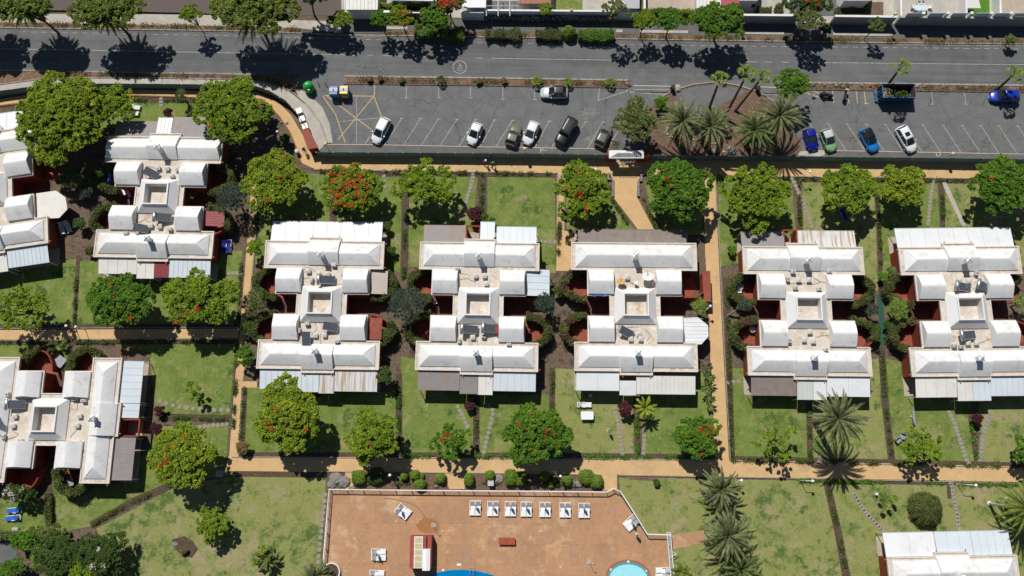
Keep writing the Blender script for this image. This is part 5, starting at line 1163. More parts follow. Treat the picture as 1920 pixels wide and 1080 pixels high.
k = MB(); k.lathe([(.24, 0), (.28, .75), (.3, .8)], (0, 0, 0), 16); k.build('bin_body', 'metal_grey', r); k = MB(); k.lathe([(.31, .8), (.31, .86), (.2, .93), (.0001, .95)], (0, 0, 0), 16); k.build('lid', 'seam_grey', r)

# ---------------------------------------------------------------- entrance canopy
r = thing('entrance_canopy', 'white hip-roofed entrance canopy on terracotta pillars in the green fence', 'entrance gate'); zt = 2.75
Q = [G(1142, 282, zt), G(1207, 281.5, zt), G(1207, 296.5, zt), G(1142, 296.5, zt)]; I = [G(1150, 286, zt + .1), G(1199, 286, zt + .1), G(1199, 289, zt + .1), G(1150, 289, zt + .1)]
k = MB(); k.prism([(p.x, p.y) for p in Q], zt - .25, zt); R1 = G(1153, 288.5, zt + .55); R2 = G(1196, 288.5, zt + .55)
B_ = [((p.x - (Q[0].x + Q[1].x) / 2) * .95 + (Q[0].x + Q[1].x) / 2, p.y + (.1 if p.y < (Q[0].y + Q[2].y) / 2 else -.1), zt + .003) for p in Q]
k.add(B_ + [(R1.x + .4, (Q[0].y + Q[2].y) / 2, zt + .5), (R2.x - .4, (Q[0].y + Q[2].y) / 2, zt + .5)], [(0, 4, 5, 1), (1, 5, 2), (2, 5, 4, 3), (3, 4, 0)]); k.build('roof', 'roof_white', r)
k = MB(); a = G(1136, 298.5); b = G(1152, 298.8); c = G(1193, 299); d = G(1213, 299.2)
for q0, q1 in ((a, b), (c, d)): MB().box(q0.x, q0.y - .35, 0, q1.x, q0.y + .5, 2.3).build('pillar', 'terracotta_wall', r)
k = MB(); y = b.y
for i in range(5): x = b.x + (c.x - b.x) * i / 4; k.box(x - .03, y - .03, 0, x + .03, y + .03, 2.45)
for z in (.1, .7, 1.3, 1.9, 2.4): k.box(b.x, y - .025, z - .03, c.x, y + .025, z + .03)
k.build('gate_grid', 'metal_grey', r)
k = MB(); x0_ = b.x; x1_ = c.x; vs = []
for i in range(6): t = i / 5; k.tube([(x0_ + (x1_ - x0_) * t * .8, y - .1, 2.46), (x0_ + (x1_ - x0_) * t * .8, y - 1.3, 2.3)], .03, 4)
for i in range(4): k.tube([(x0_, y - .1 - .4 * i, 2.46 - .053 * i), (x0_ + (x1_ - x0_) * .8, y - .1 - .4 * i, 2.46 - .053 * i)], .025, 4)
k.build('trellis', 'seam_grey', r)
for pts, lb in (([(1136, 327), (1140, 327), (1140, 337), (1149, 338), (1149, 369)], 'low grey kerb wall with a step left of the entrance path'), ([(1206, 328), (1202, 328), (1202, 340), (1196.5, 341), (1197, 369)], 'low grey kerb wall with a step right of the entrance path')):
    wallpx('low_wall', lb, pts, .35, .3, 'rock')
# ---------------------------------------------------------------- lamps
def lamp(px, py, gm, label, h=2.6, arm=None, r_=.2, base_z=0):
    P = G(px, py, h); b = (P.x, P.y) if arm is None else (P.x + arm[0], P.y + arm[1]); r = thing('globe_lamp', label, 'street lamp', (b[0], b[1], base_z), 0, 'globe lamps')
    k = MB(); k.tube([(0, 0, 0), (0, 0, h - r_ * .8)], [.05, .035], 8); k.lathe([(.1, 0), (.1, .08), (.05, .12)], (0, 0, 0), 10); k.build('pole', 'metal_grey' if arm is None else 'metal_white', r)
    if arm: k = MB(); k.tube([(0, 0, h - .3), (-arm[0], -arm[1], h - .25)], .045, 8); k.tube([(-arm[0], -arm[1], h - .25), (-arm[0], -arm[1], h - r_ * .8)], .045, 8); k.build('arm', 'metal_white', r)
    k = MB(); k.smooth = True; ax, ay = (0, 0) if arm is None else (-arm[0], -arm[1]); k.ball((ax, ay, h), r_, 16, 10); k.build('lamp_globe', gm, r); return r
for x, y, m, lb, arm in ((731, 891, 'globe_white', 'white globe lamp in the left planting bed above the pool', None), (1051, 893, 'globe_white', 'white globe lamp in the right planting bed above the pool', None),
    (1390.5, 901, 'globe_white', 'white globe lamp on a short arm beside the upper palm of the pool lawn column', (-.5, .05)), (1524, 902, 'globe_white', 'white globe lamp on an arm left of the long palm shadow', (-.8, .02)), (1830, 910, 'globe_white', 'white globe lamp on an arm right of the round clipped bush', (-1.1, .1)),
    (1332, 574, 'globe_white', 'white globe lamp on an arm at the ochre path beside the octagonal awning', (-.6, -.45)), (1117, 318, 'globe_white', 'white globe lamp left of the entrance path', None), (1222, 315.5, 'globe_white', 'white globe lamp right of the entrance path at the deep green tree', None),
    (1519, 322.5, 'globe_white', 'white globe lamp on an arm above the stepping stones of the rust-striped block', (-.6, -.3)), (124, 611, 'globe_white', 'left one of two white globes above the lower left path', None), (142, 613, 'globe_white', 'right one of two white globes above the lower left path', None), (425, 605, 'globe_white', 'white globe lamp at the crossing of the two left paths', None),
    (403.7, 874, 'globe_white', 'white globe lamp under the right side of the round yellow-green tree', None), (49, 1029, 'globe_white', 'white globe lamp in the thicket of the lower left corner', None), (520, 247, 'globe_white', 'white globe lamp in the brown bed inside the path bend', None),
    (984, 279, 'globe_yellow', 'yellow globe lamp at the fence behind the close pair of parked cars', None), (1787, 288, 'globe_yellow', 'yellow globe lamp near the painted letter D', None), (610, 270, 'globe_yellow', 'yellow globe lamp at the lower left corner of the car park', None),
    (1358, 284, 'globe_yellow', 'yellow globe lamp on the palm island at the fence', None), (1679, 26, 'globe_yellow', 'pale yellow globe lamp at the corner of the dining terrace wall', None), (1072, 19.5, 'globe_orange', 'orange globe lamp above the clipped ball bush', None), (1390, 22, 'globe_orange', 'orange globe lamp beside the pink-red roof', None)):
    lamp(x, y, m, lb, 3.6 if y < 60 else 2.65, arm, .26 if m != 'globe_white' else .2)

# ---------------------------------------------------------------- pool railing
RL = [(605.5, 1079), (610, 1000), (616.5, 917.6), (800, 919.5), (1000, 921), (1137.8, 922.5), (1150.6, 916), (1163.3, 921.5), (1190, 963), (1214, 1002), (1256.5, 1003)]
r = thing('pool_railing', 'white railing with brown-shadowed bars around the terracotta pool deck', 'railing')
Pr = [G(x, y, 1.15) for x, y in RL] ; Pr = [Vector((p.x, p.y)) for p in Pr]; Pr[0] = Vector((Pr[0].x - .3, Pr[0].y - 5)) if True else Pr[0]
k = MB(); wall_line(k, [tuple(p) for p in Pr], .13, 1.08, 1.15); k.build('top_rail', 'metal_white', r)
k = MB(); wall_line(k, [tuple(p) for p in Pr], .04, .1, .14); k.build('bottom_rail', 'metal_white', r)
k = MB(); kp = MB()
for i in range(len(Pr) - 1):
    d = Pr[i + 1] - Pr[i]; n = max(1, int(d.length / .19))
    for j in range(n):
        q = Pr[i] + d * (j / n); k.box(q.x - .014, q.y - .014, .14, q.x + .014, q.y + .014, 1.08)
    n = max(1, round(d.length / 2.0))
    for j in range(n): q = Pr[i] + d * (j / n); kp.box(q.x - .04, q.y - .04, 0, q.x + .04, q.y + .04, 1.08)
k.build('bar', 'metal_white', r); kp.build('post', 'metal_white', r)
r = thing('pool_gate', 'white lattice gate frame at the right end of the pool deck', 'gate'); k = MB()
A = G(1254, 998, 1.15); B = G(1262, 1090, 1.15); n = 34
for s in (-.22, .22): k.tube([(A.x + s, A.y, 1.1), (B.x + s, B.y, 1.1)], .06, 6)
for i in range(n): t = i / n; t2 = (i + 1) / n; k.tube([(A.x - .22 + (B.x - A.x) * t, A.y + (B.y - A.y) * t, 1.1), (A.x + .22 + (B.x - A.x) * t2, A.y + (B.y - A.y) * t2, 1.1)], .03, 4)
k.build('lattice', 'metal_white', r); k = MB()
for i in range(5): t = i / 4; x = A.x + (B.x - A.x) * t; y = A.y + (B.y - A.y) * t; k.box(x - .05, y - .05, .03, x + .05, y + .05, 1.05)
k.tube([(A.x + .3, A.y - 2.4, 1.1), (A.x + .95, A.y - 2.75, .9)], .05, 5); k.tube([(A.x + .95, A.y - 2.75, .9), (A.x + .3, A.y - 2.95, 1.1)], .05, 5); k.build('post', 'metal_white', r)

# ---------------------------------------------------------------- loungers, parasols, furniture
def mk_lounger(m='white_plastic', cush=None, backm=None):
    r = thing('sun_lounger', '', 'sun lounger', group='sun loungers by the pool')
    k = MB(); k.box(-.29, -.95, .3, .29, .3, .34)
    for i in range(7): k.box(-.26, -.86 + i * .16, .341, .26, -.78 + i * .16, .352)
    k.build('seat', m, r)
    k = MB(); k.box(-.27, 0, 0, .27, .68, .04); b = k.build('backrest', backm or 'seam_grey', r); b.location = (0, .3, .33); b.rotation_euler = (R_(38), 0, 0)
    k = MB()
    for s in (-1, 1): k.box(s * .325 - .03, -.97, .26, s * .325 + .03, .98, .32)
    k.box(-.294, .9, .26, .294, .98, .32); k.build('frame', m, r)
    for s in (-1, 1): k = MB(); k.box(s * .325 - .04, -.1, .5, s * .325 + .04, .35, .54); k.box(s * .325 - .03, -.08, .321, s * .325 + .03, -.03, .5); k.box(s * .325 - .03, .28, .321, s * .325 + .03, .33, .5); k.build('armrest', m, r)
    for s in (-1, 1):
        for y in (-.85, .85): MB().box(s * .3 - .03, y - .03, 0, s * .3 + .03, y + .03, .26).build('leg', m, r)
    if cush: MB().box(-.3, -.93, .353, .3, .28, .42).build('towel', cush, r)
    return r
lg = mk_lounger(); lgk = kids(lg); lgu = [0]
def lounger(px, py, rz, label, proto=None, group=None):
    p = G(px, py, .3); p.z = .035
    if proto is None and not lgu[0]: lgu[0] = 1; lg.location = p; lg.rotation_euler = (0, 0, rz); lg['label'] = label; return lg
    pr = proto or (lg, lgk); return dup(pr[0], p, rz, label, group, pr[1])
def mk_parasol(closed=True):
    r = thing('closed_parasol', '', 'parasol', group='closed beige parasols by the pool')
    k = MB(); k.tube([(0, 0, 0), (0, 0, 2.1)], .022, 6); k.build('pole', 'metal_white', r)
    k = MB(); pr = [(.03, .95), (.13, 1.05), (.15, 1.3), (.11, 1.7), (.05, 2.05), (.0001, 2.12)]; vs = []; n = 16
    for q, z in pr:
        for j in range(n): t = 2 * PI * j / n; f = 1 + (.35 if j % 2 else -.25) * (q > .03); vs.append((q * f * math.cos(t), q * f * math.sin(t), z))
    k.add(vs, [(i * n + j, i * n + (j + 1) % n, (i + 1) * n + (j + 1) % n, (i + 1) * n + j) for i in range(len(pr) - 1) for j in range(n)]); k.build('folded_canopy', 'parasol_cloth', r)
    k = MB(); k.lathe([(.22, 0), (.22, .06), (.05, .1)], (0, 0, 0), 14); k.build('base', 'concrete', r); return r
ps = mk_parasol(); psk = kids(ps); psu = [0]
def parasol(px, py, label, z=.035):
    p = G(px, py, 1.8); p.z = z
    if not psu[0]: psu[0] = 1; ps.location = p; ps['label'] = label; return ps
    return dup(ps, p, 0, label, None, psk)
ORD = ['first', 'second', 'third', 'fourth', 'fifth', 'sixth', 'seventh']
for i, x in enumerate((890.8, 924, 957, 986.5, 1021.8, 1059.5, 1095)):
    y = 952.5 + (x - 890) * .022
    if i == 1: y += .3
    lounger(x - 5.3, y, R_(-.5), f'left white lounger of the {ORD[i]} pair from the left in the row of seven pairs')
    lounger(x + 5.5, y, R_(-.5), f'right white lounger of the {ORD[i]} pair from the left in the row of seven pairs')
    parasol(x + .5, y - 4.5, f'closed beige parasol between the {ORD[i]} pair of loungers from the left in the row')
lounger(759, 955, R_(55), 'upper white lounger of the slanted pair left of the water stain'); lounger(752.5, 963.5, R_(55), 'lower white lounger of the slanted pair left of the water stain'); parasol(749.5, 957, 'closed beige parasol at the slanted lounger pair left of the water stain')
lounger(710, 1034, R_(88), 'upper white lounger of the pair left of the red-and-white kiosk'); lounger(710, 1045.5, R_(88), 'lower white lounger of the pair left of the red-and-white kiosk'); parasol(705, 1040, 'closed beige parasol at the pair left of the kiosk')
lounger(707, 1074, R_(88), 'white lounger at the bottom edge, left of the kiosk')
lounger(1180, 976.5, R_(-48), 'upper white lounger of the slanted pair at the slanted railing'); lounger(1186.5, 984, R_(-48), 'lower white lounger of the slanted pair at the slanted railing'); parasol(1187, 978.5, 'closed beige parasol at the slanted railing')
lounger(1243, 1069, R_(-89), 'upper white lounger beside the lattice gate at the bottom'); lounger(1243, 1081, R_(-89), 'lower white lounger beside the lattice gate at the bottom')
bl = mk_lounger('seam_grey', 'blue_cloth', 'blue_cloth'); blk = kids(bl); bl['group'] = 'garden loungers'
p = G(421, 463, .3); bl.location = (p.x, p.y, .02); bl['label'] = 'left blue-cushioned lounger in the shade beside the grey-brown awned block'
dup(bl, G(430.5, 463, 0), 0, 'right blue-cushioned lounger in the shade beside the grey-brown awned block', None, blk)
tw = mk_lounger('white_plastic', 'blue_towel', 'blue_towel'); twk = kids(tw); tw['group'] = 'garden loungers'
p = G(27, 957, .3); tw.location = (p.x, p.y, .01); tw.rotation_euler = (0, 0, R_(-86)); tw['label'] = 'upper blue lounger on the lawn at the lower left edge'
dup(tw, G(27, 971, 0), R_(-84), 'lower blue lounger on the lawn at the lower left edge', None, twk)
gl = mk_lounger('white_plastic', 'white_cloth', 'white_cloth'); glk = kids(gl); gl['group'] = 'garden loungers'
p = G(1096, 759, .3); gl.location = (p.x, p.y, .01); gl.rotation_euler = (0, 0, R_(88)); gl['label'] = 'white lounger on the lawn below the block with blue hoses'
dup(gl, G(253, 203, 0), R_(84), 'upper white lounger on the small lawn at the upper left', None, glk); dup(gl, G(250, 214, 0), R_(84), 'lower white lounger on the small lawn at the upper left', None, glk)
dup(gl, G(118, 429, 0), R_(16), 'left one of two dark-backed loungers beside the turned block', None, glk); dup(gl, G(129, 426, 0), R_(28), 'right one of two dark-backed loungers beside the turned block', None, glk)
dup(bl, G(1580, 403, 0), R_(20), 'blue lounger half hidden in the shade of the tree above the rust-striped block', None, blk)
def table(px, py, rz, label, m='white_plastic', round_=False, w_=.85, d_=.55, h=.72, cat='table'):
    p = G(px, py, h); p.z = .02; r = thing('garden_table', label, cat, p, rz, 'garden tables'); k = MB()
    if round_: k.lathe([(w_ * .6, h - .04), (w_ * .6, h)], (0, 0, 0), 24)
    else:
        c = .12; k.prism([(-w_ + c, -d_), (w_ - c, -d_), (w_, -d_ + c), (w_, d_ - c), (w_ - c, d_), (-w_ + c, d_), (-w_, d_ - c), (-w_, -d_ + c)], h - .04, h)
    k.build('tabletop', m, r)
    for a, b in ((-1, -1), (1, -1), (1, 1), (-1, 1)): MB().box(a * w_ * (.35 if round_ else .7) - .03, b * (w_ * .35 if round_ else d_ * .7) - .03, 0, a * w_ * (.35 if round_ else .7) + .03, b * (w_ * .35 if round_ else d_ * .7) + .03, h - .041).build('leg', m, r)
    return r
def mk_chair():
    r = thing('garden_chair', '', 'chair', group='white garden chairs'); m = 'white_plastic'
    MB().box(-.24, -.24, .4, .24, .24, .44).build('seat', m, r); MB().box(-.24, .2, .441, .24, .25, .85).build('backrest', m, r)
    for s in (-1, 1): MB().box(s * .25 - .03, -.2, .6, s * .25 + .03, .2, .64).build('armrest', m, r)
    for a, b in ((-1, -1), (1, -1), (1, 1), (-1, 1)): MB().box(a * .21 - .02, b * .21 - .02, 0, a * .21 + .02, b * .21 + .02, .4).build('leg', m, r)
    return r
gc = mk_chair(); gck = kids(gc); gcu = [0]
def chair(px, py, rz, label):
    p = G(px, py, .4); p.z = .055
    if not gcu[0]: gcu[0] = 1; gc.location = p; gc.rotation_euler = (0, 0, rz); gc['label'] = label; return
    dup(gc, p, rz, label, None, gck)
table(1101, 779, 0, 'white folding table on the lawn under the white lounger')
p = G(1107, 742, .4); r = thing('stool', 'small blue-white stool in the shade of the lower awning of the block with blue hoses', 'stool', (p.x, p.y, .01)); MB().box(-.2, -.2, .38, .2, .2, .44).build('seat', 'sheet_blue', r)
for a, b in ((-1, -1), (1, -1), (1, 1), (-1, 1)): MB().box(a * .16 - .02, b * .16 - .02, 0, a * .16 + .02, b * .16 + .02, .38).build('leg', 'metal_white', r)
table(235, 360, .3, 'white table in the left middle porch of the grey-brown awned block', w_=.5, d_=.4); chair(240, 352, 2.6, 'white chair above the table in the left middle porch of the grey-brown awned block'); chair(243, 366, -1.2, 'white chair right of the table in the left middle porch of the grey-brown awned block')
chair(404, 316, .6, 'left white chair on the upper right patio of the grey-brown awned block'); chair(414, 319, -.8, 'right white chair on the upper right patio of the grey-brown awned block')
table(1387.5, 537, 0, 'round grey-white table on the upper left patio of the rust-striped block', 'seam_grey', True); chair(1386, 547, 3.1, 'white chair below the round table on the upper left patio')
table(1411, 617, 0, 'round table on the lower left patio of the rust-striped block', 'seam_grey', True, .8)
chair(816, 567, .3, 'pale chair in the left middle porch of the block with blotchy awnings')
table(795, 596, 0, 'long pale table on the lower left patio of the block with blotchy awnings', 'seam_grey', w_=.7, d_=.3)
table(110, 676, -.6, 'grey covered table on the patio beside the sideways block', 'metal_grey', w_=.9, d_=.7); table(128, 905, .2, 'dark table with a pale blue round item on the lower patio of the sideways block', 'metal_grey', w_=.7, d_=.5)
table(1727, 14, 0, 'blue-topped dining table on the upper right terrace', 'sheet_blue', w_=1.0, d_=.42); 
for x, y, a, lb in ((1711, 13, PI / 2, 'chair at the left end of the blue dining table'), (1743, 13, -PI / 2, 'chair at the right end of the blue dining table'), (1722, 6, 0, 'left chair above the blue dining table'), (1730, 6, 0, 'right chair above the blue dining table'), (1722, 20, PI, 'left chair below the blue dining table'), (1731, 20, PI, 'right chair below the blue dining table')): chair(x, y, a, lb)
r = thing('swing_canopy', 'garden swing seat with a square cream canopy on the bright green turf', 'garden swing'); A = [G(1811, -2, 2.1), G(1835, -2, 2.1), G(1839, 15, 1.9), G(1812, 15, 1.9)]
k = MB(); k.add([tuple(v) for v in A] + [(v.x, v.y, v.z - .06) for v in A], [(3, 2, 1, 0), (4, 5, 6, 7), (0, 1, 5, 4), (1, 2, 6, 5), (2, 3, 7, 6), (3, 0, 4, 7)]); k.build('canopy', 'sheet_cream', r)
c_ = sum(A, Vector()) / 4; k = MB(); k.box(c_.x - .8, c_.y - .8, .45, c_.x + .8, c_.y - .1, .55); k.build('seat', 'black_cloth', r); k = MB()
for v in A: k.tube([(v.x, v.y, .05), (v.x, v.y, v.z - .06)], .03, 5)
k.build('post', 'metal_white', r)
# kiosk, bench, showers, planters on the pool deck
r = thing('pool_kiosk', 'red and white kiosk with cream roof panels on the pool deck', 'kiosk'); z = 2.2
a = G(769, 1005, 2.0); b = G(808, 1066, 2.0); k = MB(); k.box(a.x, b.y, .03, b.x, a.y, 2.0); k.build('body', 'red_paint', r)
a = G(777, 1006, z); b = G(792, 1065.5, z); k = MB(); k.box(a.x, b.y, 2.002, b.x, a.y, 2.2); k.build('roof_frame', 'white_plastic', r)
k = MB(); n = 5
for i in range(n): y0 = b.y + .1 + (a.y - b.y - .1) * i / n; k.box(a.x + .1, y0, 2.202, b.x - .1, y0 + (a.y - b.y) / n - .12, 2.23)
k.build('roof_panel', 'cream_panel', r)
a = G(792.5, 1029, 2.15); b = G(806, 1070, 2.15); k = MB(); k.box(a.x, b.y, 2.002, b.x, a.y, 2.14); k.add([(a.x, b.y, 2.142), (b.x, b.y, 2.142), (b.x, a.y, 2.142), (a.x, a.y, 2.142), ((a.x + b.x) / 2, b.y, 2.3), ((a.x + b.x) / 2, a.y, 2.3)], [(0, 4, 5, 3), (1, 2, 5, 4), (0, 1, 4), (2, 3, 5)]); k.build('side_roof', 'white_plastic', r)
a = G(799, 1006, 2.0); b = G(801.5, 1028, 2.0); k = MB(); k.box(a.x, b.y, 2.001, b.x, a.y, 2.02); k.build('roof_slot', 'dark', r)
a = G(935, 1008, .5); b = G(966, 1021.5, .5); r = thing('red_bench', 'low red block bench in the middle of the pool deck', 'bench'); k = MB(); mx_ = (a.x + b.x) / 2; k.box(a.x, b.y, .42, mx_ - .02, a.y, .5); k.box(mx_ + .02, b.y, .42, b.x, a.y, .5); k.build('seat', 'red_paint', r); k = MB(); k.box(a.x + .08, b.y + .08, .03, b.x - .08, a.y - .08, .419); k.build('base', 'red_paint', r)
def shower(px, py, label):
    p = G(px, py, 2.1); p.z = .03; r = thing('pool_shower', label, 'shower', p, 0, 'pool showers'); k = MB(); k.tube([(0, 0, 0), (0, 0, 1.9), (.03, 0, 2.05), (.2, -.05, 2.1), (.3, -.08, 2.02)], .025, 6); k.build('pipe', 'steel', r); k = MB(); k.lathe([(.02, 0), (.1, -.04), (.1, -.055)], (.3, -.08, 2.02), 12); k.build('shower_head', 'steel', r)
    k = MB(); k.box(-.3, -.3, 0, .3, .3, .05); k.build('base', 'tile_pale', r)
shower(810, 987, 'slim pool shower on the water-stained tiles'); shower(1107, 1057, 'slim pool shower left of the paddling pool')
_rw = random.Random(3); _c = G(803, 986)
tag(MB().sheet([(_c.x + 1.5 * math.cos(t) * _rw.uniform(.88, 1.1), _c.y + 1.05 * math.sin(t) * _rw.uniform(.88, 1.1)) for t in np.linspace(0, 2 * PI, 29)[:-1]], .034).build('wet_patch', 'terracotta_floor'), kind='structure')
tag(strip_px(MB(), [(800, 975), (792, 962), (783, 951), (768, 943), (745, 937), (720, 934)], .13, .0345).build('wet_patch', 'pool_edge'), kind='structure')
mat('wet_tile', (.37, .17, .065), (.31, .14, .05), scale=1.5, rough=.4); bpy.data.objects['wet_patch'].data.materials[0] = MAT['wet_tile']
k = MB()
for x in (881, 888): p = G(x, 1068, .6); k.tube([(p.x, p.y - .5, -.0), (p.x, p.y - .45, .6), (p.x, p.y - .2, .8), (p.x, p.y + .1, .6), (p.x, p.y + .15, .03)], .03, 6)
r = thing('pool_ladder', 'steel pool ladder at the upper right rim of the blue pool', 'ladder'); k.build('rail', 'steel', r); p = G(884.5, 1071, .1); MB().box(p.x - .22, p.y - .5, .1, p.x + .22, p.y - .4, .14).build('step', 'steel', r)
parasol(1143, 806, 'tipped closed beige parasol standing on the lawn beside the stepping stones', .01)
# white tall posts (carousel masts) at the lower right
for (x0, y0, x1, y1, lb) in ((1769, 946, 1795, 949, 'lower one of two fat white posts beside the right edge palm'), (1886, 937, 1912, 941, 'upper one of two fat white posts beside the right edge palm')):
    if x0 == 1769: x0, y0, x1, y1 = 1855, 944, 1888, 949
    A = G(x0, y0, 0); r = thing('lamp_mast', lb, 'mast', (A.x, A.y, 0), 0, 'fat white posts'); B = G(x1, y1, 4.5); k = MB(); k.tube([(0, 0, 0), (B.x - A.x, B.y - A.y, 4.5)], [.22, .15], 12); k.build('pole', 'seam_grey', r); k = MB(); k.lathe([(.3, 0), (.3, .15), (.2, .2)], (0, 0, 0), 14); k.build('base', 'white_plastic', r)
wallpx('garden_post', 'white cylinder stub under the pruned tree', [(1639, 926), (1643, 926)], .6, .3, 'white_plastic', cat='post')
# ---------------------------------------------------------------- stepping stones
ORDN = 'first second third fourth fifth sixth seventh eighth ninth tenth eleventh twelfth thirteenth fourteenth fifteenth'.split()
def stones(pts, n, lb, grp, r0=.3, m='stepping', jit=.03):
    rnd = random.Random(n + int(pts[0][0])); P = [G(x, y) for x, y in pts]; Ls = [0]
    for i in range(len(P) - 1): Ls.append(Ls[-1] + (P[i + 1] - P[i]).length)
    for i in range(n):
        s = Ls[-1] * i / max(1, n - 1); j = min(len(P) - 2, max(q for q in range(len(P)) if Ls[q] <= s + 1e-6)); p = P[j].lerp(P[j + 1], (s - Ls[j]) / (Ls[j + 1] - Ls[j]))
        k = MB(); q = r0 * rnd.uniform(.9, 1.08); k.prism([(q * math.cos(t) * rnd.uniform(.97, 1.03), q * math.sin(t)) for t in np.linspace(0, 2 * PI, 15)[:-1]], 0, .035)
        o = k.build('stepping_stone', m); o.location = (p.x + rnd.uniform(-jit, jit), p.y + rnd.uniform(-jit, jit), .012); tag(o, ORDN[i] + ' ' + lb.replace('stone', 'stone down', 1) if False else f'{ORDN[i]} from the {"top" if abs(pts[-1][1] - pts[0][1]) > abs(pts[-1][0] - pts[0][0]) * .5 else "left"}, {lb}', 'stepping stone', grp)
for pts, n, lb in (([(610, 928), (602, 1000), (595, 1066)], 13, 'round stone in the column along the left pool railing'), ([(911, 755), (929, 765) if 0 else (925, 770), (905, 856)], 13, 'round stone of the path left of the red-dotted round tree'), ([(1152, 765), (1160, 800), (1168, 858)], 13, 'round stone of the path right of the white table'),
                   ([(1209, 800), (1206, 858)], 8, 'round stone of the path below the bright yellow palm'), ([(858, 762), (868, 780), (876, 800)], 6, 'round stone of the path below the blotchy awning'), ([(720, 320), (721, 350)], 4, 'round stone right of the red-flowering tree'), ([(888, 326), (884, 344), (878, 365), (870, 392)], 11, 'flat stone of the path left of the large lawn'),
                   ([(1485, 335), (1495, 355), (1510, 390), (1522, 424)], 14, 'flat stone of the path above the rust-striped block'), ([(1750, 338), (1745, 370), (1740, 420)], 13, 'flat stone of the path left of the long concrete path'), ([(1779, 772), (1790, 795), (1812, 862), (1817, 868)], 14, 'stone of the left arm of the V-shaped paths'), ([(1858, 775), (1845, 810), (1836, 862)], 13, 'stone of the right arm of the V-shaped paths'),
                   ([(1600, 925), (1622, 960), (1655, 995)], 14, 'stone of the slanting path at the lower right'), ([(1783, 905), (1787, 925), (1793, 955), (1797, 990)], 13, 'stone of the path right of the round clipped bush'), ([(300, 752), (330, 762), (380, 768), (428, 769)], 11, 'round stone of the curved path right of the sideways block'), ([(375, 800), (425, 795)], 7, 'round stone of the short path above the round yellow-green tree'),
                   ([(429, 512), (452, 512)], 4, 'round stone beside the ochre path right of the upper left block'), ([(1014, 453), (1040, 454)], 4, 'round stone between the large lawn and the ochre path'), ([(1366, 716), (1384, 715)], 3, 'round stone left of the brown awning'), ([(302, 185), (302, 197)], 3, 'round stone on the small upper left lawn'), ([(1538, 855), (1537, 864), (1582, 902)][:2], 2, 'round stone in the shade of the tall palm trunk'),
                   ([(1582, 901), (1587, 908)], 2, 'round stone in the palm shadow below the lower path')):
    stones(pts, n, lb, 'stones: ' + lb)
ground('garden_path', [(1764, 335), (1772, 335), (1779, 352), (1812, 424), (1804, 424), (1770, 352)], .02, 'concrete')
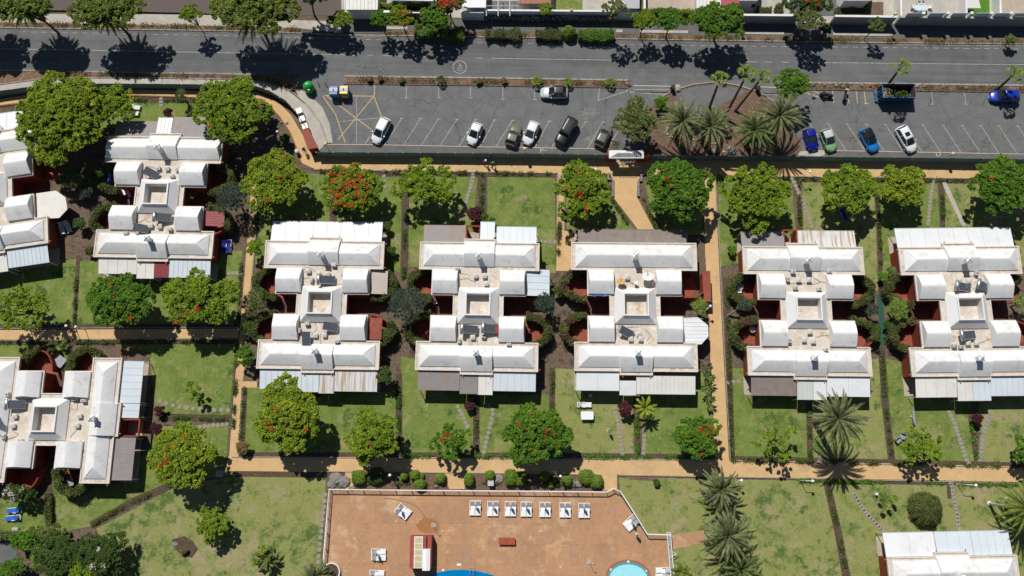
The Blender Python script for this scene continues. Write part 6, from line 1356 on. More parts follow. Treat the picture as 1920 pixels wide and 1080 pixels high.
# ================================================================ PEOPLE
def person(px, py, rz, label, shirt, shorts, hairm='hair', hat=None, stride=.22, armsw=.25, bag=None, z=.03):
    c = G(px, py, .9); r = thing('person', label, 'person', (c.x, c.y, z), rz, 'people on the paths')
    # joints (x forward, y left)
    J = {}; E = []; Rr = {}
    def j(n, x, y, zz, rad): J[n] = (x, y, zz); Rr[n] = rad
    j('pel', 0, 0, .95, .13); j('waist', .01, 0, 1.1, .115); j('chest', .02, 0, 1.32, .14); j('neckb', .02, 0, 1.47, .065); j('neck', .03, 0, 1.54, .052); j('head', .045, 0, 1.62, .085); j('top', .04, 0, 1.72, .075)
    E += [('pel', 'waist'), ('waist', 'chest'), ('chest', 'neckb'), ('neckb', 'neck'), ('neck', 'head'), ('head', 'top')]
    for s, t in ((1, 'l'), (-1, 'r')):
        st = stride * s
        j('hip' + t, 0, .09 * s, .9, .1); j('knee' + t, st * .6 + .03, .1 * s, .5, .06); j('ank' + t, st - .04, .1 * s, .1, .04); j('toe' + t, st + .13, .12 * s, .04, .032)
        E += [('pel', 'hip' + t), ('hip' + t, 'knee' + t), ('knee' + t, 'ank' + t), ('ank' + t, 'toe' + t)]
        j('sh' + t, .01, .19 * s, 1.42, .058); j('el' + t, -st * .5 - .02, .25 * s, 1.14, .042); j('wr' + t, -st * 1.1 * armsw * 4 + .05, .27 * s, .92, .028); x, y, zz = J['wr' + t]
        j('palm' + t, x + .03, y, zz - .07, .03); E += [('neckb', 'sh' + t), ('sh' + t, 'el' + t), ('el' + t, 'wr' + t), ('wr' + t, 'palm' + t)]
        for q, (dx, ln) in enumerate(((-.027, .06), (-.009, .075), (.009, .08), (.027, .07))):
            j(f'k{q}{t}', x + .03 + dx, y - .004 * s, zz - .1, .0095); j(f'f{q}{t}', x + .035 + dx, y - .02 * s, zz - .1 - ln, .008); E += [('palm' + t, f'k{q}{t}'), (f'k{q}{t}', f'f{q}{t}')]
        j('th1' + t, x + .06, y - .015 * s, zz - .06, .011); j('th2' + t, x + .08, y - .02 * s, zz - .1, .009); E += [('palm' + t, 'th1' + t), ('th1' + t, 'th2' + t)]
    ks = list(J); me = bpy.data.meshes.new('body'); me.from_pydata([J[q] for q in ks], [(ks.index(a), ks.index(b)) for a, b in E], []); me.materials.append(MAT['skin'])
    o = bpy.data.objects.new('body', me); col.objects.link(o); o.parent = r
    md = o.modifiers.new('skin', 'SKIN'); 
    for i, q in enumerate(ks): me.skin_vertices[0].data[i].radius = (Rr[q] * (.8 if q in ('chest', 'waist', 'pel') else 1), Rr[q] * (1.2 if q in ('chest', 'waist', 'pel') else 1)); me.skin_vertices[0].data[i].use_root = q == 'pel'
    sb = o.modifiers.new('sub', 'SUBSURF'); sb.levels = 1; sb.render_levels = 1
    def sheath(name, parts, m, grow):
        sub = []; 
        for a, b in parts:
            if a not in sub: sub.append(a)
            if b not in sub: sub.append(b)
        me = bpy.data.meshes.new(name); me.from_pydata([J[q] for q in sub], [(sub.index(a), sub.index(b)) for a, b in parts], []); me.materials.append(MAT[m]); q_ = bpy.data.objects.new(name, me); col.objects.link(q_); q_.parent = r
        q_.modifiers.new('skin', 'SKIN')
        for i, q in enumerate(sub): f = Rr[q] * grow + .012; me.skin_vertices[0].data[i].radius = (f * .85, f * 1.2) if q in ('chest', 'waist', 'pel') else (f, f); me.skin_vertices[0].data[i].use_root = (i == 0)
        s_ = q_.modifiers.new('sub', 'SUBSURF'); s_.levels = 1; s_.render_levels = 1
    sheath('shirt', [('pel', 'waist'), ('waist', 'chest'), ('chest', 'neckb'), ('neckb', 'shl'), ('neckb', 'shr'), ('shl', 'ell'), ('shr', 'elr')], shirt, 1.12)
    sheath('shorts', [('waist', 'pel'), ('pel', 'hipl'), ('pel', 'hipr'), ('hipl', 'kneel'), ('hipr', 'kneer')], shorts, 1.15)
    k = MB(); k.smooth = True; k.lathe([(.1, -.01), (.107, .04), (.085, .1), (.04, .13), (.0001, .135)], (.03, 0, 1.64), 12); k.build('hat' if hat else 'hair', hat or hairm, r)
    if hat: k = MB(); k.lathe([(.105, 0), (.16, -.01), (.16, .0)], (.045, 0, 1.66), 14); k.build('hat_brim', hat, r)
    k = MB(); k.box(.125, -.012, 1.6, .155, .012, 1.635); k.build('nose', 'skin', r); k = MB()
    for s in (-1, 1): k.ball((.118, s * .034, 1.645), .012, 6, 4)
    k.build('eye', 'dark', r)
    for s in (-1, 1):
        k = MB(); st = stride * s; k.box(st - .1, s * .11 - .045, 0, st + .17, s * .11 + .045, .07); k.build('shoe', 'dark' if shorts != 'white_cloth' else 'white_cloth', r)
    if bag: k = MB(); k.smooth = True; k.ball((-.2, 0, 1.25), .15, 10, 8, 1.3); k.build('backpack', bag, r)
    return r
person(570.5, 281, R_(-62), 'person in a dark blue top walking at the path bend beside the litter bin', 'blue_cloth', 'black_cloth', stride=.3)
person(917.5, 295, R_(180), 'person in a bright blue top in the shade of the green fence', 'blue_plastic', 'blue_cloth')
person(911.5, 304, R_(200), 'person with white hat and blue top, left one of the ochre path group', 'blue_plastic', 'black_cloth', hat='white_cloth', stride=.28)
person(925.3, 308, R_(190), 'person with green cap and black clothes, right one of the ochre path group', 'black_cloth', 'black_cloth', hat='green_plastic', stride=.3, bag='black_cloth')
person(1181, 305, R_(90), 'person in a blue-grey top standing at the entrance gate', 'sheet_blue', 'blue_cloth', stride=.1)
person(1194.5, 1002, R_(-120), 'person in white with dark hair standing on the pool deck below the slanted loungers', 'white_cloth', 'white_cloth', stride=.12)
# ================================================================ VEGETATION
def scl(px, py, h): return (G(px + 10, py, h) - G(px - 10, py, h)).length / 20
SEED = [100]
def fronds(name, parent, top, n, L, m, seed, w_=.05, lift=(80, -25), droop=1.0, leaflet=.5, nseg=20, flat=False, az0=0, wf=.85, fwd=.8):
    rng = np.random.default_rng(seed); T = []
    for i in range(n):
        az = az0 + i * 2.39996 + rng.uniform(-.2, .2); u = (i + .5) / n; el = math.radians(lift[0] + (lift[1] - lift[0]) * u + rng.uniform(-6, 6)); l = L * rng.uniform(.82, 1.06) * (.75 + .25 * min(1, u * 2))
        d = np.array([math.cos(az), math.sin(az)]); side = np.array([-d[1], d[0], 0]); pts = []; p = np.array(top, float); e = el; ds = l / nseg
        for k_ in range(nseg + 1):
            pts.append(p.copy()); t = k_ / nseg; e2 = e - droop * (t ** 1.5) * 1.15; p = p + ds * np.array([math.cos(e2) * d[0], math.cos(e2) * d[1], math.sin(e2)])
        pts = np.array(pts); tw = rng.uniform(-.25, .25)
        for k_ in range(1, nseg + 1):
            t = k_ / nseg; c = pts[k_]; tn = pts[k_] - pts[k_ - 1]; tn /= np.linalg.norm(tn); up = np.cross(side, tn); ll = leaflet * math.sin(PI * min(1, .12 + t * .86)) ** .7 * rng.uniform(.85, 1.15)
            for s in (-1, 1):
                dr = tn * fwd + side * s * .62 + up * (.3 - .2 * t + tw * s); dr /= np.linalg.norm(dr); wv = tn * w_ * wf
                T += [c - wv, c + wv, c + dr * ll]
        for k_ in range(nseg):
            wv = side * .025; T += [pts[k_] - wv, pts[k_] + wv, pts[k_ + 1]]
    return quads(name, np.array(T), 3, m, parent)
def tree(px, py, rx, ry, h, m, label, name='broadleaf_tree', dens=1.0, flowers=None, nfl=0, thick=.55, leafs=.15, lobes=None, bark='bark', base=None, gap=0.0, cat='tree', group=None, lobe=(.2, .33), trunk_r=None):
    """crown radii rx, ry in survey pixels; h = crown centre height"""
    SEED[0] += 1; rng = np.random.default_rng(SEED[0]); s = scl(px, py, h); RX, RY = rx * s, ry * s; R = (RX + RY) / 2
    C = G(px, py, h); b = C if base is None else G(*base)
    r = thing(name, label, cat, (b.x, b.y, 0), 0, group); off = np.array([C.x - b.x, C.y - b.y, h])
    nl = lobes or int(9 + R * 3.4)
    LC = []
    for i in range(nl):
        t = i * 2.39996 + rng.uniform(-.3, .3); q = math.sqrt((i + .5) / nl) * .82 * rng.uniform(.86, 1.12)
        lr = R * rng.uniform(*lobe); z = (1 - q * q) * R * thick * .75 + rng.uniform(-.09, .09) * R
        LC.append((q * math.cos(t) * RX, q * math.sin(t) * RY, z, lr))
    P = []; F = []
    for (x, y, z, lr) in LC:
        if rng.random() < gap: continue
        nc = max(6, int(21 * dens * (lr / 1.0) ** 1.6 + 5))
        d = rng.normal(size=(nc, 3)); d[:, 2] = np.abs(d[:, 2]) * .8 + .05; d /= np.linalg.norm(d, axis=1)[:, None]
        cc = np.column_stack([x + d[:, 0] * lr, y + d[:, 1] * lr, z + d[:, 2] * lr * thick * .9]) * 1.0 + rng.normal(scale=.06 * R / 3, size=(nc, 3))
        F.append(cc)
        for c in cc:
            nlf = int(rng.uniform(26, 50)); cr = rng.uniform(.16, .36) * min(1.25, max(.6, lr * 1.2))
            e = rng.normal(size=(nlf, 3)); e /= np.linalg.norm(e, axis=1)[:, None]; e *= (rng.random(nlf) ** .4)[:, None] * cr; e[:, 2] *= .6
            P.append(c + e)
    P = np.concatenate(P) + off; F = np.concatenate(F) + off
    P[:, 2] = np.maximum(P[:, 2], .5)
    leaves('crown', P, m, r, leafs, rng)
    if m == 'leaf_pine': fronds('crown_spray', r, tuple(off + np.array([0, 0, .2])), 70, R * .98, m, SEED[0], lift=(60, -5), droop=.7, leaflet=.6, nseg=22, w_=.13)
    if flowers:
        hot = F[rng.integers(0, len(F), 5)]; wt = np.exp(-np.min(np.linalg.norm(F[:, None, :2] - hot[None, :, :2], axis=2), axis=1) * (1.6 if nfl < 50 else .25) / max(1, R * .35)) * (F[:, 2] > np.median(F[:, 2])) + 1e-9; idx = rng.choice(len(F), size=max(1, min(int(nfl * .6) if nfl < 50 else nfl, len(F))), replace=False, p=wt / wt.sum()); Q = []
        for i in idx: Q.append(F[i] + np.array([0, 0, .26]) + rng.normal(size=(20, 3)) * np.array([.17, .17, .08]) * rng.uniform(.6, 1.3))
        leaves('blossom', np.concatenate(Q), flowers, r, .12, rng)
    tr = trunk_r or max(.07, R * .045); k = MB(); hb = h * .45; f = np.array([off[0] * .4, off[1] * .4])
    k.tube([(0, 0, 0), (f[0] * .4, f[1] * .4, hb * .5), (f[0], f[1], hb)], [tr * 1.25, tr, tr * .85], 8)
    for i, (x, y, z, lr) in enumerate(LC[:14]):
        e = Vector((off[0] + x, off[1] + y, off[2] + z + lr * .1)); a = Vector((f[0], f[1], hb * (.85 + .02 * (i % 5)))); mid = a.lerp(e, .5) + Vector((rng.uniform(-.2, .2), rng.uniform(-.2, .2), .25)); k.tube([a, mid, e], [tr * .55, tr * .35, tr * .12], 5, False)
    k.build('trunk', bark, r, smooth=True); return r
FLB = dict(flowers='flower_red')
Y, Lm, Gn, Dp = 'leaf_yellow', 'leaf_lime', 'leaf_green', 'leaf_deep'
tree(119, 226, 78, 92, 5.2, Y, 'largest yellow-green tree at upper left, covering the end of the turned block', thick=.45, dens=1.15)
tree(212, 196, 42, 42, 4.2, Lm, 'thin-leaved green tree right beside the largest yellow-green tree', gap=.12, dens=.8)
tree(440, 214, 66, 68, 4.6, Lm, 'bright green tree above the path bend at upper left, left of the terracotta slab', nfl=5, **FLB)
tree(520, 343, 57, 60, 3.5, Y, 'dense round yellow-green tree above the long white awning, left of the red-flowering tree', nfl=6, **FLB)
tree(661, 356, 58, 50, 3.2, Lm, 'flamboyant tree covered in red blossom above the long white awning', nfl=70, **FLB)
tree(800, 350, 56, 50, 3.4, Lm, 'loose light green tree with bare limbs showing, right of the red-flowering tree', gap=.25, dens=.55)
tree(1090, 362, 50, 58, 3.6, Lm, 'green tree with a few red blossoms left of the entrance path', nfl=18, gap=.12, **FLB)
tree(1268, 356, 62, 60, 4.4, Gn, 'dense deep green tree right of the entrance path', nfl=5, **FLB)
tree(1414, 372, 70, 58, 3.4, Lm, 'wide airy yellow-green tree above the rust-striped block, left end', gap=.15, dens=.6)
tree(1585, 355, 55, 45, 3.9, Lm, 'light green tree with a gap in its middle, above the rust-striped sheets', gap=.15)
tree(1691, 350, 45, 42, 3.8, Y, 'small round yellow-green tree left of the V of stepping stones, above the green walkway block')
tree(1876, 350, 70, 50, 3.8, Gn, 'broad deep green tree at the right edge, above the green walkway block', nfl=9, **FLB)
tree(232, 566, 66, 50, 4.2, Gn, 'dark green tree with red blossoms, left one of the pair below the upper left block', nfl=8, gap=.08, **FLB)
tree(372, 562, 69, 52, 4.3, Lm, 'bright green tree, right one of the pair below the grey-brown awned block', nfl=12, **FLB)
tree(544, 780, 60, 68, 4.6, Y, 'tall yellow-green tree overlapping the rust-streaked awning', nfl=12, **FLB)
tree(702, 820, 53, 48, 3.8, Lm, 'round yellow-green tree with white bits, between the two lawns below the rust-streaked awning', nfl=3, **FLB)
tree(847, 828, 40, 36, 2.8, Gn, 'thin green shrub-like tree with red blossom below the blotchy awning', nfl=6, gap=.25, dens=.5, **FLB)
tree(1002, 812, 61, 55, 4.2, Gn, 'round green tree dotted with red blossoms, left of the white garden table', nfl=16, **FLB)
tree(1306, 819, 43, 43, 3.6, Gn, 'compact dark green tree with red blossoms at its right side, by the path crossing', nfl=14, dens=1.3, **FLB)
tree(1456, 826, 44, 42, 2.9, Lm, 'sparse crooked light green tree left of the tall palm shadow', gap=.45, dens=.35, lobe=(.14, .22))
tree(1722, 838, 45, 44, 2.9, Lm, 'sparse light green tree below the green walkway, near the grey chairs', gap=.35, dens=.42, lobe=(.15, .25))
tree(345, 852, 62, 56, 4.6, Y, 'round bright yellow-green tree with small red blossoms right of the sideways block', nfl=10, dens=1.2, **FLB)
tree(400, 980, 31, 33, 2.4, Lm, 'small round green tree standing alone on the lower left lawn', leafs=.13)
tree(1925, 845, 30, 32, 3.0, Gn, 'green tree cut by the right edge at the lower garden')
tree(42, 582, 66, 42, 3.6, Lm, 'pale see-through green tree at the left edge above the lower left path', gap=.35, dens=.4)
tree(362, 735, 24, 20, 1.9, Lm, 'tiny pruned tree with a curved branch on the lawn right of the sideways block', gap=.3, dens=.45, lobes=7, lobe=(.12, .25))
tree(1662, 938, 24, 16, 1.9, Lm, 'nearly bare pruned tree left of the round clipped bush', gap=.4, dens=.4, lobes=10, lobe=(.1, .2))
tree(1188, 228, 42, 45, 3.9, 'leaf_olive', 'grey-green loose tree between the dark grey-brown car and the palm island', leafs=.12, gap=.12)
tree(1483, 160, 34, 31, 4.2, Gn, 'leafy round tree at the left end of the striped bays', leafs=.12, dens=1.2)
# top row
tree(50, 12, 68, 30, 6.5, 'leaf_pine', 'large drooping tree at the top left corner', leafs=.17, base=(110, 62))
tree(-60, 10, 50, 40, 6.5, 'leaf_pine', 'drooping tree mostly outside the top left corner', leafs=.17, base=(-30, 58))
tree(200, 22, 68, 36, 6.0, 'leaf_pine', 'second large drooping tree from the left along the top', leafs=.15, base=(242, 66))
tree(357, 28, 20, 20, 4.3, Lm, 'small crooked tree between the large drooping trees along the top', leafs=.12, gap=.15, base=(383, 62))
tree(475, 25, 85, 42, 6.4, 'leaf_pine', 'widest drooping tree along the top, left of the ribbed cream roof', leafs=.17, base=(497, 64))
tree(580, -20, 50, 30, 6.0, Dp, 'dark tree at the top edge left of the ribbed cream roof', base=(590, 30))
tree(640, 38, 23, 20, 3.4, Lm, 'small light green street tree under the ribbed cream roof', leafs=.12, base=(648, 60))
tree(714, 36, 24, 18, 3.5, Gn, 'small deep green street tree right of the blue-white wall', leafs=.12, base=(721, 59))
tree(752, 32, 24, 22, 4.3, Lm, 'small street tree with orange-red tips under the planter strip', leafs=.12, nfl=8, base=(760, 60), **FLB)
tree(815, 38, 36, 24, 3.8, Gn, 'broad green street tree above the leafy hedge', base=(822, 62))
tree(842, 8, 38, 22, 4.0, 'leaf_olive', 'tree with many red blossoms at the top edge left of the white flat-roofed house', nfl=30, **FLB)
tree(1024, 19, 14, 13, 2.8, Lm, 'small bright green shrub tree under the pink clay tile roof edge', leafs=.12)
tree(1152, 20, 27, 22, 6.0, 'leaf_olive', 'thin grey-green tree rising from the end of the clipped hedge', gap=.3, dens=.6, leafs=.12, base=(1144, 64))
tree(1206, 40, 24, 20, 4.2, Lm, 'bright green street tree left of the pale yard, first of three', base=(1200, 70))
tree(1256, 39, 36, 22, 4.4, Gn, 'green street tree below the pale yard, second of three', base=(1248, 71))
tree(1345, 45, 54, 36, 4.9, Gn, 'broad dense street tree below the pink-red roof', dens=1.2, base=(1338, 74))
tree(1513, 8, 50, 24, 4.5, Dp, 'dark tree with an orange-red blossom patch at the top edge', nfl=8, **FLB)
tree(1516, 42, 30, 23, 5.0, 'leaf_olive', 'pale grey-green leaning street tree under the dark top edge tree', leafs=.12, base=(1472, 75))
tree(1548, 56, 12, 10, 1.6, Dp, 'small dark bush beside the pale leaning street tree', name='bush', leafs=.1, cat='bush')
tree(1645, 48, 19, 15, 3.5, 'leaf_olive', 'sparse windblown street tree with a long leaning trunk near the dining terrace', gap=.2, leafs=.11, base=(1619, 74))
tree(1895, 74, 12, 9, 1.6, 'leaf_olive', 'scrubby bush on the verge at the upper right edge', name='bush', leafs=.1, cat='bush')
def bush(px, py, r_, h, m, label, ry=None, **kw):
    return tree(px, py, r_, ry or r_, h, m, label, name=kw.pop('name', 'bush'), leafs=kw.pop('leafs', .1), cat=kw.pop('cat', 'bush'), dens=kw.pop('dens', 1.8), thick=.8, group=kw.pop('group', None), **kw)

bush(1239, 194, 13, 1.1, Gn, 'bright green bush left of the palm island')
bush(889, 403, 15, 1.5, 'leaf_red', 'dark red shrub above the blotchy awned block', group='dark red shrubs')
bush(905, 408, 10, 1.0, Dp, 'dark green shrub right beside the dark red shrub'); bush(918, 414, 10, .9, Gn, 'light green shrub touching the white bump awning of the blotchy awned block')
bush(1171, 767, 13, 1.3, 'leaf_red', 'dark red shrub left of the bright yellow palm', group='dark red shrubs')
bush(1831, 784, 10, 1.2, 'leaf_red', 'small dark red shrub inside the V of stepping stones', group='dark red shrubs')
bush(316, 212, 8, 1.0, 'leaf_red', 'small dark red shrub above the upper left grey-brown awning', group='dark red shrubs')
bush(300, 770, 9, .9, 'leaf_red', 'dark red shrub just above the soil strip right of the sideways block', group='dark red shrubs'); bush(294, 803, 11, .9, 'leaf_red', 'dark red shrub just below the soil strip right of the sideways block', group='dark red shrubs')
bush(880, 762, 8, .9, 'leaf_red', 'dark red shrub in the shade below the blotchy lower awning', group='dark red shrubs'); bush(456, 838, 12, 1.0, 'leaf_dry', 'pinkish brown shrub in the corner of the ochre paths')
bush(480, 465, 17, 2.0, Lm, 'round light green shrub left of the long white awning block'); bush(463, 667, 19, 2.0, Gn, 'round green shrub beside the lower left patio of the long white awning block'); bush(721, 705, 17, 2.2, Dp, 'round dark green shrub right of the rust-streaked awning')
bush(357, 366, 11, 1.2, 'leaf_olive', 'brownish shrub in the right middle porch of the grey-brown awned block'); bush(1178, 590, 4, .6, Gn, 'tiny pot plant', name='pot_plant') if 0 else None
bush(725, 426, 8, 1.0, Dp, 'small dark shrub at the upper right corner of the long white awning')
def clipped(px, py, rx, ry, h, label, sq=2.6, name='clipped_bush', group=None, m='leaf_clip', dens=420):
    SEED[0] += 1; rng = np.random.default_rng(SEED[0]); s = scl(px, py, h * .6); RX, RY = rx * s, ry * s; C = G(px, py, h * .8); r = thing(name, label, 'bush', (C.x, C.y, 0), 0, group)
    n = int(dens * (RX * RY * 3.2 + h * (RX + RY) * 3)); d = rng.normal(size=(n, 3)); d[:, 2] = np.abs(d[:, 2]); p = np.sum(np.abs(d) ** sq, axis=1) ** (-1 / sq); Q = d * p[:, None] * (rng.uniform(.88, 1.02, n) * (1 + .11 * np.sin(d[:, 0] * 4 + SEED[0]) * np.sin(d[:, 1] * 3.3 + SEED[0] * 2) + .05 * np.sin(d[:, 1] * 9 + SEED[0])))[:, None]
    Q = Q * np.array([RX, RY, h * .85]) + np.array([0, 0, h * .15]); nn = d / np.linalg.norm(d, axis=1)[:, None]
    leaves('leaves', Q, m, r, .075, rng, nrm=nn * 1.1); k = MB(); k.lathe([(.6, .02), (.8, h * .3), (.75, h * .7), (.4, h * .85), (.0001, h * .88)], (0, 0, 0), 14)
    k.v = [(x * RX, y * RY, z) for x, y, z in k.v]; k.build('branches', 'bark', r); return r
# clipped bushes of the pool beds
for i, (x, y, r_, lb) in enumerate(((672, 895, 12, 'square clipped bush at the left end of the left pool bed'), (704, 893, 15, 'dark ragged bush second in the left pool bed'), (757, 893, 7, 'small pale bush right of the left bed lamp'), (777, 891, 9, 'round bush in the middle right of the left pool bed'), (789, 893, 6, 'small bush touching the middle right round bush'),
        (786, 909, 10, 'low bush nearest the railing in the left pool bed'), (826, 897, 9, 'round bush at the right end of the left pool bed'), (879, 899, 8, 'tall clipped bush at the left end of the right pool bed'), (918, 892, 9, 'clipped bush above the grey pedestal'), (957, 895, 10, 'left one of two block-shaped bushes in the right pool bed'), (976, 897, 9, 'right one of two block-shaped bushes in the right pool bed'),
        (1021, 893, 8, 'lobed bush in the middle of the right pool bed'), (1033, 909, 6, 'small bush near the railing in the right pool bed'), (1064, 900, 10, 'round bush right of the right bed lamp'), (1100, 895, 14, 'upper left half of the big clipped bush at the right pool bed end'), (1119, 903, 12, 'lower right half of the big clipped bush at the right pool bed end'), (1041, 898, 5, 'tiny bush left of the right bed lamp'))):
    clipped(x, y, r_ * 1.02, r_ * (1.35 if 'block' in lb or 'tall' in lb else .98), 1.25 if r_ > 6 else .7, lb, sq=4.5 if ('square' in lb or 'block' in lb or 'tall' in lb) else 2.6, group='bushes of the pool beds', m='leaf_deep' if 'dark' in lb else 'leaf_clip')
for x, y, rx, ry, h, lb in ((646, 903, .9, .7, .5, 'large pale rock at the left end of the pool bed'), (630, 898, .9, .8, .45, 'broad flat rock beside the lawn left of the pool bed'), (622, 908, .6, .5, .3, 'low rock at the railing corner'), (660, 915, .5, .3, .3, 'rock at the foot of the square clipped bush'), (935, 898, .7, .6, .35, 'white spiky rock right of the grey pedestal'), (1001, 911, .45, .3, .25, 'small white rock in the middle of the right bed'), (1074, 906, .5, .5, .5, 'dark rock beside the round bush'), (1085, 908, .5, .45, .4, 'tan rock left of the big clipped bush'), (818, 911, .35, .3, .3, 'white rock near the right end of the left bed'), (328, 1020, .4, .3, .1, 'flat bare patch stone on the lower left lawn')):
    rock(x, y, rx, ry, lb, h)
p = G(920, 906, .9); r = thing('stone_pedestal', 'grey square pedestal under the clipped bush of the right pool bed', 'pedestal', (p.x, p.y, .01)); MB().box(-.35, -.3, 0, .35, .3, .8).build('pedestal_body', 'metal_grey', r); MB().box(-.4, -.35, .801, .4, .35, .88).build('top_slab', 'seam_grey', r)
clipped(1742, 955, 29, 29, 2.3, 'big round clipped bush above the lower right corner block', sq=2.4, m='leaf_hedge', dens=330)
clipped(1067, 57, 12.5, 12.5, 1.9, 'clipped ball bush in the middle of the street hedge', sq=2.1, name='ball_bush')
bush(40, 925, 34, 1.9, Dp, 'dark bush with white blossoms at the lower patio of the sideways block', ry=16, flowers='flower_white', nfl=12)
bush(195, 1035, 48, 2.2, Dp, 'large dark thicket bush with white and pink blossoms in the lower left corner', ry=42, flowers='flower_white', nfl=7)
bush(120, 1040, 50, 2.0, Dp, 'dark green thicket bush in the middle of the lower left corner', ry=42); bush(62, 1010, 40, 1.6, Gn, 'green thicket bush next to the grey road patch in the lower left corner', ry=18); bush(25, 1068, 28, 1.8, Gn, 'bright green thicket bush at the very lower left corner', ry=20)
bush(165, 1068, 40, 2.6, Lm, 'yellow-green thicket bush at the bottom edge', ry=18); bush(100, 1000, 36, 1.6, 'leaf_olive', 'olive bush above the fan palm in the lower left corner', ry=14)
ground('road', [(-60, 1010), (30, 1012), (32, 1060), (-60, 1065)], .01, 'asphalt')
# ---------------------------------------------------------------- palms
def canary(px, py, rpx, h, label, m='leaf_palm', n=62, seed=1, base=None, tr=.3, dry=True):
    s = scl(px, py, h); L = rpx * s * 1.12; C = G(px, py, h); b = C if base is None else G(*base); r = thing('date_palm', label, 'palm tree', (b.x, b.y, 0), 0, 'feather palms'); top = (C.x - b.x, C.y - b.y, h)
    fronds('crown', r, top, int(n * .86), L * 1.08, m, seed, w_=.11, leaflet=.4 + .06 * (L > 3.5), droop=1.0, nseg=24, lift=(74, -20))
    if dry: fronds('dry_frond', r, (top[0], top[1], h - .25), 9, L * .8, 'leaf_dry', seed + 50, lift=(-5, -50), leaflet=.3, nseg=14, az0=1)
    k = MB(); n_ = max(4, int(h / .35)); pts = []; rad = []
    for i in range(n_ + 1): t = i / n_; pts.append((top[0] * t, top[1] * t, h * t)); rad.append(tr * (1.15 if i % 2 else .98) * (1.15 - .2 * t))
    k.tube(pts, rad, 10); k.build('trunk', 'bark', r); return r
canary(1571, 784, 53, 9.0, 'tall feather palm below the brown-awned block, casting the long frond shadow on the path', seed=2, n=74, base=(1528, 792), tr=.33)
canary(1280, 228, 50, 5.6, 'big feather palm on the left of the palm island', seed=3); canary(1332, 238, 45, 5.0, 'big feather palm, second from the left on the palm island', seed=4, m='leaf_palm')
canary(1416, 245, 43, 5.0, 'darker feather palm, third from the left on the palm island', m='leaf_palm_dark', seed=5); canary(1462, 218, 50, 5.6, 'big feather palm on the right of the palm island, beside the navy car', seed=6)
canary(1352, 918, 42, 3.2, 'upper one of the feather palms in the column right of the pool', seed=7); canary(1366, 1005, 54, 4.2, 'largest feather palm of the column right of the pool', seed=8, n=74); canary(1390, 1068, 40, 3.4, 'dark lowest feather palm of the column right of the pool', m='leaf_palm_dark', seed=9)
canary(1925, 955, 52, 4.6, 'yellow-green feather palm at the lower right edge, beside the fat white posts', m='leaf_pine', seed=10); canary(592, 1082, 30, 2.2, 'feather palm at the bottom edge left of the pool railing', seed=11); canary(500, 1050, 24, 1.3, 'dark short feather palm on the lower left lawn by the bottom edge', m='leaf_palm_dark', seed=12, n=30)
canary(1277, 1072, 20, 1.3, 'small feather palm just right of the lattice gate', m='leaf_pine', seed=13, n=24); canary(845, 1090, 0.1, .2, 'x', seed=1) if 0 else None
def bananap(px, py, rpx, h, label, m='leaf_banana', seed=1, n=16):
    s = scl(px, py, h); C = G(px, py, h); r = thing('broad_palm', label, 'palm tree', (C.x, C.y, 0)); fronds('crown', r, (0, 0, h), n, rpx * s * 1.1, m, seed, lift=(70, 5), leaflet=.42, nseg=12, w_=.12); k = MB(); k.tube([(0, 0, 0), (0, 0, h)], [.15, .1], 8); k.build('trunk', 'bark_pale', r)
bananap(1210, 765, 24, 2.4, 'bright yellow-green palm below the ribbed cream awning', seed=3); 
def fan(px, py, rpx, h, base, label, m='leaf_fan', seed=1, n=12, tr=.14, group='fan palms', skirt=True):
    rng = np.random.default_rng(seed); s = scl(px, py, h); C = G(px, py, h); b = G(*base) if base else C; r = thing('fan_palm', label, 'palm tree', (b.x, b.y, 0), 0, group); top = np.array((C.x - b.x, C.y - b.y, h)); L = rpx * s; T = []
    for i in range(n):
        az = i * 2.39996 + rng.uniform(-.25, .25); u = (i + .5) / n; el = math.radians(70 - 85 * u + rng.uniform(-8, 8)); d = np.array([math.cos(az) * math.cos(el), math.sin(az) * math.cos(el), math.sin(el)]); side = np.array([-math.sin(az), math.cos(az), 0]); up = np.cross(side, -d)
        pl = L * .72 * (.35 + .65 * u); c = top + d * pl; T += [top + side * .03, top - side * .03, c]; ns = 13; fr = L * .46
        for q in range(ns):
            a0 = math.radians(-85 + 170 * q / ns); a1 = math.radians(-85 + 170 * (q + 1) / ns); am = (a0 + a1) / 2; D = lambda a, f: c + fr * f * (d * math.cos(a) + side * math.sin(a)) - np.array([0, 0, .12 * f * f * L])
            fold = up * .05 * (1 if q % 2 else -1); T += [c, D(a0, .55), D(am, 1.0 * rng.uniform(.9, 1.08)) + fold, c, D(am, 1.0) + fold, D(a1, .55)]
    quads('crown', np.array(T), 3, m, r)
    if skirt: fronds('dry_frond', r, tuple(top - np.array([0, 0, .25])), 8, L * .7, 'leaf_dry', seed, lift=(-40, -75), leaflet=.2, nseg=8)
    k = MB(); pts = []; nn = 12
    for i in range(nn + 1): t = i / nn; pts.append((top[0] * t, top[1] * t, top[2] * t))
    k.tube(pts, [tr * (1.5 - .6 * i / nn) * (1.06 if i % 2 else .97) for i in range(nn + 1)], 9); k.build('trunk', 'bark', r); return r
fan(1350, 148, 19, 7.5, (1330, 202), 'fan palm standing alone on the left of the palm island', seed=1); fan(1402, 137, 21, 8.5, (1357, 222), 'left one of two crossing tall fan palms on the palm island', seed=2); fan(1431, 143, 18, 7.5, (1378, 208), 'right one of two crossing tall fan palms on the palm island', seed=3)
fan(1690, 125, 20, 6.6, (1664, 160), 'leaning fan palm behind the blue skip', seed=4); fan(1903, 138, 19, 5.2, (1868, 169), 'leaning fan palm at the right edge above the dark blue car', seed=5)
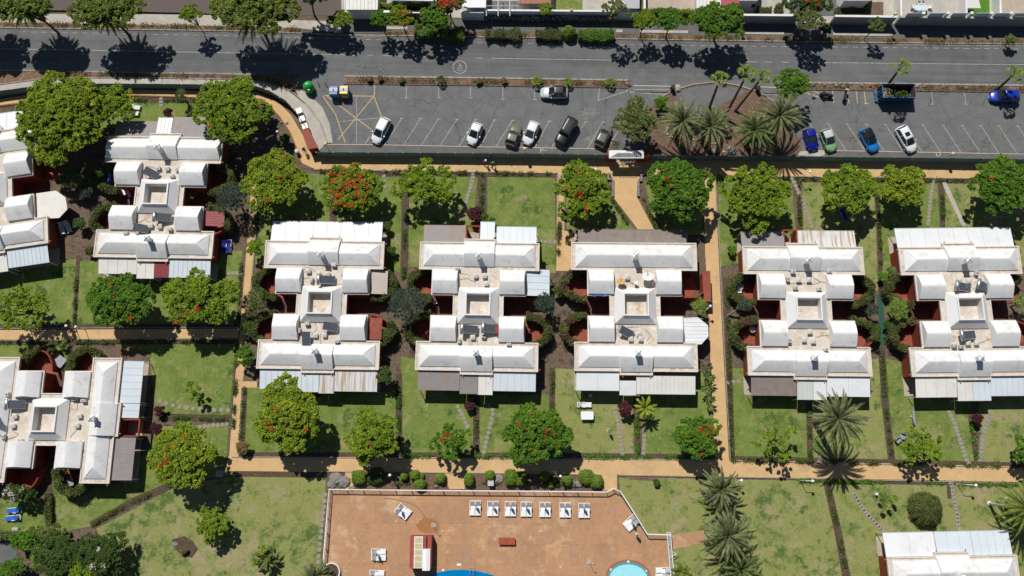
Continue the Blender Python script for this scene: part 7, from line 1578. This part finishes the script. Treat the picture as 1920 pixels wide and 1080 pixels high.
for x, y, r_, lb in ((826, 149, 9, 'spiky dark small palm in the verge left of the silver car'), (1007, 152, 11, 'small palm in the verge at the nose of the silver car'), (1065, 153, 9, 'small palm in the verge at the tail of the silver car'), (1144, 154, 10, 'small palm at the right end of the verge')):
    fan(x, y, r_, 1.0, None, lb, seed=int(x), n=18, tr=.09, group='small palms in the verge', skirt=False, m='leaf_fan' if x != 826 else 'leaf_palm_dark')
fan(80, 1045, 28, 3.0, (150, 1045), 'pale green fan palm in the thicket of the lower left corner', seed=8); fan(152, 1016, 8, .8, None, 'spare', seed=9) if 0 else None
def dragon(px, py, rpx, h, label, m='leaf_grey', seed=1, heads=None, base=None):
    rng = np.random.default_rng(seed); s = scl(px, py, h); R = rpx * s; C = G(px, py, h); b = C if base is None else G(*base); r = thing('dragon_tree', label, 'dragon tree', (b.x, b.y, 0), 0, 'spiky grey-green trees'); off = np.array((C.x - b.x, C.y - b.y, h)); nh = heads or max(6, int(R * R * 8)); T = []; HC = []
    for i in range(nh):
        t = i * 2.39996; q = math.sqrt((i + .5) / nh) * .85; c = off + np.array([q * R * math.cos(t), q * R * math.sin(t), (1 - q * q) * R * .55 + rng.uniform(-.1, .1)]); HC.append(c); n = 70; d = rng.normal(size=(n, 3)); d[:, 2] = np.abs(d[:, 2]) * 1.0 - .15; d /= np.linalg.norm(d, axis=1)[:, None]; l = rng.uniform(.38, .62, n) * min(1, R / 1.1 + .2)
        for k_ in range(n):
            sd = np.cross(d[k_], [0, 0, 1.0]); sd /= np.linalg.norm(sd) + 1e-6; T += [c - sd * .03, c + sd * .03, c + d[k_] * l[k_]]
    quads('crown', np.array(T), 3, m, r); k = MB(); k.tube([(0, 0, 0), (off[0] * .5, off[1] * .5, h * .5)], [.18, .13], 8)
    for c in HC[:24]: k.tube([(off[0] * .5, off[1] * .5, h * .45), tuple((np.array([off[0] * .5, off[1] * .5, h * .45]) + c) / 2 + np.array([0, 0, .1])), tuple(c)], [.08, .06, .04], 5, False)
    k.build('trunk', 'bark_pale', r)
for x, y, r_, h, lb, m in ((764, 573, 38, 3.4, 'large spiky grey-green tree between the long white awning block and the blotchy one', 'leaf_grey'), (1022, 570, 22, 3.0, 'round spiky tree right of the blotchy awned block', 'leaf_grey'), (1311, 576, 17, 2.2, 'spiky light green tree beside the globe lamp at the octagonal awning', 'leaf_fan'), (1394, 573, 13, 2.4, 'round spiky tuft with a leaning pale trunk left of the rust-striped block', 'leaf_grey'),
                      (1680, 580, 22, 2.6, 'spiky green tuft right of the green walkway', 'leaf_fan'), (1633, 582, 15, 2.2, 'small spiky tree left of the green walkway', 'leaf_grey'), (438, 372, 33, 3.4, 'spiky grey tree with cream seed heads right of the small red awning', 'leaf_grey'), (478, 570, 26, 2.4, 'spiky pale green clump beside the ochre path, left of the long white awning block', 'leaf_olive'),
                      (1914, 568, 16, 2.4, 'spiky yellow-green tuft at the right edge', 'leaf_fan'), (137, 335, 24, 2.6, 'dark spiky tree below the largest yellow-green tree', 'leaf_palm_dark'), (160, 362, 14, 1.6, 'small grey spiky plant left of the grey-brown awned block', 'leaf_grey'), (62, 938, 12, 1.0, 'spiky green rosette above the blue loungers', 'leaf_fan'), (117, 646, 11, .8, 'pale spiky rosette between the two hedged patios of the sideways block', 'leaf_fan'),
                      (341, 180, 13, 2.0, 'dark spiky palm-like plant above the upper left lawn', 'leaf_palm_dark'), (205, 1012, 3, .5, '', 'leaf_fan')):
    if lb: dragon(x, y, r_, h, lb, m, seed=int(x), base=(1364, 592) if x == 1394 else None)
for i, (x, y, lb) in enumerate(((1328, 690, 'uppermost of the four paddle-leaved plants beside the ribbed cream awning'), (1330, 708, 'second of the four paddle-leaved plants'), (1327, 728, 'third of the four paddle-leaved plants'), (1330, 748, 'lowest of the four paddle-leaved plants'))):
    s = .08; C = G(x, y, 2.0); r = thing('paddle_plant', lb + (' right of the block with blue hoses' if i else ''), 'plant', (C.x, C.y, 0), 0, 'paddle-leaved plants'); rng = np.random.default_rng(i); T = []
    for q in range(14):
        az = q * 2.4; el = rng.uniform(.1, 1.1); d = np.array([math.cos(az) * math.cos(el), math.sin(az) * math.cos(el), math.sin(el)]); sd = np.array([-math.sin(az), math.cos(az), 0]); c = np.array([0, 0, 1.5]) + d * .35; e = c + d * rng.uniform(.5, .9); T += [c, (c + e) / 2 + sd * .15, e, (c + e) / 2 - sd * .15]
    quads('leaves', np.array(T), 4, Dp, r); k = MB(); k.tube([(0, 0, 0), (0, 0, 1.55)], [.07, .04], 6)
    for q in range(6): az = q * 1.05; k.tube([(0, 0, 1.1), (math.cos(az) * .45, math.sin(az) * .45, 1.8)], .02, 4)
    k.build('trunk', 'bark', r)
# ---------------------------------------------------------------- hedges
def hedge(pts, wd, h, m, label, dens=260, leafs=.09, top_only=False, flowers=None, name='hedge', rag=.12, kind=None, group=None, z0=0):
    """leafy body along world points"""
    SEED[0] += 1; rng = np.random.default_rng(SEED[0]); P = [np.array([p[0], p[1]]) for p in pts]; D = [0]
    for i in range(len(P) - 1): D.append(D[-1] + np.linalg.norm(P[i + 1] - P[i]))
    n = int(D[-1] * dens * (wd + .25)); s = rng.uniform(0, D[-1], n); j = np.clip(np.searchsorted(D, s) - 1, 0, len(P) - 2); A = np.array(P); t = ((s - np.array(D)[j]) / np.maximum(1e-6, np.diff(D)[j]))[:, None]; c = A[j] * (1 - t) + A[j + 1] * t; d = A[j + 1] - A[j]; d /= np.linalg.norm(d, axis=1)[:, None] + 1e-9; nr = np.column_stack([-d[:, 1], d[:, 0]])
    wv = 1 + rag * 2 * np.sin(s * 1.9 + SEED[0]) * np.sin(s * .83 + 1); u = rng.uniform(-1, 1, n); face = rng.random(n) < .3; u = np.where(face, np.sign(u), u); z = np.where(face, rng.uniform(.1, 1, n), 1 - .15 * u ** 4 + rng.uniform(-.12, .04, n)) * h * (1 + rag * np.sin(s * 2.7 + 2)) + rng.normal(scale=.03, size=n)
    Q = np.column_stack([c + nr * (u * wd / 2 * wv)[:, None], z + z0]) + rng.normal(scale=.05, size=(n, 3)); Q[:, 2] = np.maximum(Q[:, 2], .04)
    k = MB(); wall_line(k, [tuple(p) for p in P], wd * .72, 0.01 + z0, h * .8 + z0)
    if flowers or kind != 'stuff' or True:
        r = thing(name, label, 'hedge' if name == 'hedge' else name.replace('_', ' '), (0, 0, 0), 0, group)
        leaves('leaves', Q, m, r, leafs, rng)
        if h > .7: k.build('branches', 'bark', r)
        if flowers:
            F = Q[rng.random(n) < .14]; F = F[F[:, 2] > h * .75]; F[:, 2] += .1; F = F[(np.sin(F[:, 0] * 2.1) + np.sin(F[:, 1] * 2.7)) > .4]
            if len(F): leaves('blossom', F, flowers, r, .1, rng)
        return r
POS = dict(NW='upper left', NE='upper right', SW='lower left', SE='lower right')
def patio_hedge(hk, c, a0=-88, a1=88, m='leaf_hedge', flowers=None, h=2.2, wd=1.0, rx=3.2, ry=2.1):
    sx = 1 if 'E' in c else -1; sy = 1 if 'N' in c else -1; A = arc_pts(0, 0, rx, ry, a0, a1, 16)
    o = HOUSES[hk]; pos = POS[c]
    if hk == 'H7': pos = dict(NE='upper left', SE='upper right', NW='lower left', SW='lower right')[c]
    hedge([loc(hk, sx * (6.4 + x), sy * (3.2 + y)) for x, y in A], wd, h, m, f'dark curved hedge around the {pos} patio of ' + SHORT[hk] + (' with magenta blossom' if flowers else ''), flowers=flowers, dens=330, leafs=.1, group='curved patio hedges')
patio_hedge('H1', 'NW'); patio_hedge('H1', 'NE'); patio_hedge('H1', 'SW'); patio_hedge('H1', 'SE', -88, 30)
patio_hedge('H2', 'NW'); patio_hedge('H2', 'SW'); patio_hedge('H2', 'NE', -88, 60); patio_hedge('H2', 'SE', -30, 88)
patio_hedge('H3', 'NW'); patio_hedge('H3', 'SW'); patio_hedge('H3', 'SE', -88, 88)
patio_hedge('H4', 'NW', flowers='flower_magenta'); patio_hedge('H4', 'SW', flowers='flower_magenta')
patio_hedge('H5', 'NW'); patio_hedge('H5', 'SW', flowers='flower_magenta'); patio_hedge('H5', 'NE'); patio_hedge('H5', 'SE', -88, 20)
patio_hedge('H6', 'NW', -88, 60); patio_hedge('H6', 'SW')
patio_hedge('H7', 'NE', 0, 88); patio_hedge('H7', 'SE'); patio_hedge('H7', 'SW')
def hpx(pts, wd, h, m, lb, **kw): return hedge([G(x, y, h * .5) for x, y in pts], wd, h, m, lb, **kw)
hpx([(778, 62), (830, 64), (872, 66)], 1.7, 1.5, Gn, 'leafy street hedge under the broad street tree', rag=.2); hpx([(910, 66), (940, 66), (976, 67)], 1.4, 1.2, 'leaf_hedge', 'short olive street hedge left of the long one', rag=.2); hpx([(1004, 66), (1052, 67)], 1.5, 1.3, 'leaf_hedge', 'olive half of the street hedge left of the clipped ball'); hpx([(1084, 67), (1150, 69)], 1.6, 1.4, Gn, 'green half of the street hedge right of the clipped ball')
hpx([(714, 14), (808, 15)], .6, 2.1, Y, 'yellow-green planting strip on top of the black stone wall', z0=0); hpx([(1204, 23), (1300, 25)], .7, 1.3, Lm, 'bright green hedge along the pale yard'); hpx([(1416, 23), (1445, 23)], 1.1, 1.4, 'leaf_hedge', 'short dark hedge behind the white coped wall'); hpx([(1566, 22), (1628, 24)], 1.1, 1.4, 'leaf_hedge', 'long olive hedge behind the white coped wall'); hpx([(1459, 12), (1462, 27)], 1.2, 1.6, 'leaf_hedge', 'upright block hedge beside the dark top edge tree')
hpx([(1201, 22), (1200, -20)], .6, 1.3, Lm, 'bright green hedge at the left side of the pale yard')
hpx([(-20, 1003), (40, 1004), (100, 1004)], 1.0, 1.2, 'leaf_olive', 'straight olive hedge above the grey road patch at the lower left'); hpx([(91, 925), (92, 960), (94, 995)], .8, .9, 'leaf_hedge', 'narrow upright hedge between the lower left lawns')
# low border planting along paths and between the gardens
def border(pts, lb, m='leaf_hedge', wd=.5, h=.32, dens=110, gapf=.0):
    SEED[0] += 1; rng = np.random.default_rng(SEED[0]); P = [np.array(G(x, y))[:2] for x, y in pts]; D = [0]
    for i in range(len(P) - 1): D.append(D[-1] + np.linalg.norm(P[i + 1] - P[i]))
    n = int(D[-1] * dens); nc = max(2, int(D[-1] * 1.3)); cs = rng.uniform(0, D[-1], nc); s = np.clip(cs[rng.integers(0, nc, n)] + rng.normal(scale=.22, size=n), 0, D[-1]); j = np.clip(np.searchsorted(D, s) - 1, 0, len(P) - 2); A = np.array(P); t = ((s - np.array(D)[j]) / np.maximum(1e-6, np.diff(D)[j]))[:, None]; c = A[j] * (1 - t) + A[j + 1] * t
    Q = np.column_stack([c + rng.normal(scale=wd * .3, size=(n, 2)), np.abs(rng.normal(scale=h * .6, size=n)) + .04]); o = leaves('border_plants', Q, m, None, .085, rng); tag(o, lb, 'border plants', kind='stuff')
for pts, lb, m in (([(600, 321), (1040, 326)], 'low scrubby planting along the lower edge of the upper ochre path, left part', 'leaf_hedge'), ([(1345, 333), (1700, 337), (1920, 340)], 'low scrubby planting along the upper ochre path, right part', 'leaf_hedge'), ([(905, 326), (903, 400)], 'dark planting in the soil strip left of the large lawn', 'leaf_deep'), ([(760, 400), (757, 520)], 'planting strip left of the blotchy awned block', 'leaf_deep'),
        ([(893, 745), (893, 857)], 'planting strip between the lawns below the blotchy awned block', 'leaf_hedge'), ([(748, 705), (748, 857)], 'planting strip right of the rust-streaked awning', 'leaf_deep'), ([(1036, 700), (1034, 857)], 'planting strip left of the white lounger lawn', 'leaf_hedge'), ([(1193, 770), (1196, 858)], 'planting strip below the bright yellow palm', 'leaf_green'), ([(1517, 770), (1519, 862)], 'planting strip left of the tall palm', 'leaf_hedge'),
        ([(1652, 650), (1660, 760), (1672, 864)], 'planting strip below the green walkway', 'leaf_hedge'), ([(1820, 790), (1832, 868)], 'planting strip inside the V of stepping stones', 'leaf_green'), ([(145, 490), (140, 612)], 'planting strip between the left lawns', 'leaf_hedge'), ([(300, 783), (428, 786)], 'planting strip across the lawn right of the sideways block', 'leaf_deep'), ([(458, 728), (450, 856)], 'planting strip right of the ochre path at the tall yellow-green tree', 'leaf_hedge'),
        ([(1362, 530), (1372, 862)], 'planting strip right of the vertical ochre path', 'leaf_hedge'), ([(1550, 906), (1572, 1000), (1588, 1080)], 'curving planting strip on the lower right lawn', 'leaf_hedge'), ([(325, 908), (250, 940), (170, 985)], 'sparse planting in the diagonal soil strip at the lower left', 'leaf_hedge'), ([(750, 855), (1036, 856), (1338, 858)], 'low planting along the upper edge of the lower ochre path, middle', 'leaf_green'), ([(1372, 862), (1920, 875)], 'low planting along the upper edge of the lower ochre path, right', 'leaf_hedge'),
        ([(1500, 901), (1920, 909)], 'low planting along the lower edge of the lower ochre path', 'leaf_green'), ([(1766, 345), (1768, 425)], 'planting strip beside the long concrete path', 'leaf_deep'), ([(1498, 342), (1500, 430)], 'planting strip left of the flat stone path', 'leaf_hedge'), ([(0, 642), (440, 640)], 'low planting below the lower left path', 'leaf_hedge'), ([(186, 187), (480, 190)], 'low planting along the upper left path', 'leaf_deep'), ([(1643, 345), (1650, 460), (1652, 545)], 'planting strip above the green walkway', 'leaf_hedge'),
        ([(446, 650), (438, 800)], 'planting strip left of the vertical ochre path', 'leaf_deep'), ([(484, 335), (478, 450)], 'planting beside the ochre path under the dense round tree', 'leaf_deep'), ([(668, 905), (836, 908)], 'sparse planting in the left pool bed', 'leaf_hedge'), ([(876, 905), (1125, 910)], 'sparse planting in the right pool bed', 'leaf_hedge'), ([(454, 480), (446, 600)], 'planting left of the ochre path beside the right tree of the pair', 'leaf_hedge'), ([(1205, 345), (1206, 372), (1232, 430)], 'planting right of the entrance path', 'leaf_hedge'), ([(1144, 345), (1146, 372), (1180, 425)], 'planting left of the entrance path', 'leaf_hedge'), ([(1052, 335), (1046, 500)], 'planting beside the narrow path left of the red-dotted entrance tree', 'leaf_hedge')):
    border(pts, lb, m)
for pts, lb in (([(650, 149), (900, 152.5), (1172, 157)], 'dry weeds on the verge above the left car park'), ([(1516, 161.5), (1920, 167)], 'dry weeds on the verge above the right car park'), ([(725, 63), (1156, 69)], 'dry weeds on the street verge, left part'), ([(1190, 69), (1620, 76)], 'dry weeds on the street verge, middle part'), ([(1658, 77), (1920, 81)], 'dry weeds on the street verge, right part'), ([(0, 46), (300, 49), (560, 57)], 'dry weeds on the upper left street verge'), ([(100, 138), (480, 146), (560, 166)], 'dry weeds on the lower left street verge'), ([(1160, 262), (1150, 280)], 'dry brush under the grey-green tree')):
    border(pts, lb, 'weed', wd=.9, h=.2, dens=90)
for x, y, m in ((693, 149, 'weed'), (713, 148, 'weed'), (753, 151, 'leaf_olive'), (898, 153, 'leaf_olive'), (945, 152, 'weed')):
    bush(x, y, 5, .4, m, {693: 'dry tuft left one in the left verge', 713: 'dry tuft second one in the left verge', 753: 'grey-green tuft in the left verge', 898: 'grey-green tuft in the middle of the left verge', 945: 'dry tuft left of the first small palm in the verge'}[x], name='tuft', cat='tuft', leafs=.08, group='tufts in the verge')
# ================================================================ more garden and roof things
p = G(934.5, 618.5, 3.6); r = thing('roof_box', 'brown corrugated box right of the two tank heaters, the blotchy awned block', 'roof box', (p.x, p.y, ZR + .005)); k = MB(); k.box(-.38, -.5, 0, .38, .5, .8); k.build('casing', 'terracotta_wall', r); k = MB()
for i in range(5): k.box(-.4 + i * .18, -.52, .802, -.32 + i * .18, .52, .86)
k.build('corrugated_top', 'red_paint', r)
p = G(203, 336, 1.6); r = thing('leaning_umbrella', 'blue and white folded umbrella on the upper left patio of the upper left block', 'umbrella', (p.x, p.y, .05), -.15); k = MB(); k.add([(-.3, -.9, .9), (.3, -.9, .9), (.18, .9, 1.7), (-.18, .9, 1.7), (0, -.9, 1.15), (0, .9, 1.85)], [(0, 4, 5, 3), (4, 1, 2, 5), (0, 1, 4), (3, 5, 2), (0, 3, 2, 1)]); k.build('folded_cloth', 'blue_towel', r); k = MB(); k.tube([(0, 0, 0), (0, 0, 1.2)], .03, 6); k.build('pole', 'metal_white', r)
p = G(1717, 780, 1.0); r = thing('leaning_sail', 'dark grey curved pointed board standing on the lawn below the green walkway block', 'board', (p.x, p.y, .01)); k = MB(); S = [(-1.2, .03), (-.9, .14), (-.3, .2), (.4, .17), (1.0, .08), (1.35, .02)]
vs = []
for y, w_ in S: vs += [(-w_ + .12 * y * y * .4, y, .25), (w_ + .12 * y * y * .4, y, .25), (w_ * .7 + .12 * y * y * .4, y, .5), (-w_ * .7 + .12 * y * y * .4, y, .5)]
k.add(vs, [(4 * i + j, 4 * i + (j + 1) % 4, 4 * i + 4 + (j + 1) % 4, 4 * i + 4 + j) for i in range(5) for j in range(4)] + [(3, 2, 1, 0), (20, 21, 22, 23)]); k.build('board', 'grey_plastic', r); MB().box(-.25, -.1, 0, .25, .1, .25).build('foot', 'metal_white', r)
gcd = mk_chair(); gcd['label'] = 'dark grey chair at the left side of the sparse tree below the green walkway'; gcd['group'] = 'grey chairs under the sparse tree'
for c_ in kids(gcd): c_.data.materials.clear(); c_.data.materials.append(MAT['grey_plastic'])
p = G(1684, 825, .4); gcd.location = (p.x, p.y, .01); gcd.scale = (1.5, 1.5, 1); gcd.rotation_euler = (0, 0, .7)
gk = kids(gcd); dup(gcd, G(1708, 832, 0), 2.2, 'dark grey chair under the middle of the sparse tree below the green walkway', None, gk); dup(gcd, G(1690, 818, 0), -.4, 'dark grey chair just above the left chair at the sparse tree', None, gk)
for x, y, sx, lb in ((30, 996, .55, 'pale square cover plate at the olive hedge on the lower left lawn'), (102, 1001, .3, 'small white cover plate right of the olive hedge'), (1606, 213 / 1, .0, ''), (412, 888, .5, 'blue-grey plate in the shade under the round yellow-green tree')):
    if sx: p = G(x, y); r = thing('cover_plate', lb, 'cover plate', (p.x, p.y, .012)); MB().box(-sx, -sx * .9, 0, sx, sx * .9, .05).build('plate', 'concrete', r); MB().box(-sx * .5, -.03, .051, sx * .5, .03, .065).build('handle', 'metal_grey', r)
ground('bare_soil', [(322, 1012), (345, 1005), (362, 1015), (372, 1030), (360, 1046), (340, 1042), (328, 1028)], .012, 'soil')
ground('bare_soil', [(1176, 893), (1200, 892), (1236, 894), (1232, 902), (1200, 901), (1180, 899)], .012, 'redsoil')
ground('patio_floor', [(1240, 460 + 0), (1240, 461), (1241, 461)], .01, 'tile_pale') if 0 else None
bush(1231, 905, 5, .5, Dp, 'tiny dark bush at the end of the bare strip right of the pool gate'); bush(344, 1033, 6, .4, 'leaf_dry', 'dry stump in the bare patch of the lower left lawn', name='stump', cat='stump')
tree(492, 1040, 20, 22, 1.8, 'leaf_yellow', 'pale yellow spindly plant left of the bottom edge feather palm', name='spindly_plant', gap=.35, dens=.4, lobes=9, lobe=(.14, .24), leafs=.1, cat='plant')
# corner planter of the pool deck
C = G(622, 1072); k = MB(); k.ring([(C.x + 1.2 * math.cos(t), C.y + 1.2 * math.sin(t)) for t in np.linspace(0, 2 * PI, 25)[:-1]], [(C.x + 1.05 * math.cos(t), C.y + 1.05 * math.sin(t)) for t in np.linspace(0, 2 * PI, 25)[:-1]], .03, .5)
r = thing('round_planter', 'white round planter wall at the lower left corner of the pool deck', 'planter'); k.build('wall', 'white_wall', r); MB().sheet([(C.x + 1.05 * math.cos(t), C.y + 1.05 * math.sin(t)) for t in np.linspace(0, 2 * PI, 25)[:-1]], .36).build('soil_fill', 'soil', r)
# extra shrubs in the dark gaps between the blocks
for x, y, r_, h, m, lb in ((186, 330, 14, 1.6, Dp, 'dark shrub at the left patio of the upper left block'), (150, 420, 12, 1.2, Dp, 'dark shrub in the brown gap left of the upper left block'), (170, 470, 8, .8, 'leaf_hedge', 'small shrub at the end of the brown gap left of the upper left block'),
    (735, 470, 8, .9, Dp, 'dark shrub right of the upper awning of the rust-streaked block'), (722, 548, 14, 1.6, Dp, 'dark shrub right of the beige patio awning'), (722, 628, 13, 1.6, Dp, 'dark shrub right of the terracotta patio roof'), (1046, 545, 9, 1.5, 'leaf_hedge', 'shrub at the left edge of the magenta-flowered hedge'),
    (1372, 470, 8, .8, Gn, 'small shrub left of the upper awning of the rust-striped block'), (1640, 620, 12, 1.4, Dp, 'dark shrub left of the lower end of the green walkway'), (1655, 520, 10, 1.1, Gn, 'shrub at the upper end of the green walkway'), (1668, 610, 11, 1.3, Dp, 'dark shrub right of the green walkway'),
    (1672, 510, 10, 1.2, 'leaf_olive', 'olive shrub above the upper left patio of the green walkway block'), (465, 615, 13, 1.5, Dp, 'dark shrub between the two left patios of the rust-streaked block'), (500, 212, 11, 1.2, Dp, 'dark shrub inside the curve of the path bend'), (535, 262, 10, 1.0, Dp, 'low dark shrub in the bed left of the litter bin'),
    (1000, 400, 0, 0, Dp, ''), (270, 790, 0, 0, Dp, ''), (1338, 395, 0, 0, Dp, ''), (96, 652, 10, 1.3, 'leaf_hedge', 'olive hedge clump over the left curved patio of the sideways block'), (1900, 525, 12, 1.4, 'leaf_hedge', 'hedge clump at the right edge patio'), (715, 820, 0, 0, Dp, '')):
    if lb: bush(x, y, r_, h, m, lb)
for (px, py, lb) in ((522, 226, 'grey rock in the brown bed inside the path bend'), (527, 230, 'darker rock beside the grey rock in the path bend bed'), (538, 231, 'small pale stone near the brick edge of the path bend')): rock(px, py, .25, .2, lb, .2)
rr = [o for o in bpy.data.objects if o.parent is None and 'label' in o.keys() and (len(o['label'].split()) > 16 or len(o['label'].split()) < 4)]
